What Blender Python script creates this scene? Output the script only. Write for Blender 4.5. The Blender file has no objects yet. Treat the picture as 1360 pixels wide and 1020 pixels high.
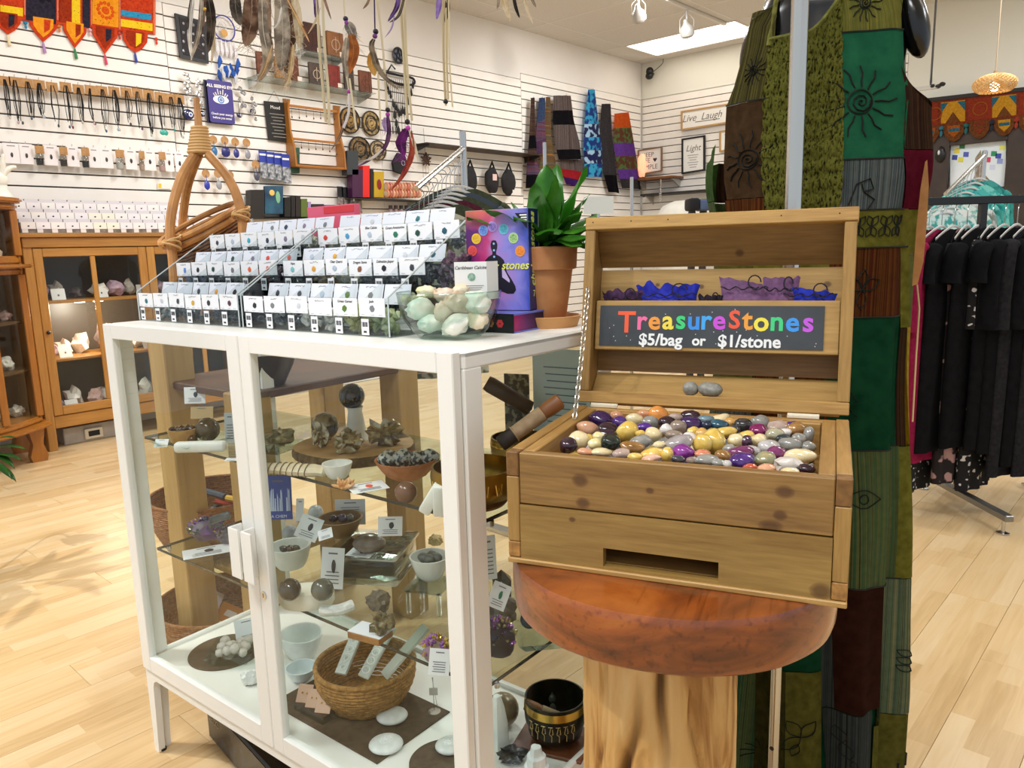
import bpy, bmesh, math, random
from mathutils import Vector, Matrix, Euler, noise
sc = bpy.context.scene
COL = sc.collection
PI = math.pi
R = math.radians
random.seed(7)

# ------------------------------------------------------------------ camera
FPX = 1021.0
CAMH = 1.36
_p, _r, _a = R(10.0), R(1.58), R(42.3)
_f0 = Vector((-math.sin(_a), math.cos(_a), 0)); _r0 = Vector((math.cos(_a), math.sin(_a), 0)); _u0 = Vector((0, 0, 1))
CD = _f0*math.cos(_p) - _u0*math.sin(_p)
_u1 = _u0*math.cos(_p) + _f0*math.sin(_p)
CR = _r0*math.cos(_r) - _u1*math.sin(_r)
CU = _u1*math.cos(_r) + _r0*math.sin(_r)
CC = Vector((0, 0, CAMH))
cam = bpy.data.cameras.new('camera')
cam.sensor_fit = 'HORIZONTAL'; cam.sensor_width = 36.0; cam.lens = 36.0*FPX/1360.0
cam.clip_start = 0.02; cam.clip_end = 100
camo = bpy.data.objects.new('camera', cam); COL.objects.link(camo)
camo.matrix_world = Matrix(((CR.x, CU.x, -CD.x, 0), (CR.y, CU.y, -CD.y, 0), (CR.z, CU.z, -CD.z, CAMH), (0, 0, 0, 1)))
sc.camera = camo

# ------------------------------------------------------------------ world, lights, exposure
w = bpy.data.worlds.new('world'); sc.world = w; w.use_nodes = True
w.node_tree.nodes['Background'].inputs[0].default_value = (0.82, 0.91, 1.0, 1)
w.node_tree.nodes['Background'].inputs[1].default_value = 0.66
sc.view_settings.view_transform = 'Standard'
sc.view_settings.look = 'None'
sc.view_settings.gamma = 1.0
sc.view_settings.use_curve_mapping = False
sc.view_settings.exposure = 0.16
ROOMZ = 4.03
def area(loc, sx, sy, power, col=(.93, .97, 1.0), rot=(0, 0, 0)):
    l = bpy.data.lights.new('troffer_light', 'AREA'); l.shape = 'RECTANGLE'; l.size = sx; l.size_y = sy
    l.energy = power; l.color = col
    o = bpy.data.objects.new('troffer_light', l); COL.objects.link(o); o.location = loc; o.rotation_euler = rot
    return o
def spot(loc, target, power, ang=50, size=.05, col=(1, .955, .89), blend=.6):
    l = bpy.data.lights.new('track_spot', 'SPOT'); l.energy = power; l.spot_size = R(ang); l.spot_blend = blend
    l.shadow_soft_size = size; l.color = col
    o = bpy.data.objects.new('track_spot', l); COL.objects.link(o); o.location = loc
    d = Vector(target) - Vector(loc); o.rotation_euler = d.to_track_quat('-Z', 'Y').to_euler()
    return o
for (lx, ly, pw_) in ((-3.4, -.6, 62), (-.2, -.6, 58), (-4.2, 3.4, 72), (-.6, 4.0, 42), (-4.6, 7.6, 62), (-.8, 8.2, 50), (2.4, 5.0, 40)):
    area((lx, ly, ROOMZ-.03), 1.2, .6, pw_)
spot((-1.95, -.95, 3.6), (-.75, 1.05, 1.0), 95, 30, .035)
spot((-3.6, 1.6, 3.8), (-6.65, 2.0, 1.9), 75, 80, .05)
spot((-3.6, 4.4, 3.8), (-6.65, 4.8, 2.0), 75, 80, .05)
spot((-3.8, 7.4, 3.8), (-6.65, 7.8, 2.1), 75, 80, .05)
spot((-4.5, -.8, 3.75), (-3.45, 1.0, 0), 330, 52, .03)
spot((.2, 3.4, 3.8), (.9, 2.6, 0), 18, 80, .05)

# ------------------------------------------------------------------ pixel -> world helpers (photo measured at 1360 x 1020)
def ray(x, y): return CD + CR*((x-680)/FPX) - CU*((y-510)/FPX)
def onz(x, y, z):
    r = ray(x, y); return CC + r*((z-CAMH)/r.z)
def onx(x, y, X):
    r = ray(x, y); return CC + r*((X-CC.x)/r.x)
def ony(x, y, Y):
    r = ray(x, y); return CC + r*((Y-CC.y)/r.y)
def depth(P): return (Vector(P)-CC).dot(CD)
def mpp(P): return depth(P)/FPX             # metres per photo pixel at P
class Frame:
    def __init__(s, o, ang):
        a = R(ang); s.o = Vector((o[0], o[1], 0)); s.ex = Vector((math.cos(a), math.sin(a), 0)); s.ey = Vector((-math.sin(a), math.cos(a), 0)); s.ang = a
    def w(s, x, y, z=0): return s.o + s.ex*x + s.ey*y + Vector((0, 0, z))
    def l(s, P): d = Vector(P)-s.o; return Vector((d.dot(s.ex), d.dot(s.ey), P[2]))
    def ony(s, px, py, y):
        r = ray(px, py); t = (y-(CC-s.o).dot(s.ey))/r.dot(s.ey); return CC+r*t
    def onx(s, px, py, x):
        r = ray(px, py); t = (x-(CC-s.o).dot(s.ex))/r.dot(s.ex); return CC+r*t

# ------------------------------------------------------------------ colours, materials
def lin(h):
    if isinstance(h, tuple): return h if len(h) == 4 else h+(1,)
    h = h.lstrip('#'); v = [int(h[i:i+2], 16)/255 for i in (0, 2, 4)]
    return tuple((c/12.92 if c <= .04045 else ((c+.055)/1.055)**2.4) for c in v)+(1,)
MATS = {}
def newmat(name):
    m = bpy.data.materials.new(name); m.use_nodes = True; nt = m.node_tree
    return m, nt, nt.nodes['Principled BSDF']
def N(nt, t, **kw):
    n = nt.nodes.new(t)
    for k, v in kw.items():
        if k.startswith('i_'):
            key = k[2:]; key = int(key) if key.isdigit() else key.replace('_', ' ')
            n.inputs[key].default_value = v
        else: setattr(n, k, v)
    return n
def ramp(nt, stops, fac):
    r = nt.nodes.new('ShaderNodeValToRGB'); e = r.color_ramp.elements
    while len(e) < len(stops): e.new(.5)
    for el, (p, c) in zip(e, stops): el.position = p; el.color = lin(c)
    nt.links.new(fac, r.inputs[0]); return r
def M(col, rough=.5, metal=0, col2=None, scale=8, bump=0, coat=0, trans=0, spec=.5, emit=0, alpha=1, sss=0, stretch=None, lo=.35, hi=.65, detail=4, objrand=0, bscale=None):
    """plain procedural material; col2 gives a noise mottling between two pigments"""
    key = (col, rough, metal, col2, scale, bump, coat, trans, spec, emit, alpha, sss, stretch, lo, hi, objrand, bscale)
    if key in MATS: return MATS[key]
    m, nt, b = newmat('mat'); MATS[key] = m
    b.inputs['Base Color'].default_value = lin(col); b.inputs['Roughness'].default_value = rough
    b.inputs['Metallic'].default_value = metal; b.inputs['Coat Weight'].default_value = coat; b.inputs['Coat Roughness'].default_value = .08
    b.inputs['Transmission Weight'].default_value = trans; b.inputs['Specular IOR Level'].default_value = spec
    b.inputs['Alpha'].default_value = alpha
    if sss: b.inputs['Subsurface Weight'].default_value = sss; b.inputs['Subsurface Radius'].default_value = (.02, .02, .02); b.inputs['Subsurface Scale'].default_value = .6
    if emit:
        b.inputs['Emission Color'].default_value = lin(col); b.inputs['Emission Strength'].default_value = emit
    if col2 or bump:
        tc = N(nt, 'ShaderNodeTexCoord'); mp = N(nt, 'ShaderNodeMapping')
        nt.links.new(tc.outputs['Object'], mp.inputs[0])
        if stretch: mp.inputs['Scale'].default_value = stretch
        if objrand:
            oi = N(nt, 'ShaderNodeObjectInfo'); ml = N(nt, 'ShaderNodeMath', operation='MULTIPLY'); ml.inputs[1].default_value = 37
            nt.links.new(oi.outputs['Random'], ml.inputs[0]); nt.links.new(ml.outputs[0], mp.inputs['Location'])
        nz = N(nt, 'ShaderNodeTexNoise'); nz.inputs['Scale'].default_value = scale; nz.inputs['Detail'].default_value = detail
        nt.links.new(mp.outputs[0], nz.inputs['Vector'])
        if col2:
            r = ramp(nt, ((lo, col), (hi, col2)), nz.outputs['Fac']); nt.links.new(r.outputs[0], b.inputs['Base Color'])
        if bump:
            n2 = nz
            if bscale:
                n2 = N(nt, 'ShaderNodeTexNoise'); n2.inputs['Scale'].default_value = bscale; nt.links.new(mp.outputs[0], n2.inputs['Vector'])
            bp = N(nt, 'ShaderNodeBump'); bp.inputs['Strength'].default_value = bump; bp.inputs['Distance'].default_value = .01
            nt.links.new(n2.outputs['Fac'], bp.inputs['Height']); nt.links.new(bp.outputs[0], b.inputs['Normal'])
    return m
def wood(light, dark, axis='x', scale=3.0, rough=.5, knots=0, coat=0, knotcol='#4a2a16', ring=18, contrast=(.3, .72), bump=.15, rnd=1, spots=()):
    key = ('wood', light, dark, axis, scale, rough, knots, coat, ring, spots)
    if key in MATS: return MATS[key]
    m, nt, b = newmat('wood'); MATS[key] = m
    tc = N(nt, 'ShaderNodeTexCoord'); mp = N(nt, 'ShaderNodeMapping'); nt.links.new(tc.outputs['Object'], mp.inputs[0])
    oi = N(nt, 'ShaderNodeObjectInfo'); ml = N(nt, 'ShaderNodeMath', operation='MULTIPLY'); ml.inputs[1].default_value = 23*rnd
    nt.links.new(oi.outputs['Random'], ml.inputs[0]); nt.links.new(ml.outputs[0], mp.inputs['Location'])
    s = {'x': (.08, 1, 1), 'y': (1, .08, 1), 'z': (1, 1, .08)}[axis]; mp.inputs['Scale'].default_value = s
    n1 = N(nt, 'ShaderNodeTexNoise', i_Scale=ring*scale/3, i_Detail=6.0, i_Roughness=.62, i_Distortion=.6); nt.links.new(mp.outputs[0], n1.inputs['Vector'])
    n2 = N(nt, 'ShaderNodeTexNoise', i_Scale=ring*scale*3.2, i_Detail=3.0); nt.links.new(mp.outputs[0], n2.inputs['Vector'])
    mx = N(nt, 'ShaderNodeMix', data_type='FLOAT'); mx.inputs[0].default_value = .35
    nt.links.new(n1.outputs['Fac'], mx.inputs[2]); nt.links.new(n2.outputs['Fac'], mx.inputs[3])
    r = ramp(nt, ((contrast[0], dark), (contrast[1], light)), mx.outputs[0]); out = r.outputs[0]
    if knots:
        mp2 = N(nt, 'ShaderNodeMapping'); nt.links.new(tc.outputs['Object'], mp2.inputs[0]); nt.links.new(ml.outputs[0], mp2.inputs['Location'])
        s2 = {'x': (.75, 1, 1), 'y': (1, .75, 1), 'z': (1, 1, .75)}[axis]; mp2.inputs['Scale'].default_value = s2
        v = N(nt, 'ShaderNodeTexVoronoi', i_Scale=knots); nt.links.new(mp2.outputs[0], v.inputs['Vector'])
        kr = ramp(nt, ((.06, '#ffffff'), (.11, '#000000')), v.outputs['Distance'])
        mk = N(nt, 'ShaderNodeMix', data_type='RGBA'); nt.links.new(kr.outputs[0], mk.inputs[0]); nt.links.new(out, mk.inputs[6]); mk.inputs[7].default_value = lin(knotcol)
        out = mk.outputs[2]
    for (sx_, sz_, sr_) in spots:      # knots of this board, at their own places in the board's x-z face
        sb = N(nt, 'ShaderNodeVectorMath', operation='SUBTRACT'); sb.inputs[1].default_value = (sx_, 0, sz_); nt.links.new(tc.outputs['Object'], sb.inputs[0])
        ms = N(nt, 'ShaderNodeVectorMath', operation='MULTIPLY'); ms.inputs[1].default_value = (.8, 0, 1); nt.links.new(sb.outputs[0], ms.inputs[0])
        ln_ = N(nt, 'ShaderNodeVectorMath', operation='LENGTH'); nt.links.new(ms.outputs[0], ln_.inputs[0])
        dv = N(nt, 'ShaderNodeMath', operation='MULTIPLY_ADD'); dv.inputs[1].default_value = .5/sr_; nt.links.new(ln_.outputs['Value'], dv.inputs[0])
        m5 = N(nt, 'ShaderNodeMath', operation='MULTIPLY_ADD'); m5.inputs[1].default_value = .5; m5.inputs[2].default_value = -.25; nt.links.new(n1.outputs['Fac'], m5.inputs[0]); nt.links.new(m5.outputs[0], dv.inputs[2])
        kr = ramp(nt, ((.28, '#e0e0e0'), (.46, '#b0b0b0'), (.56, '#404040'), (.9, '#000000')), dv.outputs[0])
        mk = N(nt, 'ShaderNodeMix', data_type='RGBA'); nt.links.new(kr.outputs[0], mk.inputs[0]); nt.links.new(out, mk.inputs[6]); mk.inputs[7].default_value = lin(knotcol); out = mk.outputs[2]
    nt.links.new(out, b.inputs['Base Color']); b.inputs['Roughness'].default_value = rough; b.inputs['Coat Weight'].default_value = coat
    if bump:
        bp = N(nt, 'ShaderNodeBump', i_Strength=bump, i_Distance=.004); nt.links.new(mx.outputs[0], bp.inputs['Height']); nt.links.new(bp.outputs[0], b.inputs['Normal'])
    return m
def glass(tint='#f4faf7', refl=1.0, key='pane', rough=.01):
    k = ('glass', tint, refl, key)
    if k in MATS: return MATS[k]
    m = bpy.data.materials.new('glass_'+key); m.use_nodes = True; nt = m.node_tree; nt.nodes.clear(); MATS[k] = m
    o = N(nt, 'ShaderNodeOutputMaterial'); t = N(nt, 'ShaderNodeBsdfTransparent'); g = N(nt, 'ShaderNodeBsdfGlossy')
    t.inputs[0].default_value = lin(tint); g.inputs['Roughness'].default_value = rough
    lw = N(nt, 'ShaderNodeLayerWeight', i_Blend=.5); pw = N(nt, 'ShaderNodeMath', operation='POWER'); pw.inputs[1].default_value = 4.0; nt.links.new(lw.outputs['Facing'], pw.inputs[0])
    ml = N(nt, 'ShaderNodeMath', operation='MULTIPLY_ADD', use_clamp=True); ml.inputs[1].default_value = .75*refl; ml.inputs[2].default_value = .035*refl; nt.links.new(pw.outputs[0], ml.inputs[0]); mx = N(nt, 'ShaderNodeMixShader')
    nt.links.new(ml.outputs[0], mx.inputs[0]); nt.links.new(t.outputs[0], mx.inputs[1]); nt.links.new(g.outputs[0], mx.inputs[2]); nt.links.new(mx.outputs[0], o.inputs[0])
    return m
def stripes(cols, freq, axis='x', rough=.9, wob=.12, noise_amt=.25):
    """woven stripe cloth: bands of the given colours running across one object axis"""
    k = ('stripe', cols, freq, axis, wob)
    if k in MATS: return MATS[k]
    m, nt, b = newmat('stripe'); MATS[k] = m
    at = N(nt, 'ShaderNodeAttribute', attribute_name='uvp') if axis in 'uv' else None
    tc = N(nt, 'ShaderNodeTexCoord'); sp = N(nt, 'ShaderNodeSeparateXYZ')
    nt.links.new(at.outputs['Vector'] if at else tc.outputs['Object'], sp.inputs[0])
    src = sp.outputs[{'x': 0, 'y': 1, 'z': 2, 'u': 0, 'v': 1}[axis]]
    cm = N(nt, 'ShaderNodeCombineXYZ'); nt.links.new(src, cm.inputs[0])
    wn = N(nt, 'ShaderNodeTexNoise', noise_dimensions='1D', i_Scale=freq, i_Detail=5.0, i_Roughness=.8); nt.links.new(src, wn.inputs['W'])
    n = len(cols); r = ramp(nt, tuple((.25+.5*i/n, c) for i, c in enumerate(cols)), wn.outputs['Fac']); r.color_ramp.interpolation = 'LINEAR'
    nz = N(nt, 'ShaderNodeTexNoise', i_Scale=60.0, i_Detail=3.0); nt.links.new(tc.outputs['Object'], nz.inputs['Vector'])
    mx = N(nt, 'ShaderNodeMix', data_type='RGBA', blend_type='OVERLAY'); mx.inputs[0].default_value = noise_amt
    nt.links.new(r.outputs[0], mx.inputs[6]); nt.links.new(nz.outputs['Fac'], mx.inputs[7]); nt.links.new(mx.outputs[2], b.inputs['Base Color'])
    b.inputs['Roughness'].default_value = rough; b.inputs['Specular IOR Level'].default_value = .15
    return m

# ------------------------------------------------------------------ mesh builder
class MB:
    def __init__(s): s.bm = bmesh.new(); s.uv = None
    def _t(s, verts, mat):
        if mat is not None: bmesh.ops.transform(s.bm, matrix=mat, verts=verts)
    def box(s, x0, x1, y0, y1, z0, z1, bev=0, mat=None, seg=1):
        v = [s.bm.verts.new(p) for p in ((x0,y0,z0),(x1,y0,z0),(x1,y1,z0),(x0,y1,z0),(x0,y0,z1),(x1,y0,z1),(x1,y1,z1),(x0,y1,z1))]
        fs = [s.bm.faces.new([v[i] for i in q]) for q in ((0,3,2,1),(4,5,6,7),(0,1,5,4),(1,2,6,5),(2,3,7,6),(3,0,4,7))]
        if bev:
            es = list({e for f in fs for e in f.edges})
            r = bmesh.ops.bevel(s.bm, geom=es, offset=bev, segments=seg, affect='EDGES', profile=.5)
            v = list({x for f in r['faces'] for x in f.verts} | {x for x in v if x.is_valid})
        s._t(v, mat); return s
    def boxc(s, c, d, bev=0, mat=None): return s.box(c[0]-d[0]/2, c[0]+d[0]/2, c[1]-d[1]/2, c[1]+d[1]/2, c[2]-d[2]/2, c[2]+d[2]/2, bev, mat)
    def prism(s, pts, a0, a1, axis='z', mat=None, bev=0):
        """outline pts (2D, ccw) extruded along axis from a0 to a1"""
        def p(q, a): return {'z': (q[0], q[1], a), 'y': (q[0], a, q[1]), 'x': (a, q[0], q[1])}[axis]
        A = [s.bm.verts.new(p(q, a0)) for q in pts]; B = [s.bm.verts.new(p(q, a1)) for q in pts]; n = len(pts)
        fs = [s.bm.faces.new(A[::-1]), s.bm.faces.new(B)]
        fs += [s.bm.faces.new((A[i], A[(i+1) % n], B[(i+1) % n], B[i])) for i in range(n)]
        bmesh.ops.recalc_face_normals(s.bm, faces=fs); v = A+B
        if bev:
            es = list(fs[0].edges)+list(fs[1].edges)
            r = bmesh.ops.bevel(s.bm, geom=es, offset=bev, segments=2, affect='EDGES')
            v = list({x for f in r['faces'] for x in f.verts} | {x for x in v if x.is_valid})
        s._t(v, mat); return s
    def lathe(s, prof, n=24, mat=None, closed=False, wob=None):
        rings = []
        for (r, z) in prof:
            if r < 1e-6: rings.append([s.bm.verts.new((0, 0, z))])
            else: rings.append([s.bm.verts.new((r*(wob(2*PI*i/n) if wob else 1)*math.cos(2*PI*i/n), r*(wob(2*PI*i/n) if wob else 1)*math.sin(2*PI*i/n), z)) for i in range(n)])
        prs = list(zip(rings, rings[1:]))
        if closed: prs.append((rings[-1], rings[0]))
        for A, B in prs:
            for i in range(n):
                j = (i+1) % n
                if len(A) == 1 and len(B) == 1: continue
                if len(A) == 1: s.bm.faces.new((A[0], B[j], B[i]))
                elif len(B) == 1: s.bm.faces.new((A[i], A[j], B[0]))
                else: s.bm.faces.new((A[i], A[j], B[j], B[i]))
        s._t([v for r in rings for v in r], mat); return s
    def tube(s, pts, r, n=8, closed=False, flat=None, cap=True, up=None):
        """sweep; r number or list; flat=(a,b) makes an elliptical section"""
        pts = [Vector(p) for p in pts]; m = len(pts); rings = []; prev = None
        for i, p in enumerate(pts):
            if closed: t = pts[(i+1) % m]-pts[i-1]
            else: t = pts[min(i+1, m-1)]-pts[max(i-1, 0)]
            if t.length < 1e-9: t = Vector((0, 0, 1))
            t.normalize()
            if prev is None:
                u = Vector(up) if up else (Vector((0, 0, 1)) if abs(t.z) < .9 else Vector((1, 0, 0)))
                a = t.cross(u); a.normalize()
            else:
                a = prev-t*prev.dot(t)
                if a.length < 1e-6: a = t.orthogonal()
                a.normalize()
            prev = a; b = t.cross(a); rr = r[i] if isinstance(r, (list, tuple)) else r
            fa, fb = flat or (1, 1)
            rings.append([s.bm.verts.new(p+a*(math.cos(2*PI*k/n)*rr*fa)+b*(math.sin(2*PI*k/n)*rr*fb)) for k in range(n)])
        prs = list(zip(rings, rings[1:]))
        if closed: prs.append((rings[-1], rings[0]))
        for A, B in prs:
            for k in range(n): s.bm.faces.new((A[k], A[(k+1) % n], B[(k+1) % n], B[k]))
        if cap and not closed: s.bm.faces.new(rings[0][::-1]); s.bm.faces.new(rings[-1])
        return s
    def cyl(s, a, b, r0, r1=None, n=16): return s.tube([a, b], [r0, r0 if r1 is None else r1], n)
    def ball(s, c, r, sub=2, rot=None, nz=0, nf=2.0, seed=0, facet=0, squash=None):
        r = (r, r, r) if not isinstance(r, (tuple, list)) else r
        g = bmesh.ops.create_icosphere(s.bm, subdivisions=sub, radius=1.0); v = g['verts']
        off = Vector((seed*3.17, seed*1.31, seed*7.7)); E = Euler(rot).to_matrix() if rot else None
        for x in v:
            d = x.co.copy()
            if nz: d *= 1+nz*noise.noise(d*nf+off)+nz*.5*noise.noise(d*nf*2.3+off)
            if facet: d *= 1+facet*(noise.cell(d*nf*1.7+off)-.5)
            if squash: d.z = max(d.z, -squash)
            d = Vector((d.x*r[0], d.y*r[1], d.z*r[2]))
            if E: d = E @ d
            x.co = d+Vector(c)
        return s
    def grid(s, fn, nu, nv, cu=False):
        V = [[s.bm.verts.new(fn(i/nu, j/nv)) for j in range(nv+1)] for i in range(nu if cu else nu+1)]
        L = len(V)
        for i in range(nu):
            for j in range(nv):
                try: s.bm.faces.new((V[i][j], V[(i+1) % L][j], V[(i+1) % L][j+1], V[i][j+1]))
                except ValueError: pass
        return s
    def poly(s, pts):
        s.bm.faces.new([s.bm.verts.new(p) for p in pts]); return s
    def thicken(s, t):
        bmesh.ops.solidify(s.bm, geom=list(s.bm.faces), thickness=t); return s
    def build(s, name, mat, parent=None, smooth=True, ang=35, kind=None, mat4=None):
        me = bpy.data.meshes.new(name)
        if mat4 is not None: bmesh.ops.transform(s.bm, matrix=mat4, verts=list(s.bm.verts))
        s.bm.to_mesh(me); s.bm.free()
        if smooth and len(me.polygons):
            me.polygons.foreach_set('use_smooth', [True]*len(me.polygons)); me.set_sharp_from_angle(angle=R(ang))
        if mat: me.materials.append(mat)
        o = bpy.data.objects.new(name, me); COL.objects.link(o)
        if parent is not None: o.parent = parent
        if kind: o['kind'] = kind
        return o
def tag(o, label, cat, group=None):
    o['label'] = label; o['category'] = cat
    if group: o['group'] = group
    return o
def thing(name, label, cat, loc=(0, 0, 0), rz=0, group=None, rot=None):
    o = bpy.data.objects.new(name, None); COL.objects.link(o); o.empty_display_size = .05
    o.location = loc; o.rotation_euler = rot if rot else (0, 0, rz)
    return tag(o, label, cat, group)
def struct(name, mb, mat, parent=None, **k):
    o = mb.build(name, mat, parent, **k)
    if parent is None: o['kind'] = 'structure'
    return o
def copyobj(o, parent=None):
    c = o.copy(); COL.objects.link(c)
    if parent is not None: c.parent = parent
    return c
def dup(root, loc=None, rz=None, label=None, group=None, mats=None):
    r = root.copy(); COL.objects.link(r)
    if loc is not None: r.location = loc
    if rz is not None: r.rotation_euler = (0, 0, rz)
    if label: r['label'] = label
    if group: r['group'] = group
    for ch in list(root.children):
        c = copyobj(ch, r)
        for g in list(ch.children): copyobj(g, c)
    return r
FONT_CACHE = {}
def text(name, s, size, mat, parent, loc=(0, 0, 0), rot=(PI/2, 0, 0), ext=.0006, align='CENTER', shear=0, bold=0, mat4=None):
    """lettering as a mesh; default stands upright in the XZ plane and reads from -Y"""
    c = bpy.data.curves.new(name, 'FONT'); c.body = s; c.size = size; c.extrude = ext; c.align_x = align; c.align_y = 'CENTER'; c.shear = shear; c.offset = bold; c.resolution_u = 3
    t = bpy.data.objects.new('tmp', c); COL.objects.link(t)
    dg = bpy.context.evaluated_depsgraph_get(); me = bpy.data.meshes.new_from_object(t.evaluated_get(dg))
    bpy.data.objects.remove(t); bpy.data.curves.remove(c)
    me.materials.clear(); me.materials.append(mat)
    o = bpy.data.objects.new(name, me); COL.objects.link(o); o.parent = parent; o.location = loc; o.rotation_euler = rot
    return o
def T(x, y, z): return Matrix.Translation((x, y, z))
def RX(a): return Matrix.Rotation(a, 4, 'X')
def RY(a): return Matrix.Rotation(a, 4, 'Y')
def RZ(a): return Matrix.Rotation(a, 4, 'Z')
def bez(p0, p1, p2, n=8):
    p0, p1, p2 = Vector(p0), Vector(p1), Vector(p2)
    return [p0*(1-t)**2+p1*2*t*(1-t)+p2*t*t for t in (i/n for i in range(n+1))]
def catm(P, n=6):
    P = [Vector(p) for p in P]; out = []
    for i in range(len(P)-1):
        a, b, c, d = P[max(i-1, 0)], P[i], P[i+1], P[min(i+2, len(P)-1)]
        for k in range(n):
            t = k/n; out.append(.5*((2*b)+(c-a)*t+(2*a-5*b+4*c-d)*t*t+(3*b-a-3*c+d)*t**3))
    out.append(P[-1]); return out
ORD = ['first', 'second', 'third', 'fourth', 'fifth', 'sixth', 'seventh', 'eighth', 'ninth', 'tenth', 'eleventh', 'twelfth', 'thirteenth', 'fourteenth', 'fifteenth', 'sixteenth', 'seventeenth', 'eighteenth', 'nineteenth', 'twentieth', 'twenty-first', 'twenty-second', 'twenty-third', 'twenty-fourth', 'twenty-fifth', 'twenty-sixth']
def bn(sz): return max(2, int(sz))
WHITE = M('#f3f1ea', .35); BLACK = M('#0d0d0e', .5); CHROME = M('#c9c9c9', .18, 1); PAPER = M('#f2f1f3', .7); INK = M('#2a2a2e', .7)
KRAFT = M('#b98d5c', .8, col2='#a87b4b', scale=40)
# ------------------------------------------------------------------ the room shell
XW, YW = -6.65, 10.40
wallm = M('#ebe5df', .75, col2='#e7e1da', scale=2); backm = M('#e2e0d4', .8)
mb = MB(); mb.box(XW-.2, XW-.03, -2.0, YW+.2, 0, ROOMZ); wl = struct('wall_left', mb, wallm)
mb = MB(); mb.box(XW-.2, 4.4, YW+.03, YW+.2, 0, ROOMZ); wb = struct('wall_back', mb, backm)
# slats: the grooved panels of the two walls, every slat one piece
SP, GR = .1016, .011
slatm = M('#f2ece4', .45, col2='#eee7de', scale=5)
def slat_mesh(L):
    mb = MB(); mb.box(0, .022, 0, L, 0, SP-GR, bev=.0015)
    return mb
def panel(x, y0, L, z0, n, parent, rz=0):
    first = None
    for i in range(n):
        z = z0+i*SP
        if first is None:
            first = slat_mesh(L).build('slat', slatm, parent); o = first
        else: o = copyobj(first, parent)
        o.location = (x, y0, z); o.rotation_euler = (0, 0, rz)
# dark groove backing behind the slats
gm = M('#3a332c', .8)
mb = MB(); mb.box(XW-.028, XW-.022, -1.9, YW-.02, .1, 3.43); struct('groove_backing', mb, gm, wl)
mb = MB(); mb.box(XW+.0, XW+3.7, YW+.022, YW+.028, .1, 3.5); struct('groove_backing', mb, gm, wb)
NSL = 33
for y0, L, zt in ((-1.9, 1.785, 3.448), (-.11, 1.62, 3.448), (1.515, 1.63, 3.448), (3.15, 2.21, 3.443), (5.365, 2.26, 3.443), (7.63, 2.73, 3.515)):
    panel(XW-.022, y0, L, zt-SP*NSL, NSL, wl)
panel(XW+.01, YW+.022, 3.7, 3.515-SP*NSL, NSL, wb, -PI/2)
mb = MB(); mb.box(XW-.028, XW-.012, -1.9, 7.629, 3.442, ROOMZ); mb.box(XW-.028, XW-.012, 7.629, YW, 3.514, ROOMZ); struct('plain_wall_band', mb, wallm, wl)
mb = MB(); mb.box(XW-.02, 4.4, YW+.012, YW+.03, 3.52, ROOMZ); struct('plain_wall_band', mb, backm, wb)
mb = MB(); mb.box(XW+3.712, 4.4, YW+.012, YW+.03, 0, 3.52); struct('plain_wall_panel', mb, backm, wb)
mb = MB(); mb.box(XW-.022, XW-.008, -1.9, YW, 0, .1, bev=.003); struct('baseboard_left', mb, WHITE)
mb = MB(); mb.box(XW, 4.4, YW+.0, YW+.03, 0, .1, bev=.003); struct('baseboard_back', mb, WHITE)

# floor: beech laminate boards laid along the left wall
mb = MB(); mb.box(XW-.2, 4.4, -2.0, YW+.2, -.1, -.008); fl = struct('floor', mb, M('#8a6a45', .8))
def laminate():
    m, nt, b = newmat('laminate')
    tc = N(nt, 'ShaderNodeTexCoord'); oi = N(nt, 'ShaderNodeObjectInfo')
    ml = N(nt, 'ShaderNodeMath', operation='MULTIPLY'); ml.inputs[1].default_value = 57; nt.links.new(oi.outputs['Random'], ml.inputs[0])
    # three printed strips per board, each cut into short lengths
    mp = N(nt, 'ShaderNodeMapping'); mp.inputs['Rotation'].default_value = (0, 0, PI/2); nt.links.new(tc.outputs['Object'], mp.inputs[0])
    br = N(nt, 'ShaderNodeTexBrick', i_Scale=1.0); br.offset = .37; br.inputs['Brick Width'].default_value = .43; br.inputs['Row Height'].default_value = .0645
    br.inputs['Mortar Size'].default_value = .0006; br.inputs['Color1'].default_value = (0, 0, 0, 1); br.inputs['Color2'].default_value = (1, 1, 1, 1); br.inputs['Mortar'].default_value = (.3, .3, .3, 1)
    ad = N(nt, 'ShaderNodeVectorMath', operation='ADD'); cx = N(nt, 'ShaderNodeCombineXYZ'); nt.links.new(ml.outputs[0], cx.inputs[0])
    nt.links.new(mp.outputs[0], ad.inputs[0]); nt.links.new(cx.outputs[0], ad.inputs[1]); nt.links.new(ad.outputs[0], br.inputs['Vector'])
    mp2 = N(nt, 'ShaderNodeMapping'); mp2.inputs['Scale'].default_value = (1, .07, 1); nt.links.new(tc.outputs['Object'], mp2.inputs[0]); nt.links.new(ml.outputs[0], mp2.inputs['Location'])
    n1 = N(nt, 'ShaderNodeTexNoise', i_Scale=42.0, i_Detail=6.0, i_Distortion=1.0); nt.links.new(mp2.outputs[0], n1.inputs['Vector'])
    a1 = N(nt, 'ShaderNodeMath', operation='MULTIPLY'); a1.inputs[1].default_value = .42; nt.links.new(br.outputs['Color'], a1.inputs[0])
    a2 = N(nt, 'ShaderNodeMath', operation='MULTIPLY_ADD'); a2.inputs[1].default_value = .6; nt.links.new(n1.outputs['Fac'], a2.inputs[0]); nt.links.new(a1.outputs[0], a2.inputs[2])
    r = ramp(nt, ((.15, '#bf9c6a'), (.45, '#d6b685'), (.85, '#e2c9a0')), a2.outputs[0]); nt.links.new(r.outputs[0], b.inputs['Base Color'])
    b.inputs['Roughness'].default_value = .33
    return m
lam = laminate()
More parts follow.
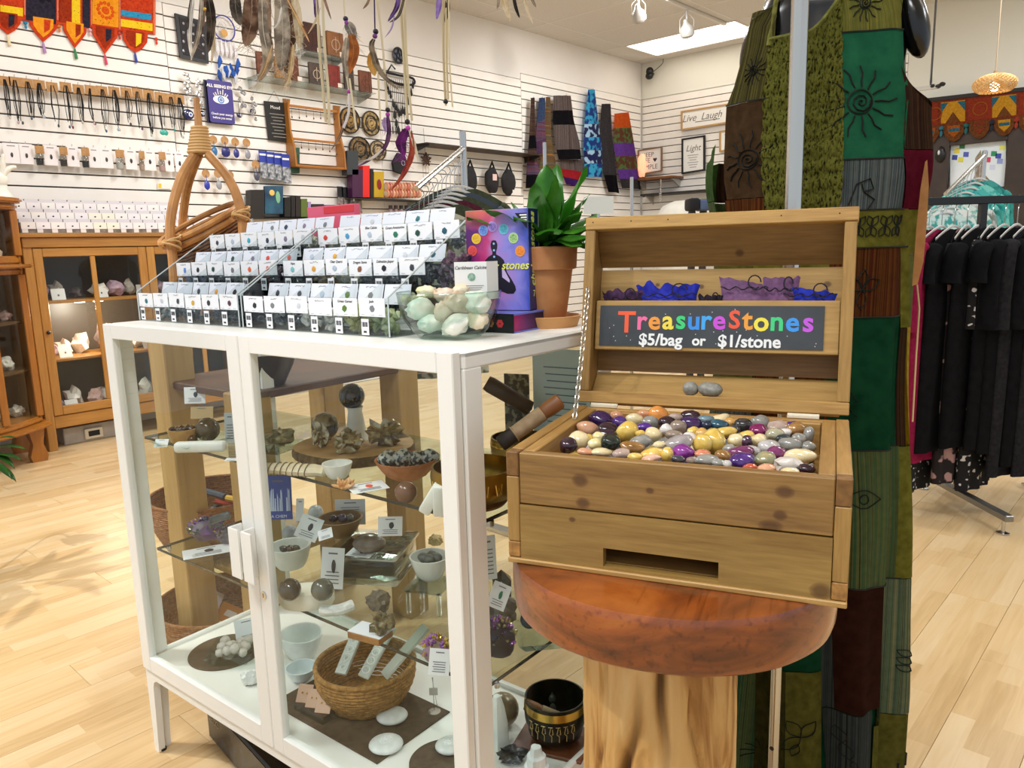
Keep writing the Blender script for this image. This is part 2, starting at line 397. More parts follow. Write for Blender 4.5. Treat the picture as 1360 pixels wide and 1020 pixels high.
BW, BL = .194, 1.52; ix = 0
b0 = MB(); b0.box(.0005, BW-.0005, .0005, BL-.0005, -.008, 0, bev=.0008); bo = b0.build('floor_board', lam, fl); used = False
x = XW
while x < 4.4:
    y = -2.0 - (ix*.47 % BL); 
    while y < YW:
        o = bo if not used else copyobj(bo, fl); used = True
        o.location = (x, y, 0); y += BL
    x += BW; ix += 1

# ceiling: 2 x 4 ft tiles in a grid
mb = MB(); mb.box(XW-.2, 4.4, -2.0, YW+.2, ROOMZ+.02, ROOMZ+.1); ce = struct('ceiling', mb, M('#e9e2d8', .9))
tilem = M('#dcd8d2', .9, col2='#cfcac3', scale=60, bump=.2, lo=.3, hi=.7)
gridm = M('#dedad4', .5)
lamp_tiles = set(); used = None
tx, ty = 1.62, .81
x0g, y0g = -6.25, 10.14
lite = []
for i in range(-1, 7):
    for j in range(-1, 16):
        xa, ya = x0g+i*tx, y0g-(j)*ty
        if (i, j) in ((0, 0), (1, 8), (4, 7), (1, 13), (4, 13)):
            lite.append((xa, ya)); continue
        if used is None:
            m2 = MB(); m2.box(.012, tx-.012, -ty+.012, -.012, 0, .012, bev=.002); used = m2.build('ceiling_tile', tilem, ce); o = used
        else: o = copyobj(used, ce)
        o.location = (xa, ya, ROOMZ)
mb = MB()
for i in range(-1, 9): mb.box(x0g+i*tx-.012, x0g+i*tx+.012, -2.0, YW, ROOMZ-.002, ROOMZ+.012)
for j in range(-1, 17): mb.box(XW, 4.4, y0g-j*ty-.012, y0g-j*ty+.012, ROOMZ-.0025, ROOMZ+.012)
o = mb.build('ceiling_grid', gridm, ce)
for k, (xa, ya) in enumerate(lite):
    t = thing('ceiling_light', ['flush fluorescent light panel in the ceiling near the back corner', 'flush fluorescent light panel in the ceiling'][min(k, 1)], 'ceiling light', (xa, ya, ROOMZ), group=None if k == 0 else 'ceiling light panels out of view')
    m2 = MB(); m2.box(.02, tx-.02, -ty+.02, -.02, .004, .008); m2.build('diffuser', M('#fff6ea', .5, emit=3.0), t)
    m2 = MB()
    for bx in ((.0, tx, -ty, -ty+.02), (.0, tx, -.02, 0), (.0, .02, -ty, 0), (tx-.02, tx, -ty, 0)): m2.box(*bx, -.004, .02)
    m2.build('frame', gridm, t)
# ------------------------------------------------------------------ white glass cabinet
F1 = Frame((-2.0787, .7456), 4.0)
CW, CDp, CT = 1.205, .48, 1.2
cabm = M('#f1efe8', .38); cabin = M('#e3e2da', .45)
cab = thing('display_cabinet', 'white metal display cabinet with two glass doors, topped by gemstone trays', 'cabinet', F1.w(0, 0, 0), R(4))
pane = glass('#fbfdfc', .35, 'pane'); shelfg = glass('#f3f9f6', .6, 'shelf'); edgeg = M('#10181a', .15, coat=.5)
def door(x0, x1, side):
    mb = MB(); zb, zt = .256, CT; y0, y1 = 0, .02; sl, sr = (.044, .044) if side < 0 else (.038, .036)
    mb.box(x0, x0+sl, y0, y1, zb, zt, bev=.002); mb.box(x1-sr, x1, y0, y1, zb, zt, bev=.002)
    mb.box(x0+sl, x1-sr, y0, y1, zt-.036, zt, bev=.0015); mb.box(x0+sl, x1-sr, y0, y1, zb, zb+.042, bev=.0015)
    d = mb.build('door', cabm, cab)
    mb = MB(); mb.box(x0+sl-.004, x1-sr+.004, .009, .012, zb+.038, zt-.034); mb.build('glass_pane', pane, d)
    hx = x1-.026 if side < 0 else x0+.018
    mb = MB(); mb.prism([(hx-.022, 0), (hx-.022, -.032), (hx+.014, -.032), (hx+.014, -.028), (hx-.017, -.028), (hx-.017, 0)], .672, .785, 'z', bev=.001)
    mb.build('handle', M('#f4f3ee', .3), d)
    return d
d1 = door(0.002, .600, -1); d2 = door(.603, 1.2, 1)
mb = MB(); mb.cyl((.618, -.003, .633), (.618, 0, .633), .009, n=16); mb.boxc((.618, -.0035, .633), (.002, .002, .009)); mb.build('lock', CHROME, d2)
# body: top, base, posts, rails
mb = MB(); mb.box(.0, CW, .022, CDp, 1.186, CT, bev=.004); mb.build('top_panel', cabm, cab)
for x0, x1 in ((0, .016), (CW-.016, CW)):
    for z0, z1 in ((1.168, 1.1995), (.25, .29)):
        mb = MB(); mb.box(x0, x1, .022, CDp, z0, z1, bev=.004); mb.build('side_rail', cabm, cab)
for x0, x1 in ((0, .016), (CW-.016, CW)):
    for y0, y1 in ((.022, .066), (CDp-.04, CDp)):
        mb = MB(); mb.box(x0, x1, y0, y1, .25, 1.17, bev=.002); mb.build('post', cabm, cab)
    mb = MB(); mb.box((x0+x1)/2-.002, (x0+x1)/2+.002, .06, CDp-.036, .285, 1.17); mb.build('side_glass', pane, cab)
mb = MB(); mb.box(.012, CW-.012, CDp-.008, CDp-.004, .28, 1.19); mb.build('back_glass', glass('#fbfdfc', .3, 'back'), cab)
for z0, z1 in ((1.16, 1.1995), (.25, .29)):
    mb = MB(); mb.box(.01, CW-.01, CDp-.012, CDp, z0, z1); mb.build('back_rail', cabm, cab)
mb = MB(); mb.box(.012, CW-.012, .024, CDp-.01, .262, .28, bev=.002); mb.build('base_panel', M('#f0eee6', .4), cab)
for z in (.583, .895):
    mb = MB(); mb.box(.02, CW-.02, .068, CDp-.02, z-.006, z); s_ = mb.build('glass_shelf', shelfg, cab)
    mb = MB(); mb.box(.02, CW-.02, .0665, .068, z-.0065, z+.0003); mb.box(CW-.02, CW-.0185, .0665, CDp-.02, z-.0065, z+.0003); mb.box(.0185, .02, .0665, CDp-.02, z-.0065, z+.0003); mb.build('shelf_edge', edgeg, s_)
    for x in (.019, CW-.019):
        for y in (.1, CDp-.06):
            mb = MB(); mb.cyl((x, y, z-.016), (x, y, z-.0066), .005, n=10); mb.build('shelf_pin', CHROME, cab)
# leg frame
mb = MB()
def legprof(x0, x1):
    # front view of the arch between two legs
    t = .024; h = .252
    o = [(x0, 0), (x0+.022, 0), (x0+.034, h-t-.025), (x0+.040, h-t-.008), (x0+.055, h-t), (x1-.055, h-t), (x1-.040, h-t-.008), (x1-.034, h-t-.025), (x1-.022, 0), (x1, 0), (x1, h), (x0, h)]
    return o
mb = None
for y0, y1 in ((.006, .024), (CDp-.02, CDp-.002)):
    m2 = MB(); m2.prism(legprof(.002, CW-.002), y0, y1, 'y'); m2.build('leg_frame', cabm, cab, smooth=False)
for x0, x1 in ((.002, .012), (CW-.012, CW-.002)):
    m2 = MB(); m2.prism(legprof(.0245, CDp-.021), x0, x1, 'x'); m2.build('leg_frame', cabm, cab, smooth=False)
# little black glide under the front left leg
mb = MB(); mb.cyl((.018, .02, 0), (.018, .02, .006), .01, n=10); mb.build('glide', BLACK, cab)

# ------------------------------------------------------------------ round slab stool on a log
FC = Frame((-.7480, .8040), 19.6); CS = .969        # treasure chest frame: front left bottom corner
CZ = .895
def cw(x, y, z): return FC.w(CS*x, CS*y, CZ+CS*z)
st = thing('stump_pedestal', 'polished round wood slab pedestal on a pale natural log', 'pedestal', FC.w(.225*CS, .125*CS, 0), R(19.6))
st.scale = (CS, CS, CZ/.88)
def slab_r(th):
    d = math.degrees(th) % 360
    K = [(0, .250), (45, .25), (90, .25), (150, .25), (190, .25), (212, .248), (236, .243), (253, .238), (274, .235), (295, .240), (322, .247), (345, .25), (360, .250)]
    for (a, ra), (b, rb) in zip(K, K[1:]):
        if a <= d <= b: t = (d-a)/(b-a); t = t*t*(3-2*t); return ra+(rb-ra)*t
    return .25
mb = MB()
prof = [(0, .80), (.965, .80), (.985, .804), (.999, .815), (1.006, .84), (1.003, .866), (.999, .878), (.994, .88), (0, .88)]
mb.lathe([(r, z-.88) for r, z in prof], 96, T(0, 0, .88), wob=slab_r)
mb.build('slab_top', None, st, ang=30)
slab = st.children[0]
def slab_mat():
    m, nt, b = newmat('slab_wood'); tc = N(nt, 'ShaderNodeTexCoord'); mp = N(nt, 'ShaderNodeMapping'); nt.links.new(tc.outputs['Object'], mp.inputs[0]); mp.inputs['Scale'].default_value = (1, 1, 3.2); mp.inputs['Rotation'].default_value = (0, 0, .6)
    n = N(nt, 'ShaderNodeTexNoise', i_Scale=4.0, i_Detail=7.0, i_Distortion=1.6, i_Roughness=.6); nt.links.new(mp.outputs[0], n.inputs['Vector'])
    r = ramp(nt, ((.28, '#4a2210'), (.45, '#82421c'), (.6, '#a05420'), (.75, '#b56a2c')), n.outputs['Fac'])
    mp2 = N(nt, 'ShaderNodeMapping'); nt.links.new(tc.outputs['Object'], mp2.inputs[0]); mp2.inputs['Scale'].default_value = (1, .06, 1); mp2.inputs['Rotation'].default_value = (0, 0, .5)
    n2 = N(nt, 'ShaderNodeTexNoise', i_Scale=90.0, i_Detail=2.0); nt.links.new(mp2.outputs[0], n2.inputs['Vector'])
    r2 = ramp(nt, ((.3, '#9a8070'), (.45, '#ffffff')), n2.outputs['Fac'])
    mx = N(nt, 'ShaderNodeMix', data_type='RGBA', blend_type='MULTIPLY'); mx.inputs[0].default_value = .55; nt.links.new(r.outputs[0], mx.inputs[6]); nt.links.new(r2.outputs[0], mx.inputs[7]); nt.links.new(mx.outputs[2], b.inputs['Base Color'])
    b.inputs['Roughness'].default_value = .28; b.inputs['Coat Weight'].default_value = .5; b.inputs['Coat Roughness'].default_value = .12
    return m
slab.data.materials.clear(); slab.data.materials.append(slab_mat())
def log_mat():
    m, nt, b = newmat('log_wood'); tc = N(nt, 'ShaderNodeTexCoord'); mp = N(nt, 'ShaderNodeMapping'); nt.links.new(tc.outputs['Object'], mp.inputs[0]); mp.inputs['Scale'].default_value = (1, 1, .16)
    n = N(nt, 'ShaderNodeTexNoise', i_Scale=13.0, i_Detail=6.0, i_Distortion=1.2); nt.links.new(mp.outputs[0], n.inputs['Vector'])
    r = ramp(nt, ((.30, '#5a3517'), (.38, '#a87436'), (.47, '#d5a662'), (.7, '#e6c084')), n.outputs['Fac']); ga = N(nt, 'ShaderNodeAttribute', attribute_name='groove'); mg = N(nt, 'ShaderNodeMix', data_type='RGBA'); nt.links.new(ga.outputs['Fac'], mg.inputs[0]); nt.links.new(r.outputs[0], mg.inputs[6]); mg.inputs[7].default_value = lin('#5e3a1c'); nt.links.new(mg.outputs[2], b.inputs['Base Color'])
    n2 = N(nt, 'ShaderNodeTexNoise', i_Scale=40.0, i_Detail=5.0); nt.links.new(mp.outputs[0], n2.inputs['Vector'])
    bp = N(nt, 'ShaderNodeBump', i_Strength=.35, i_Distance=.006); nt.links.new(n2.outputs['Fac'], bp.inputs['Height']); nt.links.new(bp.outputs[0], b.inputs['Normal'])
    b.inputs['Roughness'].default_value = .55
    return m
def logpt(u, v):
    th = 2*PI*u; z = v*.80
    q = Vector((math.cos(th)*1.6, math.sin(th)*1.6, z*1.1))
    g = noise.noise(q*1.4+Vector((3, 8, 1)))
    ch = 0
    for a0, w0, dp, ph in ((4.62, .10, .026, 0), (4.86, .085, .022, 2), (5.92, .10, .026, 4), (3.98, .05, .014, 1), (5.35, .03, .010, 3)):
        aa = a0+.16*math.sin(z*9+ph)+.05*math.sin(z*31+ph); dd = abs((th-aa+PI) % (2*PI)-PI)
        ch += dp*math.exp(-(dd/w0)**2)*(.55+.45*math.sin(z*14+ph*2))
    ch += .006*abs(noise.noise(q*7))
    r = .122*(1+.03*math.cos(2*th+.5)) + .008*g - ch - .006*v
    return Vector((r*math.cos(th), r*math.sin(th), z))
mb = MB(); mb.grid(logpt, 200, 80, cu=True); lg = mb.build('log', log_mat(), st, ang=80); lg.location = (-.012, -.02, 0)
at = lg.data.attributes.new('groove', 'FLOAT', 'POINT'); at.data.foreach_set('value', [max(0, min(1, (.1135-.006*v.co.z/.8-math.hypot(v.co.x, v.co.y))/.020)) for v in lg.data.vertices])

# ------------------------------------------------------------------ treasure chest
ch = thing('treasure_chest', 'open stained pine chest of tumbled stones with a hinged lid, on the round slab pedestal', 'chest', FC.w(0, 0, CZ), R(19.6))
ch.scale = (CS, CS, CS)
W_, D_, H_ = .484, .36, .1765
pineA = dict(scale=2.6, rough=.45, knots=6.5)
def kn(L, y=0):
    r_ = []
    for px, py, w2 in L: q = FC.l(FC.ony(px, py, y)); r_.append((round(q.x/CS, 4), round((q.z-CZ)/CS, 4), w2))
    return tuple(r_)
pf = wood('#ab8448', '#674522', 'x', scale=4, rough=.45, spots=kn(((770, 639, .010), (774, 668, .009), (863, 652, .005), (1042, 654, .010), (1023, 703, .013), (1036, 685, .007))))
pf2 = wood('#b2904f', '#7d5c2b', 'x', scale=3.4, rough=.42, spots=kn(((1090, 785, .012), (760, 690, .004))))
px_ = wood('#cda45f', '#8f6530', 'x', scale=4, rough=.45); pz_ = wood('#ba9250', '#7d5a2a', 'z', scale=3.6, rough=.45); py_ = wood('#c69b58', '#86602e', 'y', scale=3.6, rough=.45)
pend = M('#b98848', .6, col2='#8f6431', scale=90)
def bx(name, m, *a, bev=.0015, par=None):
    mb = MB(); mb.box(*a, bev=bev); return mb.build(name, m, par or ch)
ZS = .095   # seam height
bx('front_board', pf, .021, W_-.021, .001, .017, ZS+.0012, H_-.001)
# lower board with the slot
s0, s1, z0_, z1_ = .152, .318, .012, .041
mb = MB(); mb.box(.021, s0, .000, .017, .008, ZS-.0008); mb.box(s1, W_-.021, .000, .017, .008, ZS-.0008); mb.box(s0, s1, .000, .017, z1_, ZS-.0008); mb.box(s0, s1, .000, .017, .008, z0_)
mb.build('front_board', pf2, ch, smooth=False)
bx('base_board', px_, 0, W_, -.004, D_, 0, .008)
for x0, x1 in ((0, .02), (W_-.02, W_)):
    bx('corner_post', pz_, x0, x1, 0.0, .022, .034, .138)
    bx('corner_block', pend, x0, x1, 0.0, .022, .0085, .0335); bx('corner_block', M('#8a6231', .6, col2='#6f4c25', scale=70), x0, x1, 0.0, .022, .1385, H_)
    bx('side_rail', py_, x0, x1, .0225, D_, .136, H_); bx('side_rail', py_, x0, x1, .0225, D_, .0085, .036)
    xa, xb = (x0+.004, x1+.018) if x0 == 0 else (x0-.018, x1-.004)
    bx('side_board', py_, xa, xb, .022, D_-.02, .037, .135)
    xa, xb = (x1+.0008, x1+.022) if x0 == 0 else (x0-.022, x0-.0008)
    bx('inner_rim', py_, xa, xb, .0175, D_-.02, .115, H_-.001)
bx('back_board', px_, .02, W_-.02, D_-.018, D_, .0085, H_-.002)
bx('inner_rim', px_, .0435, W_-.0435, .018, .026, .115, H_-.003); bx('inner_rim', px_, .0435, W_-.0435, D_-.028, D_-.019, .115, H_-.004)
bx('slot_floor', px_, .03, W_-.03, .018, .2, .009, .0125)
bx('slot_ceiling', pz_, .03, W_-.03, .0175, .2, .043, .05); bx('slot_back', pz_, .03, W_-.03, .2, .206, .009, .05)
bx('tray_bottom', pz_, .022, W_-.022, .0175, D_-.0185, .112, .118)
# lid: box frame hinged at the back rim and leaning back
LA = R(10.5)
LIDL, LIDR = (0.0, D_+.004, H_+.006), (-LA, 0, 0)
def lidp(o): o.location = LIDL; o.rotation_euler = LIDR; return o
LH, LD = .358, .085
def lb(name, m, *a, bev=.0015, mat=None):
    mb = MB(); mb.box(*a, bev=bev, mat=mat); return lidp(mb.build(name, m, ch))
lb('lid_bottom_rail', px_, 0, W_, 0, .022, 0, .022); lb('lid_top_rail', px_, 0, W_+.002, -.002, .022, LH-.024, LH)
for x0, x1 in ((0, .02), (W_-.02, W_)):
    lb('lid_stile', pz_, x0, x1, 0, .022, .0225, LH-.0245)
    xa = x0+.002 if x0 == 0 else x0+.006
    mb = MB(); mb.prism([(.022, .004), (.05, .004), (LD, .072), (LD, LH-.082), (.05, LH-.004), (.022, LH-.004)], xa, xa+.012, 'x'); lidp(mb.build('lid_side', pz_, ch, smooth=False))
def lidboard(name, m, ya, za, yb, zb, t=.012, x0=.015, x1=W_-.015):
    dy, dz = yb-ya, zb-za; L = math.hypot(dy, dz); ny, nz = dz/L, -dy/L
    mb = MB(); mb.prism([(ya, za), (yb, zb), (yb+ny*t, zb+nz*t), (ya+ny*t, za+nz*t)], x0, x1, 'x'); lidp(mb.build(name, m, ch, smooth=False))
pb_shade = wood('#a57b40', '#6c4a20', 'x', scale=3.6, spots=((.285, .293, .007),), rough=.5); pc = wood('#c9a260', '#94703a', 'x', scale=3.4, spots=((.215, .232, .005), (.44, .235, .006), (.438, .222, .005), (.13, .236, .004)), rough=.5)  # darker pine paints shade on down-facing and recessed boards, lighter pine the lit ones
lidboard('lower_slope_board', pc, .024, .004, LD-.008, .060)
lidboard('lid_back_board', pb_shade, LD-.012, .064, LD-.012, .150); lidboard('lid_back_board', pc, LD-.012, .155, LD-.012, .266)
lidboard('upper_slope_board', pb_shade, LD-.012, .271, .024, LH-.010)
# pocket board with the chalk sign
lb('pocket_board', pc, .0205, W_-.0205, .026, .038, .104, .200)
mb = MB(); mb.box(.030, W_-.046, .0240, .0256, .112, .190); sign = lidp(mb.build('sign', M('#3d4044', .34, col2='#46494c', scale=14), ch)); sign['label'] = 'black chalk style sign reading treasure stones with coloured letters'
def sl(s_, x, z, size, col, bold=.0006, rz=0):
    return text('letter', s_, size, M(col, .45), sign, (x, .0238, z), (PI/2, rz, 0), .0004, bold=bold)
xs = .066
for c_, col, sz, wd, dz in (('T', '#f2603a', .060, .040, -.004), ('r', '#f06fa0', .054, .026, 0), ('e', '#f09a3c', .052, .030, 0), ('a', '#f3dc4e', .052, .029, .001), ('s', '#3fd07a', .052, .026, .002), ('u', '#3a8fe6', .052, .029, .001), ('r', '#45a8ee', .054, .021, .002), ('e', '#cf52d8', .052, .034, .002),
        ('S', '#ee5a3a', .048, .028, .003), ('t', '#f0a03c', .054, .024, .003), ('o', '#f3e24a', .052, .031, 0), ('n', '#43d183', .052, .030, .001), ('e', '#3f97ea', .052, .030, 0), ('s', '#c75ae0', .052, .03, 0)):
    sl(c_, xs+wd*.44, .160+dz, sz*.95, col, .0012); xs += wd*.88
for c_, x, size in (('$5/bag', .150, .031), ('or', .222, .026), ('$1/stone', .312, .031)): sl(c_, x, .124, size, '#f2f2f0', .0008)
mb = MB()
for k in range(26): mb.boxc((random.uniform(.035, W_-.05), .0238, random.uniform(.115, .187)), (.0014, .0006, .0014))
o = mb.build('paint_dot', M('#e8e8e8', .5), sign); o['kind'] = 'stuff'
# hinges and chain
for x in (.028, .385):
    mb = MB(); mb.box(x, x+.052, D_-.006, D_-.0005, H_-.001, H_+.0042, bev=.0005); mb.cyl((x, D_-.001, H_+.0045), (x+.052, D_-.001, H_+.0045), .0022, n=8); mb.build('hinge', M('#e8dfc8', .35), ch)
ca, cb = Vector((.0105, D_+.004-.002+.222*math.sin(LA), H_+.006+.222*math.cos(LA))), Vector((.034, .235, H_+.004))
nl = 26; lk = None
for k in range(nl):
    t = (k+.5)/nl; p = ca.lerp(cb, t); p.z -= .012*4*t*(1-t)
    if lk is None:
        mb = MB(); mb.tube([(math.cos(a)*.0042, 0, math.sin(a)*.0062+(.0016 if math.sin(a) > 0 else -.0016)) for a in (2*PI*i/14 for i in range(14))], .00115, 6, closed=True); lk = mb.build('chain_link', M('#d9d4c8', .28, .9), ch); o = lk
    else: o = copyobj(lk, ch)
    d = (cb-ca).normalized(); o.location = p; o.rotation_euler = (d.to_track_quat('Z', 'X').to_matrix() @ Matrix.Rotation((k % 2)*PI/2+.5, 3, 'Z')).to_euler()
for (x, z) in ((.015, LH-.01), (.09, LH-.01), (.16, LH-.01), (.36, LH-.011), (.455, LH-.011)):
    mb = MB(); mb.cyl((x, -.0022, z), (x, -.0005, z), .0014, n=8); lidp(mb.build('nail_head', M('#2a1c10', .6), ch))
# ------------------------------------------------------------------ tumbled stones in the chest
STC = {'dkpurple': ('#2c1444', '#43205e', 'dark purple'), 'purple': ('#3c1e66', '#5a3488', 'purple'), 'dkplum': ('#25131f', '#3d2434', 'near black plum'), 'peach': ('#d2926c', '#e0b08e', 'peach'), 'cream': ('#e6cf98', '#f0e0b6', 'cream'),
 'orange': ('#e08a3a', '#f0a65c', 'orange'), 'grey': ('#85847f', '#a3a19a', 'grey'), 'violet': ('#451a80', '#63369e', 'bright violet'), 'greypink': ('#b59c90', '#cdb8ac', 'pinkish grey'), 'navy': ('#1b2136', '#2f3650', 'navy'),
 'steelblue': ('#5f7d8c', '#86a0a8', 'steel blue'), 'teal': ('#234b5c', '#35667a', 'teal'), 'ochre': ('#cf9a4a', '#dfb572', 'ochre'), 'yellow': ('#dcb349', '#ecd075', 'yellow'), 'paleyellow': ('#e8d68e', '#f2e6b4', 'pale yellow'), 'white': ('#dcd6d2', '#efeae6', 'white'),
 'greybrown': ('#877468', '#a2907f', 'brownish grey'), 'blackgreen': ('#161d18', '#2e3a30', 'blackish green'), 'brown': ('#8a5f2c', '#b0844a', 'brown'), 'pink': ('#e0ac92', '#ecc6b2', 'pale pink'), 'greylav': ('#9a928e', '#b7aeb0', 'lavender grey'), 'magentapurple': ('#741f7c', '#983fa0', 'magenta purple'),
 'dkgrey': ('#33323c', '#4d4b56', 'dark grey'), 'salmon': ('#d47a58', '#e29c7e', 'salmon'), 'charcoal': ('#222224', '#3c3b3a', 'charcoal'), 'plum': ('#33182a', '#54304a', 'plum'), 'magenta': ('#74114e', '#962a6e', 'magenta'), 'magentaplum': ('#64204e', '#873c70', 'wine purple'),
 'greywhite': ('#b4b0ae', '#cfcac8', 'whitish grey'), 'red': ('#b4432c', '#cc6444', 'red'), 'aquabrown': ('#83977e', '#c4a66e', 'green and tan'), 'greygreen': ('#a6a184', '#c2bda0', 'greenish grey'), 'slate': ('#2c3438', '#465056', 'slate'), 'whiterough': ('#d4cac0', '#e6ddd4', 'rough white')}
def stmat(c, gloss=.12):
    a, b, _ = STC[c]; return M(a, gloss, 0, b, scale=60, coat=.6, objrand=1, lo=.3, hi=.7)
ST = [(258,140,115,80,'dkpurple'),(335,120,60,45,'peach'),(350,155,70,60,'purple'),(290,190,100,60,'dkplum'),(190,183,100,65,'peach'),(425,140,80,60,'cream'),(485,105,70,45,'peach'),(552,110,90,84,'orange'),(505,155,80,60,'grey'),(473,180,70,44,'violet'),(590,155,85,60,'dkplum'),(630,130,70,40,'greypink'),(715,112,90,56,'dkplum'),(710,165,110,75,'dkpurple'),(785,170,50,45,'navy'),(785,140,80,40,'steelblue'),(850,167,88,48,'teal'),(850,135,110,38,'cream'),(905,155,60,45,'ochre'),(390,200,100,98,'yellow'),(455,210,50,34,'yellow'),(520,215,80,64,'cream'),(585,190,60,54,'white'),(645,182,80,70,'greybrown'),(625,218,90,44,'greybrown'),(145,245,100,84,'cream'),(195,240,50,52,'yellow'),(230,262,70,54,'paleyellow'),(280,212,110,50,'dkplum'),(305,257,100,74,'blackgreen'),(95,272,85,78,'dkplum'),(460,252,112,64,'grey'),(415,280,112,56,'brown'),(180,303,80,34,'peach'),(260,305,100,44,'cream'),(362,312,86,50,'greypink'),(520,312,122,60,'yellow'),(590,318,56,74,'yellow'),(430,328,72,40,'yellow'),(505,340,92,34,'pink'),(550,268,62,34,'cream'),(650,262,140,78,'greylav'),(700,237,80,58,'white'),(670,308,102,80,'magentapurple'),(640,347,70,42,'dkgrey'),(770,262,90,92,'yellow'),(818,250,110,120,'yellow'),(762,215,62,60,'ochre'),(770,315,80,44,'salmon'),(788,345,122,54,'grey'),(840,367,72,36,'grey'),(890,365,44,40,'greywhite'),(875,205,116,54,'yellow'),(870,325,80,56,'brown'),(970,170,90,68,'charcoal'),(935,245,82,62,'cream'),(990,252,56,62,'plum'),(990,220,76,44,'yellow'),(1050,245,80,62,'cream'),(1045,195,92,62,'magenta'),(1060,142,90,68,'grey'),(960,308,120,68,'magentaplum'),(967,348,126,78,'purple'),(1018,300,80,54,'greywhite'),(1005,382,66,36,'red'),(1080,340,106,72,'aquabrown'),(1100,278,112,62,'greywhite'),(1135,310,92,62,'magentaplum'),(1145,178,106,58,'greypink'),(1130,215,90,62,'greygreen'),(1235,190,92,66,'brown'),(1220,160,62,48,'purple'),(1170,234,72,40,'slate'),(1205,265,112,66,'grey'),(1250,237,66,54,'grey'),(1300,215,48,72,'grey'),(1300,277,66,54,'grey'),(1255,328,146,76,'cream'),(1195,365,130,72,'whiterough'),(1085,387,90,40,'peach'),(1205,402,86,34,'cream'),(1288,388,82,50,'dkplum'),(705,357,60,36,'greybrown'),(1300,335,50,50,'slate'),(900,290,60,50,'grey'),(720,200,60,40,'yellow'),(925,190,60,40,'dkgrey'),(1180,205,60,40,'white'),(245,225,60,40,'paleyellow')]
rs = random.Random(3)
band_names = ['back', 'second', 'middle', 'fourth', 'front']
def band(y): return 0 if y < 150 else 1 if y < 205 else 2 if y < 258 else 3 if y < 320 else 4
cnt = {}
stl = sorted(ST, key=lambda s_: (band(s_[1]), s_[0]))
tot = {}
for s_ in stl: tot[(band(s_[1]), s_[4])] = tot.get((band(s_[1]), s_[4]), 0)+1
def pebble(name, P, a, b, c, mat, seed, rot, rough=False):
    mb = MB(); mb.ball((0, 0, 0), (a, b, c), 3 if not rough else 2, None, .16 if not rough else .3, 1.1 if not rough else 1.7, seed)
    o = mb.build(name, mat, None, ang=60 if not rough else 25); o.location = P; o.rotation_euler = rot
    return o
for k, (x, y, w_, h_, c) in enumerate(stl):
    px, py = 730+x/3.778, 520+y/3.778
    z = CZ+CS*(.163+.012*math.exp(-((x-720)/500)**2)); P = onz(px, py, z); m = mpp(P)
    a = w_/3.778/2*m*1.1; c_ = h_/3.778/2*m*1.1; b = .5*(a+c_)
    q = FC.l(P); q.y = min(max(q.y, CS*.030+b*.8), CS*.336-b*.8); q.x = min(max(q.x, CS*.046+a*.85), CS*(.484-.046)-a*.85); P = FC.w(q.x, q.y, q.z)
    tilt = 0 if w_ > h_*1.15 else .3
    o = pebble('tumbled_stone', P, a, b, c_, stmat(c, .45 if c == 'whiterough' else .12), k, (rs.uniform(-.2, .2), rs.uniform(-.15, .15)+tilt*.3, R(42)+rs.uniform(-.35, .35)), c == 'whiterough')
    kk = (band(y), c); cnt[kk] = cnt.get(kk, 0)+1; cn = STC[c][2]; shape = 'long' if w_ > h_*1.9 else 'plump' if w_ < h_*1.25 else 'oval'
    nm = 'the' if tot[kk] == 1 else ORD[cnt[kk]-1]
    if tot[kk] == 1: lab = f'glossy {shape} {cn} stone, the only {cn} one in the {band_names[band(y)]} row'
    else: lab = f'{shape} {cn} stone, {nm} {cn} one from left, {band_names[band(y)]} row of chest'
    tag(o, lab, 'stone', 'tumbled stones in the chest')
fill = ['cream', 'grey', 'yellow', 'dkplum', 'greypink', 'brown', 'purple', 'greywhite']
fb = None
for i in range(9):
    for j in range(7):
        mb = None
        o = pebble('tumbled_stone', cw(.072+.0425*i+rs.uniform(-.006, .006), .05+.043*j+rs.uniform(-.006, .006), .1345), .021, .018, .015, stmat(fill[(i*3+j*5+i*j) % 8]), i*7+j, (0, 0, rs.uniform(0, 3)))
        tag(o, 'tumbled stone half buried under the top layer in the wooden chest', 'stone', 'buried stones in the chest')
# two grey stones on the lid ledge
for nm, (px, py, w_, h_), lab in (('a', (917, 516.5, 20, 19), 'small round grey pebble on the ledge inside the chest lid'), ('b', (943.5, 517, 34, 20), 'larger oblong grey pebble on the ledge inside the chest lid')):
    P = FC.ony(px, py, CS*(D_+.022)); m = mpp(P)
    o = pebble('tumbled_stone', P, w_/2*m, w_/2.6*m, h_/2*m, M('#7f7d76', .45, 0, '#9a988f', scale=150), 40+w_, (0, 0, R(19)))
    tag(o, lab, 'stone', 'pebbles on the lid ledge')
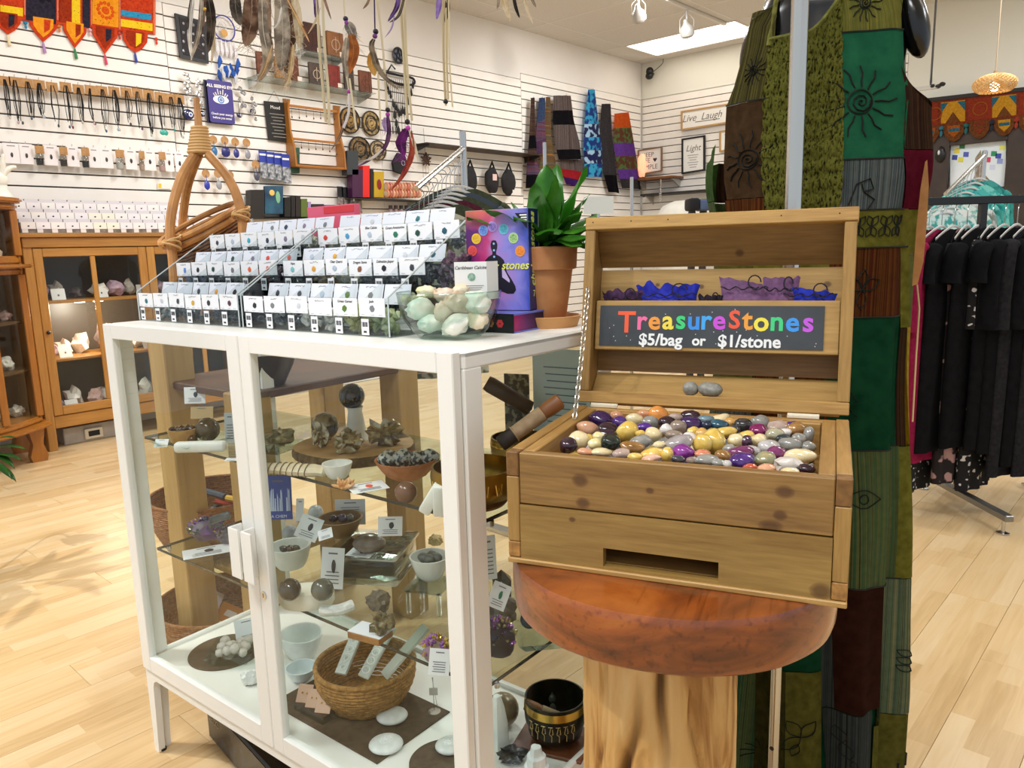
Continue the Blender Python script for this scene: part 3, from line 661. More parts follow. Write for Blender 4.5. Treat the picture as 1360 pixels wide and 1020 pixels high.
# drawstring pouches in the lid pocket
def lidpt(x, y, z):
    q = Matrix.Translation(LIDL) @ RX(-LA) @ Vector((x, y, z)); return cw(q.x, q.y, q.z)
def pouch(x0, x1, h, col, col2, lab, seed, flat=False, ruff=1.0, cordcol='#1d1426'):
    r = random.Random(seed); W2 = (x1-x0)*CS; base = lidpt((x0+x1)/2, .052, .17)
    t = thing('drawstring_pouch', lab, 'pouch', base, R(19.6), 'drawstring pouches in the chest lid')
    hh = (h+.03)*CS
    def f(side):
        def g(u, v):
            x = (u-.5)*W2*(1-.12*math.sin(v*PI))
            e = (1-abs(2*u-1)**3)
            z = v*hh*(1+ruff*.22*noise.noise(Vector((u*7+seed, 0, 0)))*v) - (.0 if not flat else .25*hh*v*u)
            y = side*(.009*e*math.sin(min(v*1.5, 1)*PI/1.2)+.001)+.004*ruff*noise.noise(Vector((u*9, v*3, seed)))*v
            return Vector((x, y, z))
        return g
    mb = MB(); mb.grid(f(-1), 28, 10); mb.grid(f(1), 28, 10); bmesh.ops.remove_doubles(mb.bm, verts=mb.bm.verts, dist=.0003)
    mb.build('bag', M(col, .75, 0, col2, scale=120, spec=.3), t)
    mb = MB(); pts = [(W2*(.5-.98*i/16)*.92, -.011+.003*math.sin(i*2.1+seed), hh*.72+.003*math.sin(i*1.3)) for i in range(17)]
    mb.tube(pts, .0013, 5); pts = [(W2*(.2+.12*math.cos(a)), -.012, hh*.86+.012*math.sin(a)) for a in (i*.5 for i in range(12))]; mb.tube(pts, .0013, 5)
    o = mb.build('cord', M(cordcol, .7), t); return t
pouch(.026, .112, .022, '#3a2440', '#533359', 'dark purple bunched pouch at the left end of the lid pocket', 1)
pouch(.095, .218, .032, '#1d2396', '#2a34b4', 'royal blue ruffled pouch left of centre in the lid pocket', 2, ruff=1.6)
pouch(.214, .262, .012, '#1e1826', '#30263a', 'bunch of black pouch cords in the middle of the lid pocket', 3)
pouch(.252, .345, .048, '#6d4a70', '#7f5c82', 'mauve pouch lying slanted in the lid pocket', 4, flat=True, ruff=.4)
pouch(.330, .395, .044, '#6a466c', '#7a567c', 'mauve pouch with black cords beside the right blue pouch', 5, ruff=.5)
pouch(.362, .458, .030, '#1c2aa8', '#2c3cc0', 'royal blue flat pouch at the right end of the lid pocket', 6, flat=True, ruff=.5)
# ------------------------------------------------------------------ gemstone bins on the cabinet
acry = glass('#f3f6f6', .7, 'acrylic'); acredge = M('#c9d0d0', .15, spec=.8)
gemcols = {'teal': '#1f6f72', 'clear': '#c9ccd2', 'dark': '#3a3b44', 'yellow': '#d9a832', 'black': '#222226', 'maroon': '#5a2a38', 'grey': '#7c7d80', 'green': '#2c7a5c', 'dkgreen': '#1d4a3c', 'orange': '#e8662c', 'coral': '#e8604a', 'aqua': '#7fc4c8', 'amber': '#e8a83a', 'brown': '#8a5a3a', 'blue': '#6a90d8', 'navy': '#2e3a56', 'cyan': '#3ab0c0', 'red': '#d84432', 'sky': '#4aa0cc', 'pale': '#b8c4d4', 'lilac': '#8a7a90', 'lime': '#5a7a2a', 'deepteal': '#1f5a6a', 'none': None}
def name_card(root, cx, y, z0, w_, h_, gem, nm=None, tilt=0, tint='#f5f4f6', seed=0):
    """paper label: card > gem print, handwriting"""
    r = random.Random(seed)
    mb = MB(); mb.box(-w_/2, w_/2, 0, .0006, 0, h_); c = mb.build('name_card', M(tint, .6), root, smooth=False)
    c.location = (cx, y, z0); c.rotation_euler = (tilt, r.uniform(-.012, .012), 0)
    if gemcols.get(gem):
        g = MB(); g.ball((r.uniform(-.12, .12)*w_, -.0006, h_*.42), (w_*.11, .0007, h_*.2), 1, (0, r.uniform(-.5, .5), 0), .2, 1.2, seed)
        g.build('gem_print', M(gemcols[gem], .5), c)
    if nm: text('lettering', nm, h_*.22, INK, c, (0, -.0003, h_*.82), ext=.0002, shear=.3)
    else:
        g = MB(); L = w_*r.uniform(.3, .6); n = 14; pts = [(-L/2+L*i/n, -.0005, h_*(.84+r.uniform(-.05, .06))) for i in range(n+1)]
        g.tube(pts, .0004, 3, flat=(1, .5)); g.build('handwriting', INK, c)
    g = MB()
    for q in (-.35, .02, .33): g.boxc((q*w_, -.0004, h_*.09), (w_*.15, .0004, .0006))
    g.build('small_print', M('#8a8a90', .7), c)
    return c
barm = M('#f4f3f5', .6)
def barcode(root, cx, y, z0, w_=.021, h_=.031):
    mb = MB(); mb.box(-w_/2, w_/2, 0, .0006, 0, h_); c = mb.build('price_sticker', barm, root, smooth=False); c.location = (cx, y, z0)
    g = MB()
    for i in range(7): g.boxc((-w_*.36+w_*.72*i/6, -.0003, h_*.66), (w_*(.03+.03*(i % 3)), .0004, h_*.3))
    g.boxc((0, -.0003, h_*.2), (w_*.4, .0004, h_*.12)); g.build('barcode', INK, c)
def chips(name, lab, cat, root_f, x0, x1, y0, y1, z0, z1, cols, n, seed, size=.011, facet=.5, grp=None):
    r = random.Random(seed); mbs = MB(); mbs2 = MB()
    for i in range(n):
        s_ = size*r.uniform(.7, 1.3); q = mbs if i % 3 else mbs2
        z = z0+size*.6+(z1-z0-size)*(i/n)
        q.ball((r.uniform(x0+s_*.9, x1-s_*.9), r.uniform(y0+s_*1.25, y1-s_), z), (s_, s_*r.uniform(.5, .9), s_*r.uniform(.5, .8)), 1, (r.uniform(0, 3), r.uniform(0, 3), r.uniform(0, 3)), .25, 1.5, i, facet=facet*.5)
    t = bpy.data.objects.new(name, None); COL.objects.link(t); t.location = root_f.w(0, 0, 0); t.rotation_euler = (0, 0, root_f.ang); tag(t, lab, cat, grp); t['kind'] = 'stuff'
    a = mbs.build('chips', M(cols[0], .25, 0, cols[1], scale=90, coat=.4), t, ang=20); b = mbs2.build('chips', M(cols[1], .25, 0, cols[0], scale=90, coat=.4), t, ang=20)
    a['kind'] = 'stuff'; b['kind'] = 'stuff'
    return t
CHC = {'dark': ('#2a2b30', '#8a8c90'), 'grey': ('#55585c', '#9a9ea0'), 'tan': ('#a5785a', '#d8b89a'), 'clear': ('#a9aaa4', '#dedcd4'), 'black': ('#151618', '#3a3c40'), 'white': ('#cfcac0', '#efece4'), 'lime': ('#a9a860', '#d5d090'), 'jade': ('#9aa878', '#c4cca0'), 'green': ('#1e4a38', '#4a7a60'), 'red': ('#a04a34', '#c87a5c'), 'blue': ('#7a84b8', '#a4acd0'), 'plum': ('#4a3a48', '#7a6474'), 'amber': ('#b08a50', '#d8bc84'), 'sage': ('#5c5e48', '#8e8e70'), 'purple': ('#3a2838', '#6a5464'), 'bone': ('#b8b49a', '#d9d6c4')}
def Fy(z): return None
tiers = [(.1, 1.2, 1.274, .035), (.212, 1.285, 1.348, .035), (.318, 1.362, 1.421, .037)]
row_g = [['teal', 'clear', 'dark', 'yellow', 'black', 'maroon', 'black', 'grey', 'clear', 'none', 'lime', 'grey'], ['blue', 'black', 'dkgreen', 'grey', 'orange', 'coral', 'aqua', 'amber', 'pale', 'brown', 'black', 'dark'], ['dark', 'pale', 'cyan', 'navy', 'lilac', 'clear', 'red', 'sky', 'pale', 'green', 'dkgreen', 'deepteal']]
half_g = [['none', 'none', 'navy', 'amber', 'black', 'none', 'black', 'dark', 'pale', 'lime', 'grey', 'none'], ['none', 'none', 'dkgreen', 'lilac', 'red', 'coral', 'pale', 'amber', 'none', 'none', 'clear', 'deepteal'], ['lilac', 'none', 'grey', 'navy', 'lilac', 'grey', 'none', 'clear', 'none', 'teal', 'none', 'none']]
row_c = [['clear', 'dark', 'dark', 'tan', 'dark', 'black', 'dark', 'grey', 'white', 'white', 'lime', 'jade'], ['blue', 'black', 'dark', 'sage', 'red', 'plum', 'black', 'amber', 'bone', 'dark', 'dark', 'black'], ['plum', 'sage', 'grey', 'dark', 'black', 'bone', 'bone', 'sage', 'white', 'dark', 'black', 'dark']]
names = {(0, 10): 'Green Garnet', (0, 11): 'Jade', (1, 9): 'Dragon Stone', (1, 10): 'Dalmatian Jasper', (2, 9): 'Green Aventurine', (1, 8): 'Clear Quartz', (1, 6): 'Aqua', (2, 8): 'Blue Calcite'}
xs0 = [.004+.0763*i for i in range(6)]+[.482+.0775*i for i in range(6)]
trays = []
for ti, (xa, xb) in enumerate(((0.0, .463), (.474, .955))):
    t = thing('gemstone_tray', ['clear stepped acrylic tray of labelled gemstones at the left of the cabinet top', 'clear stepped acrylic tray of labelled gemstones beside the glass bowl'][ti], 'tray', F1.w(0, 0, 0), R(4), 'stepped gemstone trays')
    trays.append(t)
    for (x) in (xa, xb-.003):
        mb = MB(); mb.prism([(.098, 1.2005), (.43, 1.2005), (.43, 1.41), (.33, 1.422), (.098, 1.275)], x, x+.003, 'x'); s_ = mb.build('side_panel', acry, t, smooth=False)
        mb = MB(); mb.tube([(x+.0015, .098, 1.2755), (x+.0015, .33, 1.4225)], .0018, 5); mb.tube([(x+.0015, .098, 1.202), (x+.0015, .098, 1.275)], .0016, 5); mb.build('panel_edge', acredge, s_)
    for k, (y, z0, z1, ch_) in enumerate(tiers):
        mb = MB(); mb.box(xa+.003, xb-.003, y, y+.003, z0 if k == 0 else z0-.04, z1); mb.build('bin_front', acry, t, smooth=False)
        mb = MB(); mb.box(xa+.003, xb-.003, y+.003, y+.108, (z0 if k else 1.2005), (z0 if k else 1.2005)+.002); mb.build('bin_floor', acry, t, smooth=False)
    for k in range(1, 6):
        x = xs0[ti*6+k]-.003
        mb = MB(); mb.prism([(.103, 1.203), (.42, 1.203), (.42, 1.40), (.33, 1.41), (.103, 1.262)], x, x+.0015, 'x'); mb.build('divider', acry, t, smooth=False)
def in_tray_label(k, j): return f"{ORD[j]} bin from the left, {['front', 'middle', 'upper'][k]} tier"
for k, (y, z0, z1, ch_) in enumerate(tiers):
    for j in range(12):
        t = trays[0 if j < 6 else 1]; xw_ = .0735 if j < 6 else .0745; cx = xs0[j]+xw_/2
        if not (k == 2 and j == 4): pass
        name_card(t, cx, y-.0012, z1-ch_-.001+((j*7) % 3-1)*.0012, xw_*.97, ch_, row_g[k][j], names.get((k, j)), seed=k*40+j)
        barcode(t, xs0[j]+.015, y-.0009, (z0+.003 if k == 0 else z0-.008+.0), h_=.031 if k == 0 else .029)
        # label of the second stone standing up behind the front bin
        hz = (1.258, 1.338, 1.418)[k]; yy = (.158, .262, .38)[k]; hh = (.040, .036, .034)[k]
        if not ((k == 0 and j == 5) or (k == 2 and j in (0, 11))): name_card(t, cx+.004, yy, hz, xw_*.99, hh, half_g[k][j], None, R(-14), '#e4e6ee', seed=500+k*40+j)
        cc = CHC[row_c[k][j]]
        cn = {'clear': 'clear', 'dark': 'dark grey', 'tan': 'tan', 'black': 'black', 'grey': 'grey', 'white': 'white', 'lime': 'yellow green', 'jade': 'pale jade green', 'green': 'dark green', 'red': 'red', 'blue': 'blue', 'plum': 'plum', 'amber': 'amber', 'sage': 'sage', 'purple': 'purple', 'bone': 'bone coloured'}[row_c[k][j]]
        chips('gemstone_chips', f"{cn} gemstone chips, {in_tray_label(k, j)} of the trays", 'stones', F1, xs0[j], xs0[j]+xw_-.004, y+.004, y+.072, (1.203 if k == 0 else z0+.002), z1-.018+(.014 if k == 0 and j in (6, 7, 10, 5) else .0), cc, 34, k*100+j, .0105 if row_c[k][j] not in ('lime', 'jade') else .0125, grp='gemstone chips in the trays')
cl = chips('amethyst_chunks', 'brownish purple amethyst chunks heaped at the right end of the trays', 'stones', F1, .958, 1.03, .20, .30, 1.202, 1.352, CHC['purple'], 120, 900, .014)
mb = MB(); mb.box(.957, 1.032, .199, .2015, 1.2005, 1.335); b_ = mb.build('bin', acry, cl, smooth=False)
# cards packed at the top back of the right tray: pink cards behind the tray
t = thing('pink_card_box', 'flat pink and red card packet standing behind the gemstone trays', 'packet', F1.w(.30, .43, 1.2), R(4))
mb = MB(); mb.box(0, .19, 0, .02, 0, .282, bev=.001); mb.build('packet', M('#e2607c', .5), t); mb = MB(); mb.box(.07, .188, -.001, 0, .262, .279); mb.build('print', M('#d8343c', .5), t)

# ------------------------------------------------------------------ glass bowl of calcite
BO = F1.w(1.042, .17, CT)
bw = thing('glass_bowl', 'clear glass bowl of pale calcite stones on the front right corner of the cabinet', 'bowl', BO)
mb = MB(); pr = [(0, .004), (.052, .004), (.058, .0), (.060, .003), (.072, .014), (.086, .035), (.094, .06), (.098, .084), (.0965, .0845), (.0955, .083), (.091, .06), (.083, .036), (.069, .017), (.055, .009), (0, .009)]
mb.lathe(pr, 48); mb.build('bowl', glass('#f0f7f4', 1.0, 'bowl'), bw)
mb = MB(); mb.tube([(.097*math.cos(a), .097*math.sin(a), .0845) for a in (2*PI*i/48 for i in range(48))], .0011, 6, closed=True); mb.build('rim', glass('#dfeae6', 1.6, 'rim'), bw)
cal = {'aq': ('#b4cfbe', '#e6e4d6'), 'tan': ('#b2967a', '#dccbb4'), 'wh': ('#e0dccb', '#f0eee2'), 'cr': ('#e0c79c', '#efe2c8'), 'pk': ('#d8b498', '#ead6c4'), 'yl': ('#dcd29a', '#eee8c6')}
CALN = {'aq': 'aqua green', 'tan': 'brownish tan', 'wh': 'white and aqua', 'cr': 'creamy orange', 'pk': 'pinkish', 'yl': 'pale yellow'}
for k, (px, py, w_, h_, c, yy, lab) in enumerate(((557, 411, 38, 30, 'aq', .125, 'aqua green calcite chunk at the left of the glass bowl'), (588, 414, 26, 30, 'tan', .12, 'grey brown calcite chunk in the middle of the glass bowl'), (607, 402, 40, 34, 'tan', .14, 'tan calcite chunk with a dark spot near the bowl rim'), (633, 402, 40, 34, 'aq', .16, 'white aqua calcite chunk at the right of the glass bowl'), (605, 430, 46, 30, 'wh', .13, 'large banded white calcite chunk low in the glass bowl'), (574, 430, 38, 26, 'aq', .13, 'pale aqua calcite chunk low at the left of the bowl'), (634, 424, 30, 26, 'cr', .16, 'creamy orange calcite chunk low at the right of the bowl'), (568, 388, 30, 18, 'yl', .16, 'pale yellow calcite chunk at the back left rim of the bowl'), (592, 392, 34, 22, 'pk', .17, 'pinkish calcite chunk on top of the bowl stones'), (612, 385, 22, 16, 'cr', .18, 'small cream calcite chunk before the bowl card'), (610, 415, 60, 40, 'wh', .21, 'white calcite chunk at the back of the glass bowl'), (545, 398, 26, 22, 'yl', .17, 'pale yellow calcite chunk against the left side of the bowl'))):
    P = F1.ony(px, py, yy); m = mpp(P); a = w_/2*m
    mb = MB(); mb.ball((0, 0, 0), (a, a*.8, h_/2*m), 3, None, .22, 1.3, k+60, facet=.12); o = mb.build('calcite_stone', M(cal[c][0], .4, 0, cal[c][1], scale=35, bump=.1, sss=.15, lo=.35, hi=.6), None, ang=50)
    o.location = P; o.rotation_euler = (0, (-.5 if k in (4,) else .3 if k == 2 else 0), R(42)); tag(o, lab, 'stone', 'calcite stones in the glass bowl')
P = F1.ony(626, 398, .20)
t = thing('bowl_card', 'white folded information card standing in the glass bowl', 'card', P, R(30))
mb = MB(); mb.prism([(-.031, 0), (.031, 0), (.046, .028), (.045, .0285), (.030, .0006), (-.031, .0006)], 0, .07, 'z'); mb.build('card', M('#efeeec', .6), t, smooth=False)
mb = MB(); mb.cyl((.002, -.0007, .042), (.002, 0, .042), .0075, n=20); mb.build('gem_print', M('#6f9a84', .5, 0, '#a9c4b2', scale=200), t)
text('lettering', 'Caribbean Calcite', .0085, INK, t, (0, -.0004, .059), ext=.0002, shear=.35)
mb = MB()
for i in range(6): mb.boxc((0, -.0004, .026-.0038*i), (.05-.006*(i % 3), .0004, .0008))
mb.build('small_print', M('#77777c', .7), t)

# ------------------------------------------------------------------ boxed books
def cover_mat():
    m, nt, b = newmat('nebula_cover'); tc = N(nt, 'ShaderNodeTexCoord'); mp = N(nt, 'ShaderNodeMapping'); nt.links.new(tc.outputs['Object'], mp.inputs[0])
    n = N(nt, 'ShaderNodeTexNoise', i_Scale=14.0, i_Detail=5.0, i_Distortion=.8); nt.links.new(mp.outputs[0], n.inputs['Vector'])
    sp = N(nt, 'ShaderNodeSeparateXYZ'); nt.links.new(mp.outputs[0], sp.inputs[0])
    a = N(nt, 'ShaderNodeMath', operation='MULTIPLY_ADD'); a.inputs[1].default_value = 5.2; a.inputs[2].default_value = .58; nt.links.new(sp.outputs[0], a.inputs[0])
    a2 = N(nt, 'ShaderNodeMath', operation='MULTIPLY_ADD'); a2.inputs[1].default_value = .55; nt.links.new(n.outputs['Fac'], a2.inputs[0]); nt.links.new(a.outputs[0], a2.inputs[2])
    r = ramp(nt, ((.2, '#5c1f6c'), (.38, '#c33a78'), (.52, '#b684c8'), (.68, '#8c86d8'), (.85, '#3d4fb4'), (1.0, '#3a72d0')), a2.outputs[0]); 
    z = N(nt, 'ShaderNodeMath', operation='MULTIPLY_ADD', use_clamp=True); z.inputs[1].default_value = 16; z.inputs[2].default_value = -2.55; nt.links.new(sp.outputs[2], z.inputs[0])
    xx = N(nt, 'ShaderNodeMath', operation='MULTIPLY_ADD', use_clamp=True); xx.inputs[1].default_value = -14; xx.inputs[2].default_value = -.6; nt.links.new(sp.outputs[0], xx.inputs[0])
    mm = N(nt, 'ShaderNodeMath', operation='MULTIPLY', use_clamp=True); nt.links.new(z.outputs[0], mm.inputs[0]); nt.links.new(xx.outputs[0], mm.inputs[1])
    mx = N(nt, 'ShaderNodeMix', data_type='RGBA'); nt.links.new(mm.outputs[0], mx.inputs[0]); nt.links.new(r.outputs[0], mx.inputs[6]); mx.inputs[7].default_value = lin('#f08a3a')
    nt.links.new(mx.outputs[2], b.inputs['Base Color']); b.inputs['Roughness'].default_value = .3
    return m
lo = thing('book_box', 'boxed set lying flat under the upright chakra stones box', 'box', F1.w(1.122, .262, CT), R(4+3))
mb = MB(); mb.box(-.15, 0, 0, .185, 0, .003); mb.box(-.15, 0, 0, .185, .034, .037); mb.box(-.15, -.146, 0, .185, .003, .034); mb.box(-.147, -.004, .18, .185, .003, .034); mb.build('slip_case', M('#6f7ad0', .3), lo, smooth=False)
def grad_mat():
    m, nt, b = newmat('pink_gradient'); tc = N(nt, 'ShaderNodeTexCoord'); sp = N(nt, 'ShaderNodeSeparateXYZ'); nt.links.new(tc.outputs['Object'], sp.inputs[0]); a = N(nt, 'ShaderNodeMath', operation='MULTIPLY_ADD'); a.inputs[1].default_value = 5.2; nt.links.new(sp.outputs[1], a.inputs[0])
    n = N(nt, 'ShaderNodeTexNoise', i_Scale=30.0); nt.links.new(tc.outputs['Object'], n.inputs['Vector']); n2 = N(nt, 'ShaderNodeMath', operation='MULTIPLY_ADD'); n2.inputs[1].default_value = .2; nt.links.new(n.outputs['Fac'], n2.inputs[0]); nt.links.new(a.outputs[0], n2.inputs[2])
    r = ramp(nt, ((.1, '#e08a7a'), (.3, '#e03a72'), (.6, '#c0246c'), (.85, '#6a2470'), (1.0, '#2c2048')), n2.outputs[0]); nt.links.new(r.outputs[0], b.inputs['Base Color']); b.inputs['Roughness'].default_value = .35; return m
mb = MB(); mb.box(-.006, -.0025, .004, .178, .003, .034); mb.build('inner_book', grad_mat(), lo, smooth=False)
mb = MB(); mb.box(-.15, -.0005, -.0015, 0, 0, .037); fr_ = mb.build('end_panel', M('#111114', .3), lo, smooth=False)
for x, c in ((-.055, '#b07a48'), (-.032, '#d83a44')):
    mb = MB()
    for i in range(6): mb.cyl((x+.005*math.cos(i*PI/3), -.0022, .018+.005*math.sin(i*PI/3)), (x+.005*math.cos(i*PI/3), -.0016, .018+.005*math.sin(i*PI/3)), .0034, n=10)
    mb.build('flower_print', M(c, .5), fr_)
P = onz(704, 412, 1.2385)
ub = thing('book_box', 'upright chakra stones box with a meditating figure on its nebula cover', 'box', P, R(16.5))
bw_, bd_, bh_ = .138, .052, .198
mb = MB(); mb.box(-bw_, 0, 0, bd_, 0, bh_, bev=.001); box_ = mb.build('box', M('#eceaf0', .35), ub)
mb = MB(); mb.box(-bw_+.0003, -.0003, -.0008, 0, .0003, bh_-.0003); cov = mb.build('front_cover', cover_mat(), ub, smooth=False)
cov.location = (0, 0, 0)
mb = MB(); mb.box(0, .0008, 0, bd_-.006, .0003, bh_-.0003); spn = mb.build('spine', M('#161a52', .3, 0, '#2d4a9a', scale=8), ub, smooth=False)
# cover art: seven discs in an arch, seated figure in lotus pose
for i, (u, v, c1, c2) in enumerate(((.10, .60, '#e85a50', '#c83040'), (.17, .72, '#f0c83a', '#d0a020'), (.29, .80, '#7ea6e4', '#2c4cb0'), (.44, .835, '#b69ae0', '#6a4cb4'), (.62, .805, '#6ec0d4', '#2a8aa4'), (.77, .715, '#b8d890', '#5a9a54'), (.87, .585, '#f09a3a', '#e07020'))):
    x, z = -bw_+u*bw_, v*bh_
    mb = MB(); mb.cyl((x, -.0016, z), (x, -.0008, z), .0105, n=24); d = mb.build('disc_print', M(c1, .4), cov); mb = MB(); mb.cyl((x, -.0019, z), (x, -.0016, z), .0078, n=24); mb.build('disc_print', M(c2, .4, 0, c1, scale=400), cov)
half = [(0, .70), (.035, .695), (.055, .66), (.05, .62), (.03, .585), (.03, .56), (.10, .535), (.155, .50), (.18, .43), (.20, .38), (.28, .30), (.33, .24), (.34, .20), (.30, .165), (.2, .165), (.1, .19), (0, .20)]
gap = None
hp = [(x*bw_*.98, z*bh_) for x, z in half]
mb = MB(); mb.prism([(-bw_*.545+x, z) for x, z in hp]+[(-bw_*.545-x, z) for x, z in hp[::-1][1:-1]], -.0014, -.0008, 'y'); mb.build('figure_print', M('#120f24', .45), cov, smooth=False)
for sg_ in (-1, 1):
    mb = MB(); mb.prism([(-bw_*.545+sg_*x*bw_, z*bh_) for x, z in ((.12, .42), (.145, .42), (.24, .30), (.235, .275), (.12, .33))], -.0017, -.00141, 'y'); mb.build('print', M('#c9b4e0', .45), cov, smooth=False)
for z in (.665, .60, .535, ):
    mb = MB(); mb.cyl((-bw_*.545, -.0017, z*bh_), (-bw_*.545, -.0014, z*bh_), .0022, n=12); mb.build('print', M('#9cc4f0', .4), cov)
text('lettering', 'chakra · stones', .0225, M('#e8ec6a', .4), cov, (-bw_*.5, -.0021, .445*bh_), ext=.0004, shear=.25, bold=.0003)
text('lettering', 'chakra stones', .026, M('#e8ec6a', .4), spn, (.0012, .018, .60*bh_), (PI/2, -PI/2, PI/2), .0003, shear=.2, bold=.0003)
text('lettering', '7', .018, M('#dfe4a0', .4), spn, (.0012, .02, .16*bh_), (PI/2, 0, PI/2), .0003)
mb = MB(); mb.prism([(-bw_*.20, bh_*.955), (-.002, bh_*.955), (-.002, bh_*.80)], -.0012, -.0008, 'y'); mb.build('corner_print', M('#15131f', .4), cov, smooth=False)
mb = MB()
for i, L in enumerate((.11, .09, .075)): mb.boxc((-bw_*.015-L*bw_/2, -.0014, bh_*(.935-.025*i)), (L*bw_, .0004, bh_*.014))
mb.build('corner_lettering', M('#f2f0e8', .5), cov)

# ------------------------------------------------------------------ potted bird's nest plant
PO = F1.ony(728, 428, .405); PO.z = CT
pt = thing('potted_plant', 'strap leaved green plant in a terracotta pot and saucer behind the chakra box', 'plant', PO, R(42))
terra = M('#c08552', .75, 0, '#a8693c', scale=14, bump=.08)
mb = MB(); mb.lathe([(0, .006), (.036, .006), (.052, .115), (.060, .117), (.0625, .16), (.060, .162), (.056, .16), (.052, .14), (0, .14)], 40); mb.build('pot', terra, pt)
mb = MB(); mb.lathe([(0, 0), (.06, 0), (.068, .022), (.065, .023), (.058, .006), (0, .006)], 40); mb.build('saucer', M('#d09a60', .7), pt)
mb = MB(); mb.lathe([(.0519, .145), (.03, .15), (0, .152)], 20); mb.build('soil', M('#2a2018', .9, bump=.4, scale=60), pt)
def leaf(a, L, W, lean, droop, seed, col, tw=0, base=.155):
    r = random.Random(seed); mb = MB(); ca_, sa = math.cos(a), math.sin(a)
    def cl_(t):
        rad = L*(math.sin(lean)*t+droop*t*t*.6); z = L*(math.cos(lean)*t-droop*t*t*.75)
        return Vector((ca_*rad, sa*rad, base+z))
    def f(u, v):
        t = u; c0 = cl_(t); wd = W*(max(math.sin(PI*min(.08+.92*t, 1))**.6, 0) if t < 1 else 0)*(.5+.5*min(t*3, 1)); s_ = (v-.5)*2
        side = Vector((-sa, ca_, 0)); side = Matrix.Rotation(tw*t, 3, Vector((ca_, sa, 1)).normalized()) @ side
        T_ = (cl_(min(t+.02, 1))-cl_(max(t-.02, 0))).normalized(); nrm = side.cross(T_).normalized()
        return c0+side*(wd*s_)+nrm*(abs(s_)**1.5*wd*.35+.004*math.sin(t*14+seed)*s_)
    mb.grid(f, 14, 6); mb.thicken(.0008); o = mb.build('leaf', M(col, .3, 0, '#5fa336', scale=26, coat=.3, lo=.4, hi=.75), pt, ang=80); return o
LG = ['#38801f', '#479a2c', '#2f701c', '#3f8c26']
for k, (a, L, W, le, dr) in enumerate(((1.4, .175, .032, .03, .04), (-.3, .19, .027, .38, .12), (-.15, .17, .013, .72, .75), (3.25, .17, .024, .7, .5), (3.5, .15, .024, .35, .6), (2.6, .14, .026, .45, .25), (-.9, .12, .034, .8, .7), (-1.5, .13, .03, .4, .9), (-.5, .14, .036, .55, .75), (.4, .14, .026, .6, .45), (4.2, .15, .028, .22, .15), (2.2, .18, .02, .7, .62), (-1.2, .16, .018, .25, .1), (.9, .16, .026, .4, .3), (-.2, .11, .03, .9, .9), (3.0, .12, .026, .6, .8), (-1.9, .13, .028, .15, .2), (-1.0, .10, .03, .6, 1.0), (3.6, .17, .024, .55, .5), (2.9, .16, .022, .8, .55), (4.0, .13, .026, .5, .5), (.1, .15, .022, .5, .2), (-.6, .13, .03, .35, .5), (1.0, .19, .024, .2, .1))): leaf(a, L, W, le, dr, k, LG[k % 4])
# ------------------------------------------------------------------ things on the cabinet shelves
Z1, Z2, Z0 = .8953, .5833, .2805
def spot_on(px, py, z): P = onz(px, py, z); return P, mpp(P)
VA = R(42.3)          # yaw that turns a thing's front to the aisle
sel = M('#e3e4dc', .45, 0, '#f1f1ea', scale=30, sss=.2); quartz = M('#d9dcd6', .3, 0, '#eef0ec', scale=40, sss=.15)
pyr = M('#8f8266', .28, .75, '#c8bc9c', scale=70, bump=.3, bscale=90)
def orb(px, py, w_, z, mat, lab, cat='sphere', grp=None, dz=0, name='stone_sphere'):
    P, m = spot_on(px, py, z); r = w_/2*m
    mb = MB(); mb.ball((0, 0, 0), r, 3); o = mb.build(name, mat, None, ang=80); o.location = P+Vector((0, 0, r+dz)); return tag(o, lab, cat, grp)
def lump(px, py, w_, h_, z, mat, lab, seed=0, cat='stone', grp=None, nz=.25, nf=1.6, facet=.15, sub=3, rz=VA, name='stone_chunk', rot=None, dep=.75):
    P, m = spot_on(px, py, z); a, c = w_/2*m, h_/2*m
    mb = MB(); mb.ball((0, 0, 0), (a, a*dep, c), sub, None, nz, nf, seed, facet, squash=.86); o = mb.build(name, mat, None, ang=28 if facet else 60); o.location = P+Vector((0, 0, c*.86)); o.rotation_euler = rot or (0, 0, rz); return tag(o, lab, cat, grp)
def bowl_(px, py, w_, h_, z, mat, lab, base=.5, t=.06, cat='bowl', name='bowl', wob=None, curve=.6, closed_n=36):
    """bowl standing with its base centre at px,py; w_,h_ rim width and height in px"""
    P, m = spot_on(px, py, z); r, h = w_/2*m, h_*m
    rb = r*base; th = r*t; out = [(0, 0), (rb, 0)]+[(rb+(r-rb)*(k/6)**curve, h*k/6) for k in range(1, 7)]
    inn = [(q-th, max(zz, th)) for q, zz in out[1:]][::-1]+[(0, th)]
    tname = thing(name, lab, cat, P); mb = MB(); mb.lathe(out+inn, closed_n, wob=wob); mb.build('bowl', mat, tname, ang=50); return tname, P, r, h
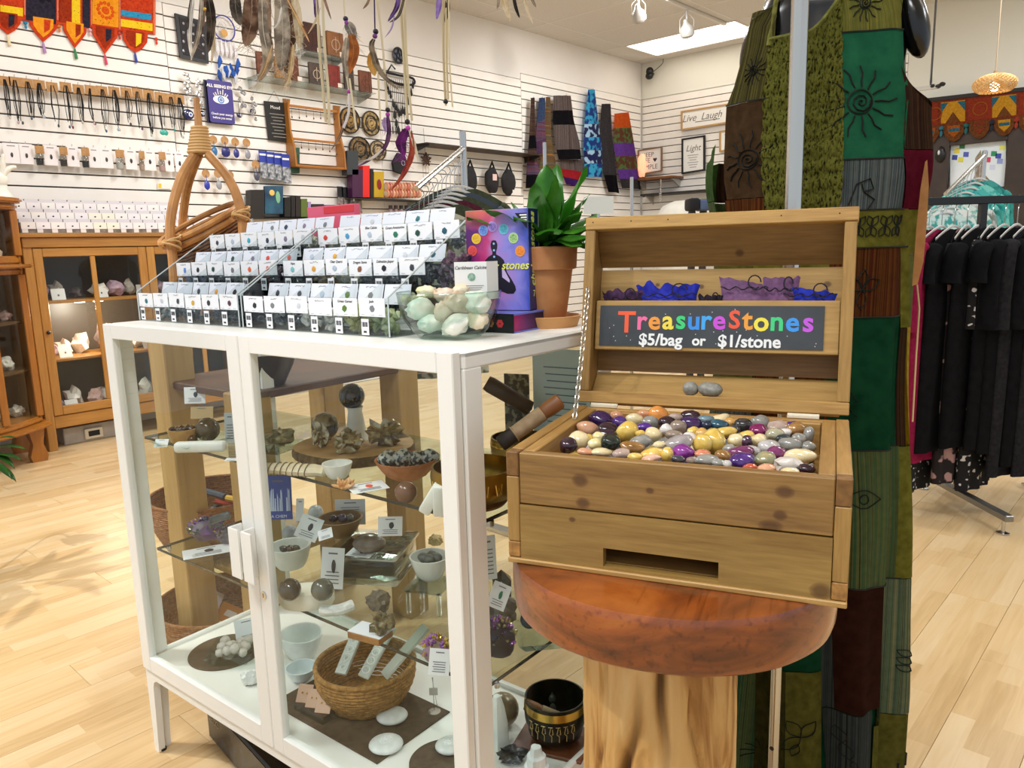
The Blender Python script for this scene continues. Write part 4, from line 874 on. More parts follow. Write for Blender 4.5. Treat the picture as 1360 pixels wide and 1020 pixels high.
def card(px, py, w_, h_, z, lab, gem='dark', rot=(R(-12), 0, VA), tint='#eef0f2', name='information_card', depth_=None, cat='card', lines=3, P=None):
    if P is None: P, m = spot_on(px, py, z)
    else: m = mpp(P)
    W2, H2 = w_*m, h_*m; t = thing(name, lab, cat, P, rot=rot)
    mb = MB(); mb.box(-W2/2, W2/2, 0, .0007, 0, H2); mb.build('card', M(tint, .55), t, smooth=False)
    if gem:
        mb = MB(); mb.ball((W2*.05, -.0006, H2*.55), (W2*.1, .0006, H2*.17), 2, None, .2, 1.3, int(px)); mb.build('gem_print', M(gemcols.get(gem) or '#44444c', .5), t)
    mb = MB()
    for i in range(lines): mb.boxc((W2*.02*(i % 2), -.0004, H2*(.14+.09*i)), (W2*(.62-.07*(i % 2)), .0005, H2*.022))
    mb.boxc((0, -.0004, H2*.86), (W2*.4, .0005, H2*.035)); mb.build('print', M('#6a6a72', .6), t); return t
FLAT = lambda yaw: (R(-86), 0, yaw)
# -- top shelf, left door
P, m = spot_on(258, 590, Z1)
dish = thing('glass_dish', 'square glass dish on the top shelf behind the left door', 'dish', P, R(10))
def dish_mesh(W2, h, t=.003):
    mb = MB(); a, b = W2*.36, W2*.5
    V = [[(-a, -a, 0), (a, -a, 0), (a, a, 0), (-a, a, 0)], [(-b, -b, h), (b, -b, h), (b, b, h), (-b, b, h)]]
    vs = [[mb.bm.verts.new(p) for p in r_] for r_ in V]; mb.bm.faces.new(vs[0][::-1])
    for i in range(4): mb.bm.faces.new((vs[0][i], vs[0][(i+1) % 4], vs[1][(i+1) % 4], vs[1][i]))
    mb.thicken(t); return mb
greeng = glass('#e2f0ea', 1.5, 'dishglass')
dish_mesh(.15, .016).build('dish', greeng, dish, smooth=False)
t, P, r, h = bowl_(245, 588, 40, 20, Z1+.004, M('#c79a5a', .6, 0, '#a87a3e', scale=30), 'small pale wooden bowl of dark garnets in the square glass dish', .7, .1, name='wooden_bowl')
g = MB(); rr = random.Random(4)
for i in range(26): a_ = rr.uniform(0, 6.28); q = r*.8*math.sqrt(rr.random()); g.ball((q*math.cos(a_), q*math.sin(a_), h*.9+rr.uniform(0, .004)), r*.17, 1, None, .3, 2, i)
o = g.build('garnet_stones', M('#2c1414', .15, coat=.6), None, ang=20); o.location = P; o['kind'] = 'stuff'; tag(o, 'dark garnet stones filling the small pale wooden bowl', 'stones')
orb(277, 586, 32, Z1+.004, M('#2e2414', .12, 0, '#574628', scale=30, coat=.5), 'shiny dark brown sphere in the square glass dish'); orb(256, 590, 13, Z1+.004, M('#38240f', .15, 0, '#5c4020', scale=60), 'tiny brown sphere beside the pale wooden bowl')
card(213, 594, 18, 12, Z1, 'small white tag at the left corner of the glass dish', None, (R(-40), 0, VA), lines=2)
P, m = spot_on(267, 600, Z1); t = thing('selenite_bar', 'white rounded selenite bar on the top shelf behind the left door', 'crystal', P, R(42.3)); mb = MB(); mb.box(-.062, .062, -.014, .014, 0, .026, bev=.009, seg=3); mb.build('bar', sel, t)
card(259, 578, 28, 22, Z1, 'white card with a dark stone picture before the wooden post', 'dark', (R(-8), 0, VA), P=F1.ony(259, 536, .36)); card(268, 560, 30, 16, Z1, 'blank tan card leaning behind the dark brown sphere', None, (R(-15), 0, VA), '#c9ae80', lines=0, P=F1.ony(268, 556, .33))
card(306, 588, 14, 40, Z1, 'pale blue card behind the door frame on the top shelf', None, (R(-8), 0, VA), '#d9e2ea', lines=6)
card(306, 612, 18, 12, Z1, 'small white tag at the shelf edge by the left door frame', None, FLAT(VA), lines=1)
# -- top shelf, right door
P, m = spot_on(366, 596, Z1); t = thing('glass_plate', 'flat square glass plate holding a pyrite chunk', 'plate', P, R(18)); dish_mesh(.13, .010).build('plate', greeng, t, smooth=False)
lump(370, 592, 40, 24, Z1+.004, M('#6e6a52', .3, .6, '#b9b494', scale=60, bump=.4, bscale=80), 'grey green pyrite chunk on the square glass plate', 2, facet=.3, nz=.4)
P, m = spot_on(388, 632, Z1); t = thing('twine_bound_bone', 'pale driftwood piece bound with thin twine on the top shelf', 'driftwood', P, R(30))
mb = MB(); mb.tube(catm([(-.075, 0, .014), (-.03, 0, .015), (.02, 0, .014), (.06, .002, .013), (.082, .004, .010)], 4), [.012]*6+[.0135]*6+[.012]*3+[.008, .005], 10, flat=(1.3, 1)); mb.build('wood', M('#cfc09c', .7, 0, '#e2d6ba', scale=40, bump=.3), t)
for i in range(8):
    mb = MB(); mb.tube([(-.06+.014*i+.004*math.sin(a), .017*math.cos(a), .0145+.0145*math.sin(a)) for a in (2*PI*k/14 for k in range(14))], .0011, 5, closed=True); mb.build('twine', M('#7c6a48', .8), t)
WS, m = spot_on(472, 602, Z1)
t = thing('wood_slice', 'round wood slice with bark on the top shelf carrying pyrite', 'wood slice', WS+Vector((0, 0, 0)), 0)
def wsr(th): return 1+.04*math.sin(2*th+1)+.02*math.sin(5*th)+.008*math.sin(31*th)
wr = 78*m
mb = MB(); mb.lathe([(wr*.97, .0), (wr, .004), (wr*1.005, .016), (wr*.985, .0235)], 90, wob=wsr); mb.build('bark', M('#54422c', .9, 0, '#7c6646', scale=60, bump=.6), t)
mb = MB(); mb.lathe([(0, 0), (wr*.97, 0), (wr*.983, .024), (wr*.5, .0245), (0, .0245)], 90, wob=wsr); mb.build('face', M('#b08c5a', .7, 0, '#c9a878', scale=18), t)
ZS1 = Z1+.0247
orb(433, 583, 36, ZS1, M('#4a463c', .15, .7, '#a39a84', scale=18), 'polished banded pyrite sphere at the back of the wood slice'); lump(427, 594, 22, 34, ZS1, pyr, 'small pyrite cluster at the left of the wood slice', 5, facet=.35, nz=.3, nf=3); lump(463, 601, 36, 36, ZS1, pyr, 'round pyrite cluster at the front of the wood slice', 6, facet=.35, nz=.3, nf=3)
lump(514, 591, 46, 38, ZS1, pyr, 'large sparkling pyrite cluster at the right of the wood slice', 7, facet=.4, nz=.35, nf=3)
P, m = spot_on(474, 584, ZS1); t = thing('sphere_stand', 'white tapering selenite stand under the black sphere', 'stand', P, VA); mb = MB(); mb.lathe([(0, 0), (15*m, 0), (9*m, 40*m), (11*m, 45*m), (6*m, 42*m), (0, 40*m)], 24); mb.build('stand', sel, t)
o = orb(471, 584, 34, ZS1, M('#1d1712', .1, 0, '#4a3c2c', scale=26, coat=.6, lo=.5, hi=.7), 'black and gold sphere on the white stand'); o.location.z += 42*m
t, P, r, h = bowl_(449, 634, 40, 20, Z1, sel, 'small white selenite bowl in front of the wood slice', .55, .1, name='selenite_bowl')
card(494, 652, 50, 34, Z1, 'white card lying by the orange crystal cluster', 'coral', FLAT(VA+.5)); 
P, m = spot_on(458, 650, Z1); t = thing('crystal_cluster', 'orange brown crystal cluster beside a white card', 'crystal', P, VA); rr = random.Random(8); mb = MB()
for i in range(26): a_ = rr.uniform(0, 6.28); e = rr.uniform(.3, 1.5); L = .022*rr.uniform(.6, 1.1); d = Vector((math.cos(a_)*math.cos(e), .7*math.sin(a_)*math.cos(e), math.sin(e))); mb.tube([(0, 0, .003), d*L, d*(L*1.25)], [.004, .0032, .0004], 6)
mb.build('crystals', M('#c9894a', .3, 0, '#e6bb8c', scale=60, sss=.1), t, ang=20)
t, P, r, h = bowl_(541, 634, 84, 26, Z1, M('#a8663c', .8, 0, '#bf7d50', scale=40), 'terracotta bowl of speckled granite stones on the top shelf', .45, .07, name='terracotta_bowl')
gran = M('#3c4644', .35, 0, '#ccd2ca', scale=110, lo=.45, hi=.55)
for k, (px, w_, h_, yo) in enumerate(((517, 28, 24, 0), (536, 30, 28, .01), (556, 26, 22, -.005), (572, 26, 26, .01))):
    q = P+Vector((math.cos(VA)*(px-541)*mpp(P), math.sin(VA)*(px-541)*mpp(P), h*.95)); mb = MB(); mb.ball((0, 0, 0), (w_/2*mpp(P), w_/2.4*mpp(P), h_/2*mpp(P)), 3, None, .2, 1.4, k+20); o = mb.build('granite_stone', gran, None, ang=60); o.location = q; o.rotation_euler = (0, 0, VA); tag(o, f"speckled granite stone, {ORD[k]} from the left in the terracotta bowl", 'stone', 'granite stones in the bowl')
for k, (px, py, ln, an) in enumerate(((563, 680, .07, .9), (584, 684, .06, 1.3))):
    P, m = spot_on(px, py, Z1); mb = MB(); mb.box(-.011, .011, -.009, .009, 0, ln, bev=.004, seg=2); o = mb.build('selenite_stick', sel, None); o.location = P; o.rotation_euler = (.2, .55-.5*k, VA); tag(o, ['rough white selenite stick leaning near the front of the top shelf', 'white selenite stick leaning against the right door frame'][k], 'crystal')
orb(540, 668, 30, Z1, M('#5a3c2c', .2, 0, '#7a5844', scale=30), 'reddish brown sphere imitating a reflection behind the leaning selenite sticks')  # solid sphere added in place of a reflection
# singing bowls seen through the side glass
brass = M('#a8873a', .3, .9, '#8a6a28', scale=30); brassin = M('#6a5424', .4, .8)
def sing(px, py, w_, h_, z, lab, mat=brass, band=None, letters=None):
    P, m = spot_on(px, py, z); r, h = w_/2*m, h_*m
    t = thing('singing_bowl', lab, 'bowl', P); mb = MB()
    mb.lathe([(0, 0), (r*.55, 0), (r*.85, h*.15), (r*.98, h*.5), (r, h*.75), (r*.97, h), (r*.92, h), (r*.94, h*.75), (r*.92, h*.5), (r*.8, h*.2), (r*.5, h*.08), (0, h*.07)], 48); mb.build('bowl', mat, t, ang=60)
    if band:
        mb = MB(); mb.lathe([(r*1.002, h*.76), (r*1.004, h*.8), (r*.985, h*.93), (r*.98, h*.93), (r*.99, h*.78)], 48, closed=True); mb.build('brass_band', band, t)
    return t, P, r, h
sb1, P1, r1, h1 = sing(632, 662, 118, 46, Z1+.014, 'large brass singing bowl near the side glass on the top shelf')
for k in range(12):
    a_ = -1.9+.33*k; mb = MB(); q = lambda da, z_: Vector((r1*1.0*math.cos(a_+da), r1*1.0*math.sin(a_+da), h1*z_))
    mb.tube([q(-.08, .72), q(-.05, .42), q(0, .62), q(.05, .42), q(.08, .72)], .0012, 4); mb.build('engraving', M('#d9bb66', .3, .9), sb1)
P, m = spot_on(632, 668, Z1); t = thing('wooden_stand', 'brown wooden disc under the large brass singing bowl', 'stand', P); mb = MB(); mb.lathe([(0, 0), (.055, 0), (.06, .006), (.055, .0135), (0, .0135)], 40); mb.build('disc', M('#6a4222', .5, 0, '#8a5a30', scale=20), t)
P, m = spot_on(692, 628, Z1); 
t, P2, r2, h2 = sing(690, 618, 76, 40, Z1, 'smaller brass singing bowl behind the large one on the top shelf', M('#8c7440', .35, .85), M('#c4a450', .25, .9))
def mallet(P0, P1_, lab, r=.014):
    d = (P1_-P0); L = d.length; t = thing('mallet', lab, 'mallet', P0, rot=d.to_track_quat('Z', 'Y').to_euler())
    mb = MB(); mb.lathe([(0, 0), (r*.9, 0), (r*1.05, .003), (r*1.05, L*.22), (r, L*.22)], 24); mb.build('leather_tip', M('#2a211a', .7), t)
    mb = MB(); mb.lathe([(r, L*.22), (r*1.15, L*.225), (r*1.15, L*.235), (r*.98, L*.25), (r*1.02, L*.7)], 24); mb.build('sleeve', M('#a89070', .75, 0, '#937a5a', scale=60), t)
    mb = MB(); mb.lathe([(r*1.02, L*.7), (r*.9, L*.72), (r*1.05, L*.8), (r*1.05, L*.98), (r*.9, L), (r*.2, L), (0, L*.985)], 24); mb.build('handle', M('#7a4a26', .5, 0, '#96622f', scale=30, stretch=(1, 1, .1)), t); return t
mallet(F1.ony(664, 590, .13), F1.ony(744, 532, .22), 'wooden singing bowl mallet resting across the brass bowls')
t = thing('mallet', 'dark wooden mallet at the back of the top shelf beside the side glass', 'mallet', F1.ony(646, 508, .36), rot=(F1.ony(690, 534, .40)-F1.ony(646, 508, .36)).to_track_quat('Z', 'Y').to_euler()); mb = MB(); mb.lathe([(0, 0), (.016, 0), (.018, .01), (.016, .11), (0, .115)], 20); mb.build('handle', M('#3c2a1c', .5), t)
P = F1.w(1.10, .455, Z1); t = thing('printed_sheet', 'pale blue printed sheet standing at the back right of the top shelf', 'sheet', P, R(10)); mb = MB(); mb.box(-.075, .075, 0, .001, 0, .25); mb.build('sheet', M('#c2d4d4', .5), t); mb = MB()
for i in range(12): mb.boxc((.004*(i % 3), -.0005, .21-.015*i), (.095, .0005, .0022))
mb.build('print', M('#6a7a80', .6), t)
t = thing('patterned_card', 'dark ornamented card at the back of the top shelf', 'card', F1.w(.985, .44, Z1), R(20)); mb = MB(); mb.box(-.03, .03, 0, .001, 0, .19); mb.build('card', M('#3a362c', .5, 0, '#8c866e', scale=60, lo=.5, hi=.56), t)
# -- middle shelf, left door
def aura(px, py, w_, h_, z, lab, seed, cols=('#4a3a78', '#2f8a94'), n=60, matrix='#3f4248'):
    P, m = spot_on(px, py, z); a, c = w_/2*m, h_/2*m; t = thing('aura_quartz', lab, 'crystal', P, VA); mb = MB(); mb.ball((0, 0, c*.8), (a*.9, a*.65, c*.85), 3, None, .25, 1.6, seed, squash=.9); mb.build('matrix', M(matrix, .5, 0, cols[0], scale=30), t)
    rr = random.Random(seed); mA, mB2 = MB(), MB()
    for i in range(n):
        th = rr.uniform(0, 2*PI); ph = rr.uniform(-.1, 1.5); d = Vector((math.cos(th)*math.cos(ph), math.sin(th)*math.cos(ph), math.sin(ph))); p = Vector((d.x*a*.9, d.y*a*.66, c*.8+d.z*c*.85)); L = .007*rr.uniform(.6, 1.4)
        (mA if i % 2 else mB2).tube([p-d*.003, p+d*L*.6, p+d*L], [.0032, .003, .0003], 6)
    mA.build('crystals', M(cols[0], .12, .5, '#b06ac0', scale=25, lo=.4, hi=.6), t, ang=15); mB2.build('crystals', M(cols[1], .12, .5, '#c8b050', scale=25, lo=.4, hi=.6), t, ang=15); return t
aura(276, 716, 58, 34, Z2, 'rainbow aura quartz with a grey slug shaped back behind the left door', 3, ('#5a2f74', '#2c6a7c')); aura(306, 722, 34, 28, Z2, 'smaller grey sparkling quartz beside the rainbow aura quartz', 4, ('#8a8288', '#5a5560'), 60, '#55555c')
mb = MB(); mb.tube(catm([(-.025, 0, 0), (-.008, 0, .006), (.012, 0, .012), (.03, 0, .016)], 4), [.006]+[.011]*11+[.007], 10); o = mb.build('grey_quartz', M('#3f4a50', .3, 0, '#687076', scale=40), None); o.location = F1.ony(291, 692, .16); o.rotation_euler = (0, 0, VA); tag(o, 'smooth grey finger of quartz lying on the rainbow aura quartz', 'crystal')
card(276, 738, 60, 30, Z2, 'white card lying flat before the rainbow aura quartz', 'dark', FLAT(VA+.45), lines=4)
# -- middle shelf, right door
t = card(371, 720, 36, 60, Z2, 'blue and white crystal picture box behind the right door', None, (R(-6), 0, VA), '#2c4aa0', 'picture_box', lines=0, P=F1.ony(371, 690, .22), cat='box')
rr = random.Random(5); mb = MB(); mm = mpp(t.location)
for i in range(16): x = rr.uniform(-15, 15)*mm; mb.prism([(x-.002, .022), (x+.002, .022), (x+.0015, rr.uniform(.05, .085)), (x-.001, rr.uniform(.05, .085))], -.0008, -.0002, 'y')
mb.build('crystal_print', M('#c9d8f4', .4), t, smooth=False); text('lettering', 'A CHEM', .011, M('#dfe6f6', .4), t, (0, -.0006, .008), ext=.0002)
card(398, 700, 10, 30, Z2, 'narrow white card curling upward behind the white bowl', None, (R(-8), .1, VA+.3), P=F1.ony(398, 692, .2), lines=0); card(407, 716, 30, 32, Z2, 'white card with a stone picture tilted beside the white bowl', 'dark', (R(-35), .4, VA), P=F1.ony(404, 716, .17))
orb(420, 690, 20, Z2+.03, M('#9aa2a8', .25, 0, '#c2c8cc', scale=40), 'pale blue grey sphere behind the brown bowl'); orb(386, 718, 21, Z2+.01, M('#7e868c', .3, 0, '#a4aaae', scale=30), 'grey blue sphere behind the white selenite bowl')
t, P, r, h = bowl_(387, 752, 55, 30, Z2, sel, 'white selenite bowl with smoky stones on the middle shelf', .6, .09, name='selenite_bowl')
smoky = M('#3c322a', .2, 0, '#5e5046', scale=50, coat=.4)
for k, dx in enumerate((-.016, 0, .016)):
    mb = MB(); mb.ball((0, 0, 0), (.012, .009, .009), 3, None, .2, 1.4, k+70); o = mb.build('smoky_stone', smoky, None, ang=60); o.location = P+Vector((dx*math.cos(VA), dx*math.sin(VA), h*.82)); tag(o, f"smoky brown stone, {ORD[k]} from the left in the white selenite bowl", 'stone', 'smoky stones in the bowl')
# big glass casserole
P, m = spot_on(497, 757, Z2); t = thing('glass_casserole', 'upturned square glass casserole used as a riser on the middle shelf', 'dish', P, R(31))
gl2 = glass('#e0e6e0', 1.8, 'casserole'); mb = MB(); mb.box(-.092, .092, -.092, .092, 0, .012, bev=.006, seg=2); mb.build('foot', gl2, t); mb = MB(); mb.box(-.085, .085, -.085, .085, .012, .062, bev=.008, seg=2); mb.build('wall', gl2, t); mb = MB(); mb.box(-.092, .092, -.092, .092, .062, .072, bev=.005, seg=2); mb.build('rim', gl2, t)
ZC = Z2+.0725
t, P, r, h = bowl_(453, 712, 60, 26, ZC, M('#6a4a22', .5, 0, '#8a6634', scale=24, stretch=(1, 1, .3)), 'brown wooden bowl of purple stones on the glass casserole', .4, .08, name='wooden_bowl')
for k, (dx, c) in enumerate(((-.017, '#2a2036'), (0, '#3a3460'), (.008, '#403a5c'), (.022, '#6a6a66'))):
    mb = MB(); mb.ball((0, 0, 0), (.012, .010, .010), 3, None, .2, 1.4, k+80); o = mb.build('polished_stone', M(c, .15, coat=.5), None, ang=60); o.location = P+Vector((dx*math.cos(VA), dx*math.sin(VA)+.004*(k % 2), h*.95)); tag(o, f"dark polished stone, {ORD[k]} from the left in the brown wooden bowl", 'stone', 'purple stones in the bowl')
card(460, 690, 40, 34, ZC, 'white text card standing behind the brown wooden bowl', None, (R(-10), 0, VA), P=P+Vector((-.02, .045, .012)), lines=7); card(433, 716, 20, 14, ZC, 'white barcode tag on the front of the brown bowl', None, (R(-35), -.3, VA), lines=3, P=F1.ony(433, 716, .12))
lump(491, 732, 44, 26, ZC, M('#3f352e', .15, 0, '#8a7c70', scale=16, coat=.5), 'polished brown agate egg on the glass casserole', 9, facet=0, nz=.05); card(474, 739, 36, 24, ZC, 'white card lying under the agate egg', 'dark', FLAT(VA-.3)); card(518, 724, 32, 26, ZC, 'white card standing on the right of the glass casserole', 'dark', (R(-8), .08, VA+.2), P=F1.ony(518, 712, .2))
for k, (px, py) in enumerate(((579, 724), (580, 742))): lump(px, py, 20, 16, Z2+.04*(1-k), M('#c2a566', .4, 0, '#dcc48a', scale=30), ['upper yellow calcite piece by the right door frame', 'lower yellow calcite piece by the right door frame'][k], 30+k)
P, m = spot_on(408, 803, Z2); t = thing('selenite_plate', 'thick oval selenite plate holding two grey spheres', 'plate', P, VA); mb = MB(); mb.lathe([(0, 0), (.9, 0), (1, .3), (1, .8), (.96, 1), (0, 1)], 40, Matrix.Diagonal((37*m, 22*m, 22*m, 1))); mb.build('plate', M('#e4ddc6', .4, 0, '#f0ebdc', scale=20, sss=.2), t)
for k, (px, lab, c) in enumerate(((386, 'dark brown grey sphere on the left of the oval plate', ('#3a3228', '#564c3e')), (429, 'grey green sphere on the right of the oval plate', ('#4a4a42', '#6a6a5e')))): orb(px, 797, 30, Z2+22*m, M(c[0], .15, 0, c[1], scale=24, coat=.5), lab)
card(440, 782, 30, 56, Z2, 'tall white card standing between the plate and the casserole', 'dark', (R(-5), .1, VA), lines=4)
P, m = spot_on(447, 816, Z2); mb = MB(); mb.tube(catm([(-.036, 0, .01), (-.01, -.006, .012), (.012, -.004, .014), (.036, .008, .018)], 5), [.006]+[.012]*14+[.011], 10); o = mb.build('selenite_crescent', M('#dcdcd2', .5, 0, '#f0f0ea', scale=80, bump=.5), None); o.location = P; o.rotation_euler = (0, 0, VA); tag(o, 'rough white selenite crescent before the oval plate', 'crystal')
P, m = spot_on(492, 846, Z2); t = thing('wood_block', 'flat wood block with a white paper sheet at the shelf edge', 'block', P, R(14)); mb = MB(); mb.box(-.04, .04, -.024, .024, 0, .014, bev=.001); mb.build('block', M('#8a5c34', .6, 0, '#a5753f', scale=30), t); mb = MB(); mb.box(-.041, .041, -.022, .026, .0142, .0148); mb.build('sheet', M('#e8eaee', .6), t)
brn = M('#4a4030', .4, 0, '#7c705a', scale=50, bump=.4, bscale=70)
lump(504, 812, 32, 34, Z2+.03, brn, 'rounded brown stone behind the wood block', 41); lump(507, 842, 32, 36, Z2+.015, M('#544a34', .3, .3, '#958a6a', scale=70, bump=.5, bscale=80), 'sparkling brown stone on the white sheet', 42, facet=.3, nz=.3)
P, m = spot_on(572, 806, Z2); t = thing('glass_stand', 'low glass table stand on the middle shelf by the right door frame', 'stand', P, R(25)); mb = MB(); mb.box(-.045, .045, -.045, .045, .05, .056, bev=.002); mb.build('top', gl2, t)
for sx in (-1, 1):
    for sy in (-1, 1): mb = MB(); mb.box(sx*.036-.004, sx*.036+.004, sy*.036-.004, sy*.036+.004, 0, .05); mb.build('leg', gl2, t)
t, P, r, h = bowl_(572, 768, 54, 32, Z2+.057, M('#eceae2', .25, coat=.4), 'glossy white bowl of grey stones on the glass stand', .45, .08, name='white_bowl')
for k, (dx, dy) in enumerate(((-.014, 0), (.004, .008), (.016, -.004), (0, -.010))): mb = MB(); mb.ball((0, 0, 0), (.014, .011, .011), 3, None, .2, 1.4, k+90); o = mb.build('grey_stone', M('#4c4c48', .4, 0, '#6e6e68', scale=50), None, ang=60); o.location = P+Vector((dx*math.cos(VA)-dy*math.sin(VA), dx*math.sin(VA)+dy*math.cos(VA), h*.92)); tag(o, ['grey stone at the left of the glossy white bowl', 'grey stone at the back of the glossy white bowl', 'grey stone at the right of the glossy white bowl', 'grey stone at the front of the glossy white bowl'][k], 'stone', 'grey stones in the white bowl')
# middle shelf through the side glass
P, m = spot_on(667, 800, Z2); t = thing('black_obelisk', 'black pointed crystal tower seen through the side glass', 'crystal', P, .3); mb = MB(); mb.lathe([(0, 0), (.022, 0), (.024, .055), (0, .078)], 6); mb.build('tower', M('#0c0d10', .12, coat=.5), t, ang=15)
card(650, 790, 22, 60, Z2, 'pale printed card behind the black crystal tower', None, (R(-5), 0, R(60)), '#dfe6ea', lines=7, P=F1.onx(650, 770, 1.13)); card(655, 815, 26, 34, Z2, 'white card with a green ring mark below the black crystal tower', 'green', (R(-25), .5, R(50)), P=F1.onx(657, 808, 1.15))
aura(664, 880, 40, 58, Z2-.1, 'dark titanium crystal cluster seen through the side glass', 12, ('#2a2038', '#1f4c7c'), 130, '#1a1820').location = onz(664, 872, Z2); lump(668, 830, 40, 46, Z2, M('#4a443a', .5, 0, '#6a6456', scale=30), 'brown rough stone behind the dark titanium cluster', 55)
aura(580, 880, 36, 44, Z2, 'rainbow titanium crystal cluster at the right door frame', 13, ('#a06ab8', '#b89a44'), 110, '#8a7a60'); card(582, 897, 28, 36, Z2, 'white price card hanging below the rainbow titanium cluster', None, (R(-8), .12, VA), lines=5)
P, m = spot_on(720, 850, Z2); t = thing('glass_tray', 'clear rectangular glass tray near the side glass', 'tray', P, R(50)); dish_mesh(.11, .02).build('tray', greeng, t, smooth=False)
orb(703, 834, 24, Z2+.006, M('#2c2c38', .3, 0, '#4a4a58', scale=30), 'dark blue grey sphere in the glass tray')
# -- bottom, left door
P, m = spot_on(300, 866, Z0); t = thing('round_mat', 'round brown placemat on the cabinet floor behind the left door', 'mat', P); mb = MB(); mb.lathe([(0, 0), (.098, 0), (.098, .003), (0, .003)], 48); mb.build('mat', M('#4c3a28', .8, 0, '#5c4830', scale=60), t)
P, m = spot_on(312, 872, Z0+.0035); t = thing('glass_dish', 'square glass dish of white stones on the round brown mat', 'dish', P, R(45)); dish_mesh(.125, .03).build('dish', greeng, t, smooth=False)
rr = random.Random(9); DP = P
for k in range(12):
    a_ = rr.uniform(0, 6.28); q = .036*math.sqrt(rr.random()); mb = MB(); mb.ball((0, 0, 0), .013*rr.uniform(.8, 1.2), 2, None, .22, 1.4, k+100); o = mb.build('howlite_stone', M('#cfc8bc', .4, 0, '#8f8880', scale=45, lo=.62, hi=.75), None, ang=60); gx, gy = (k % 4-1.5)*.021, (k//4-1)*.023; o.location = DP+Vector((gx*math.cos(VA)-gy*math.sin(VA), gx*math.sin(VA)+gy*math.cos(VA), .024+.006*(k % 3))); tag(o, f"white veined stone, {ORD[k % 4]} from the left in the {['front', 'middle', 'back'][k//4]} row of the square dish", 'stone', 'white stones in the square dish')
card(330, 850, 30, 28, Z0+.02, 'white card standing behind the white stones in the dish', None, (R(-25), 0, VA+.5), lines=2)
lump(334, 908, 26, 22, Z0, quartz, 'clear quartz stone by the left door frame on the cabinet floor', 60, facet=.2)
# -- bottom, right door
P, m = spot_on(402, 876, Z0); t, P, r, h = bowl_(402, 872, 58, 34, Z0, M('#d4dad6', .35, 0, '#eaeeea', scale=20, sss=.25), 'large translucent selenite bowl on the cabinet floor', .5, .08, name='selenite_bowl', wob=lambda th: 1+.05*math.cos(2*th)+.03*math.cos(3*th)); bowl_(401, 902, 42, 18, Z0, M('#cfdce0', .35, 0, '#e4ecee', scale=20, sss=.25), 'small bluish selenite bowl before the large one', .45, .1, name='selenite_bowl')
P, m = spot_on(470, 950, Z0); t = thing('rectangular_mat', 'dark brown rectangular mat on the cabinet floor', 'mat', F1.w(.60, .10, Z0), R(4)); mb = MB(); mb.box(-.12, .26, -.02, .21, 0, .003); mb.build('mat', M('#453624', .8, 0, '#55432e', scale=70), t)
P, m = spot_on(418, 948, Z0+.0035); t = thing('plastic_tray', 'clear plastic tray holding three earring cards', 'tray', P, R(4)); mb = MB(); mb.box(-.055, .055, -.02, .02, 0, .018, bev=.003); mb.build('tray', glass('#e8ecea', 1.6, 'plastic'), t)
for k in range(3):
    o = thing('earring_card', ['peach earring card nearest the left door frame in the plastic tray', 'peach earring card in the middle of the plastic tray', 'peach earring card at the right end of the plastic tray'][k], 'card', P+F1.ex*(-.036+.036*k)+F1.ey*(-.006)+Vector((0, 0, .0185)), rot=(R(-38), 0, R(30)), group='earring cards')
    mb = MB(); mb.box(-.019, .019, 0, .001, 0, .042, bev=.0004); mb.build('card', M('#d2ac92', .6), o)
    for sx in (-1, 1): mb = MB(); mb.ball((sx*.006, -.001, .022), .0026, 1, None, .2, 2, sx+3); mb.build('earring', M('#e6c67a', .2, .9), o)
def rattan(px, py, w_, h_, z, lab, P=None, m=None, cols=('#8a5a2c', '#b98548'), rim=True, n=None, base=.72, name='rattan_basket', rr_=None, hh=None):
    if P is None: P, m = spot_on(px, py, z)
    r, h = rr_ or w_/2*m, hh or h_*m; t = thing(name, lab, 'basket', P); n = n or max(6, int(h/.0075)); dr = h/n/2; mat = M(cols[0], .6, 0, cols[1], scale=90, bump=.5, bscale=160)
    prof = [(0, 0), (r*base, 0)]
    mb = MB()
    for i in range(n):
        q = r*(base+(1-base)*math.sin(min((i+.5)/n*1.25, 1)*PI/2)); zc = h*(i+.5)/n
        mb.tube([(q*math.cos(a)+.0, q*math.sin(a), zc) for a in (2*PI*k/40 for k in range(40))], [dr*(1.25 if (k+i) % 2 else .85) for k in range(40)], 6, closed=True)
    o = mb.build('woven_coils', mat, t); o['kind'] = 'stuff'
    mb = MB(); mb.lathe([(0, .002), (r*base, .002), (r*base, .004), (0, .004)], 32); mb.build('base', mat, t)
    if rim: mb = MB(); mb.tube([(r*math.cos(a), r*math.sin(a), h) for a in (2*PI*k/48 for k in range(48))], dr*1.5, 8, closed=True); mb.build('rim', mat, t)
    return t, P, r, h
bt, BP, br_, bh2 = rattan(488, 927, 128, 52, Z0+.0035, 'round woven rattan basket of selenite wands on the cabinet floor', cols=('#8f6428', '#bd8a46'))
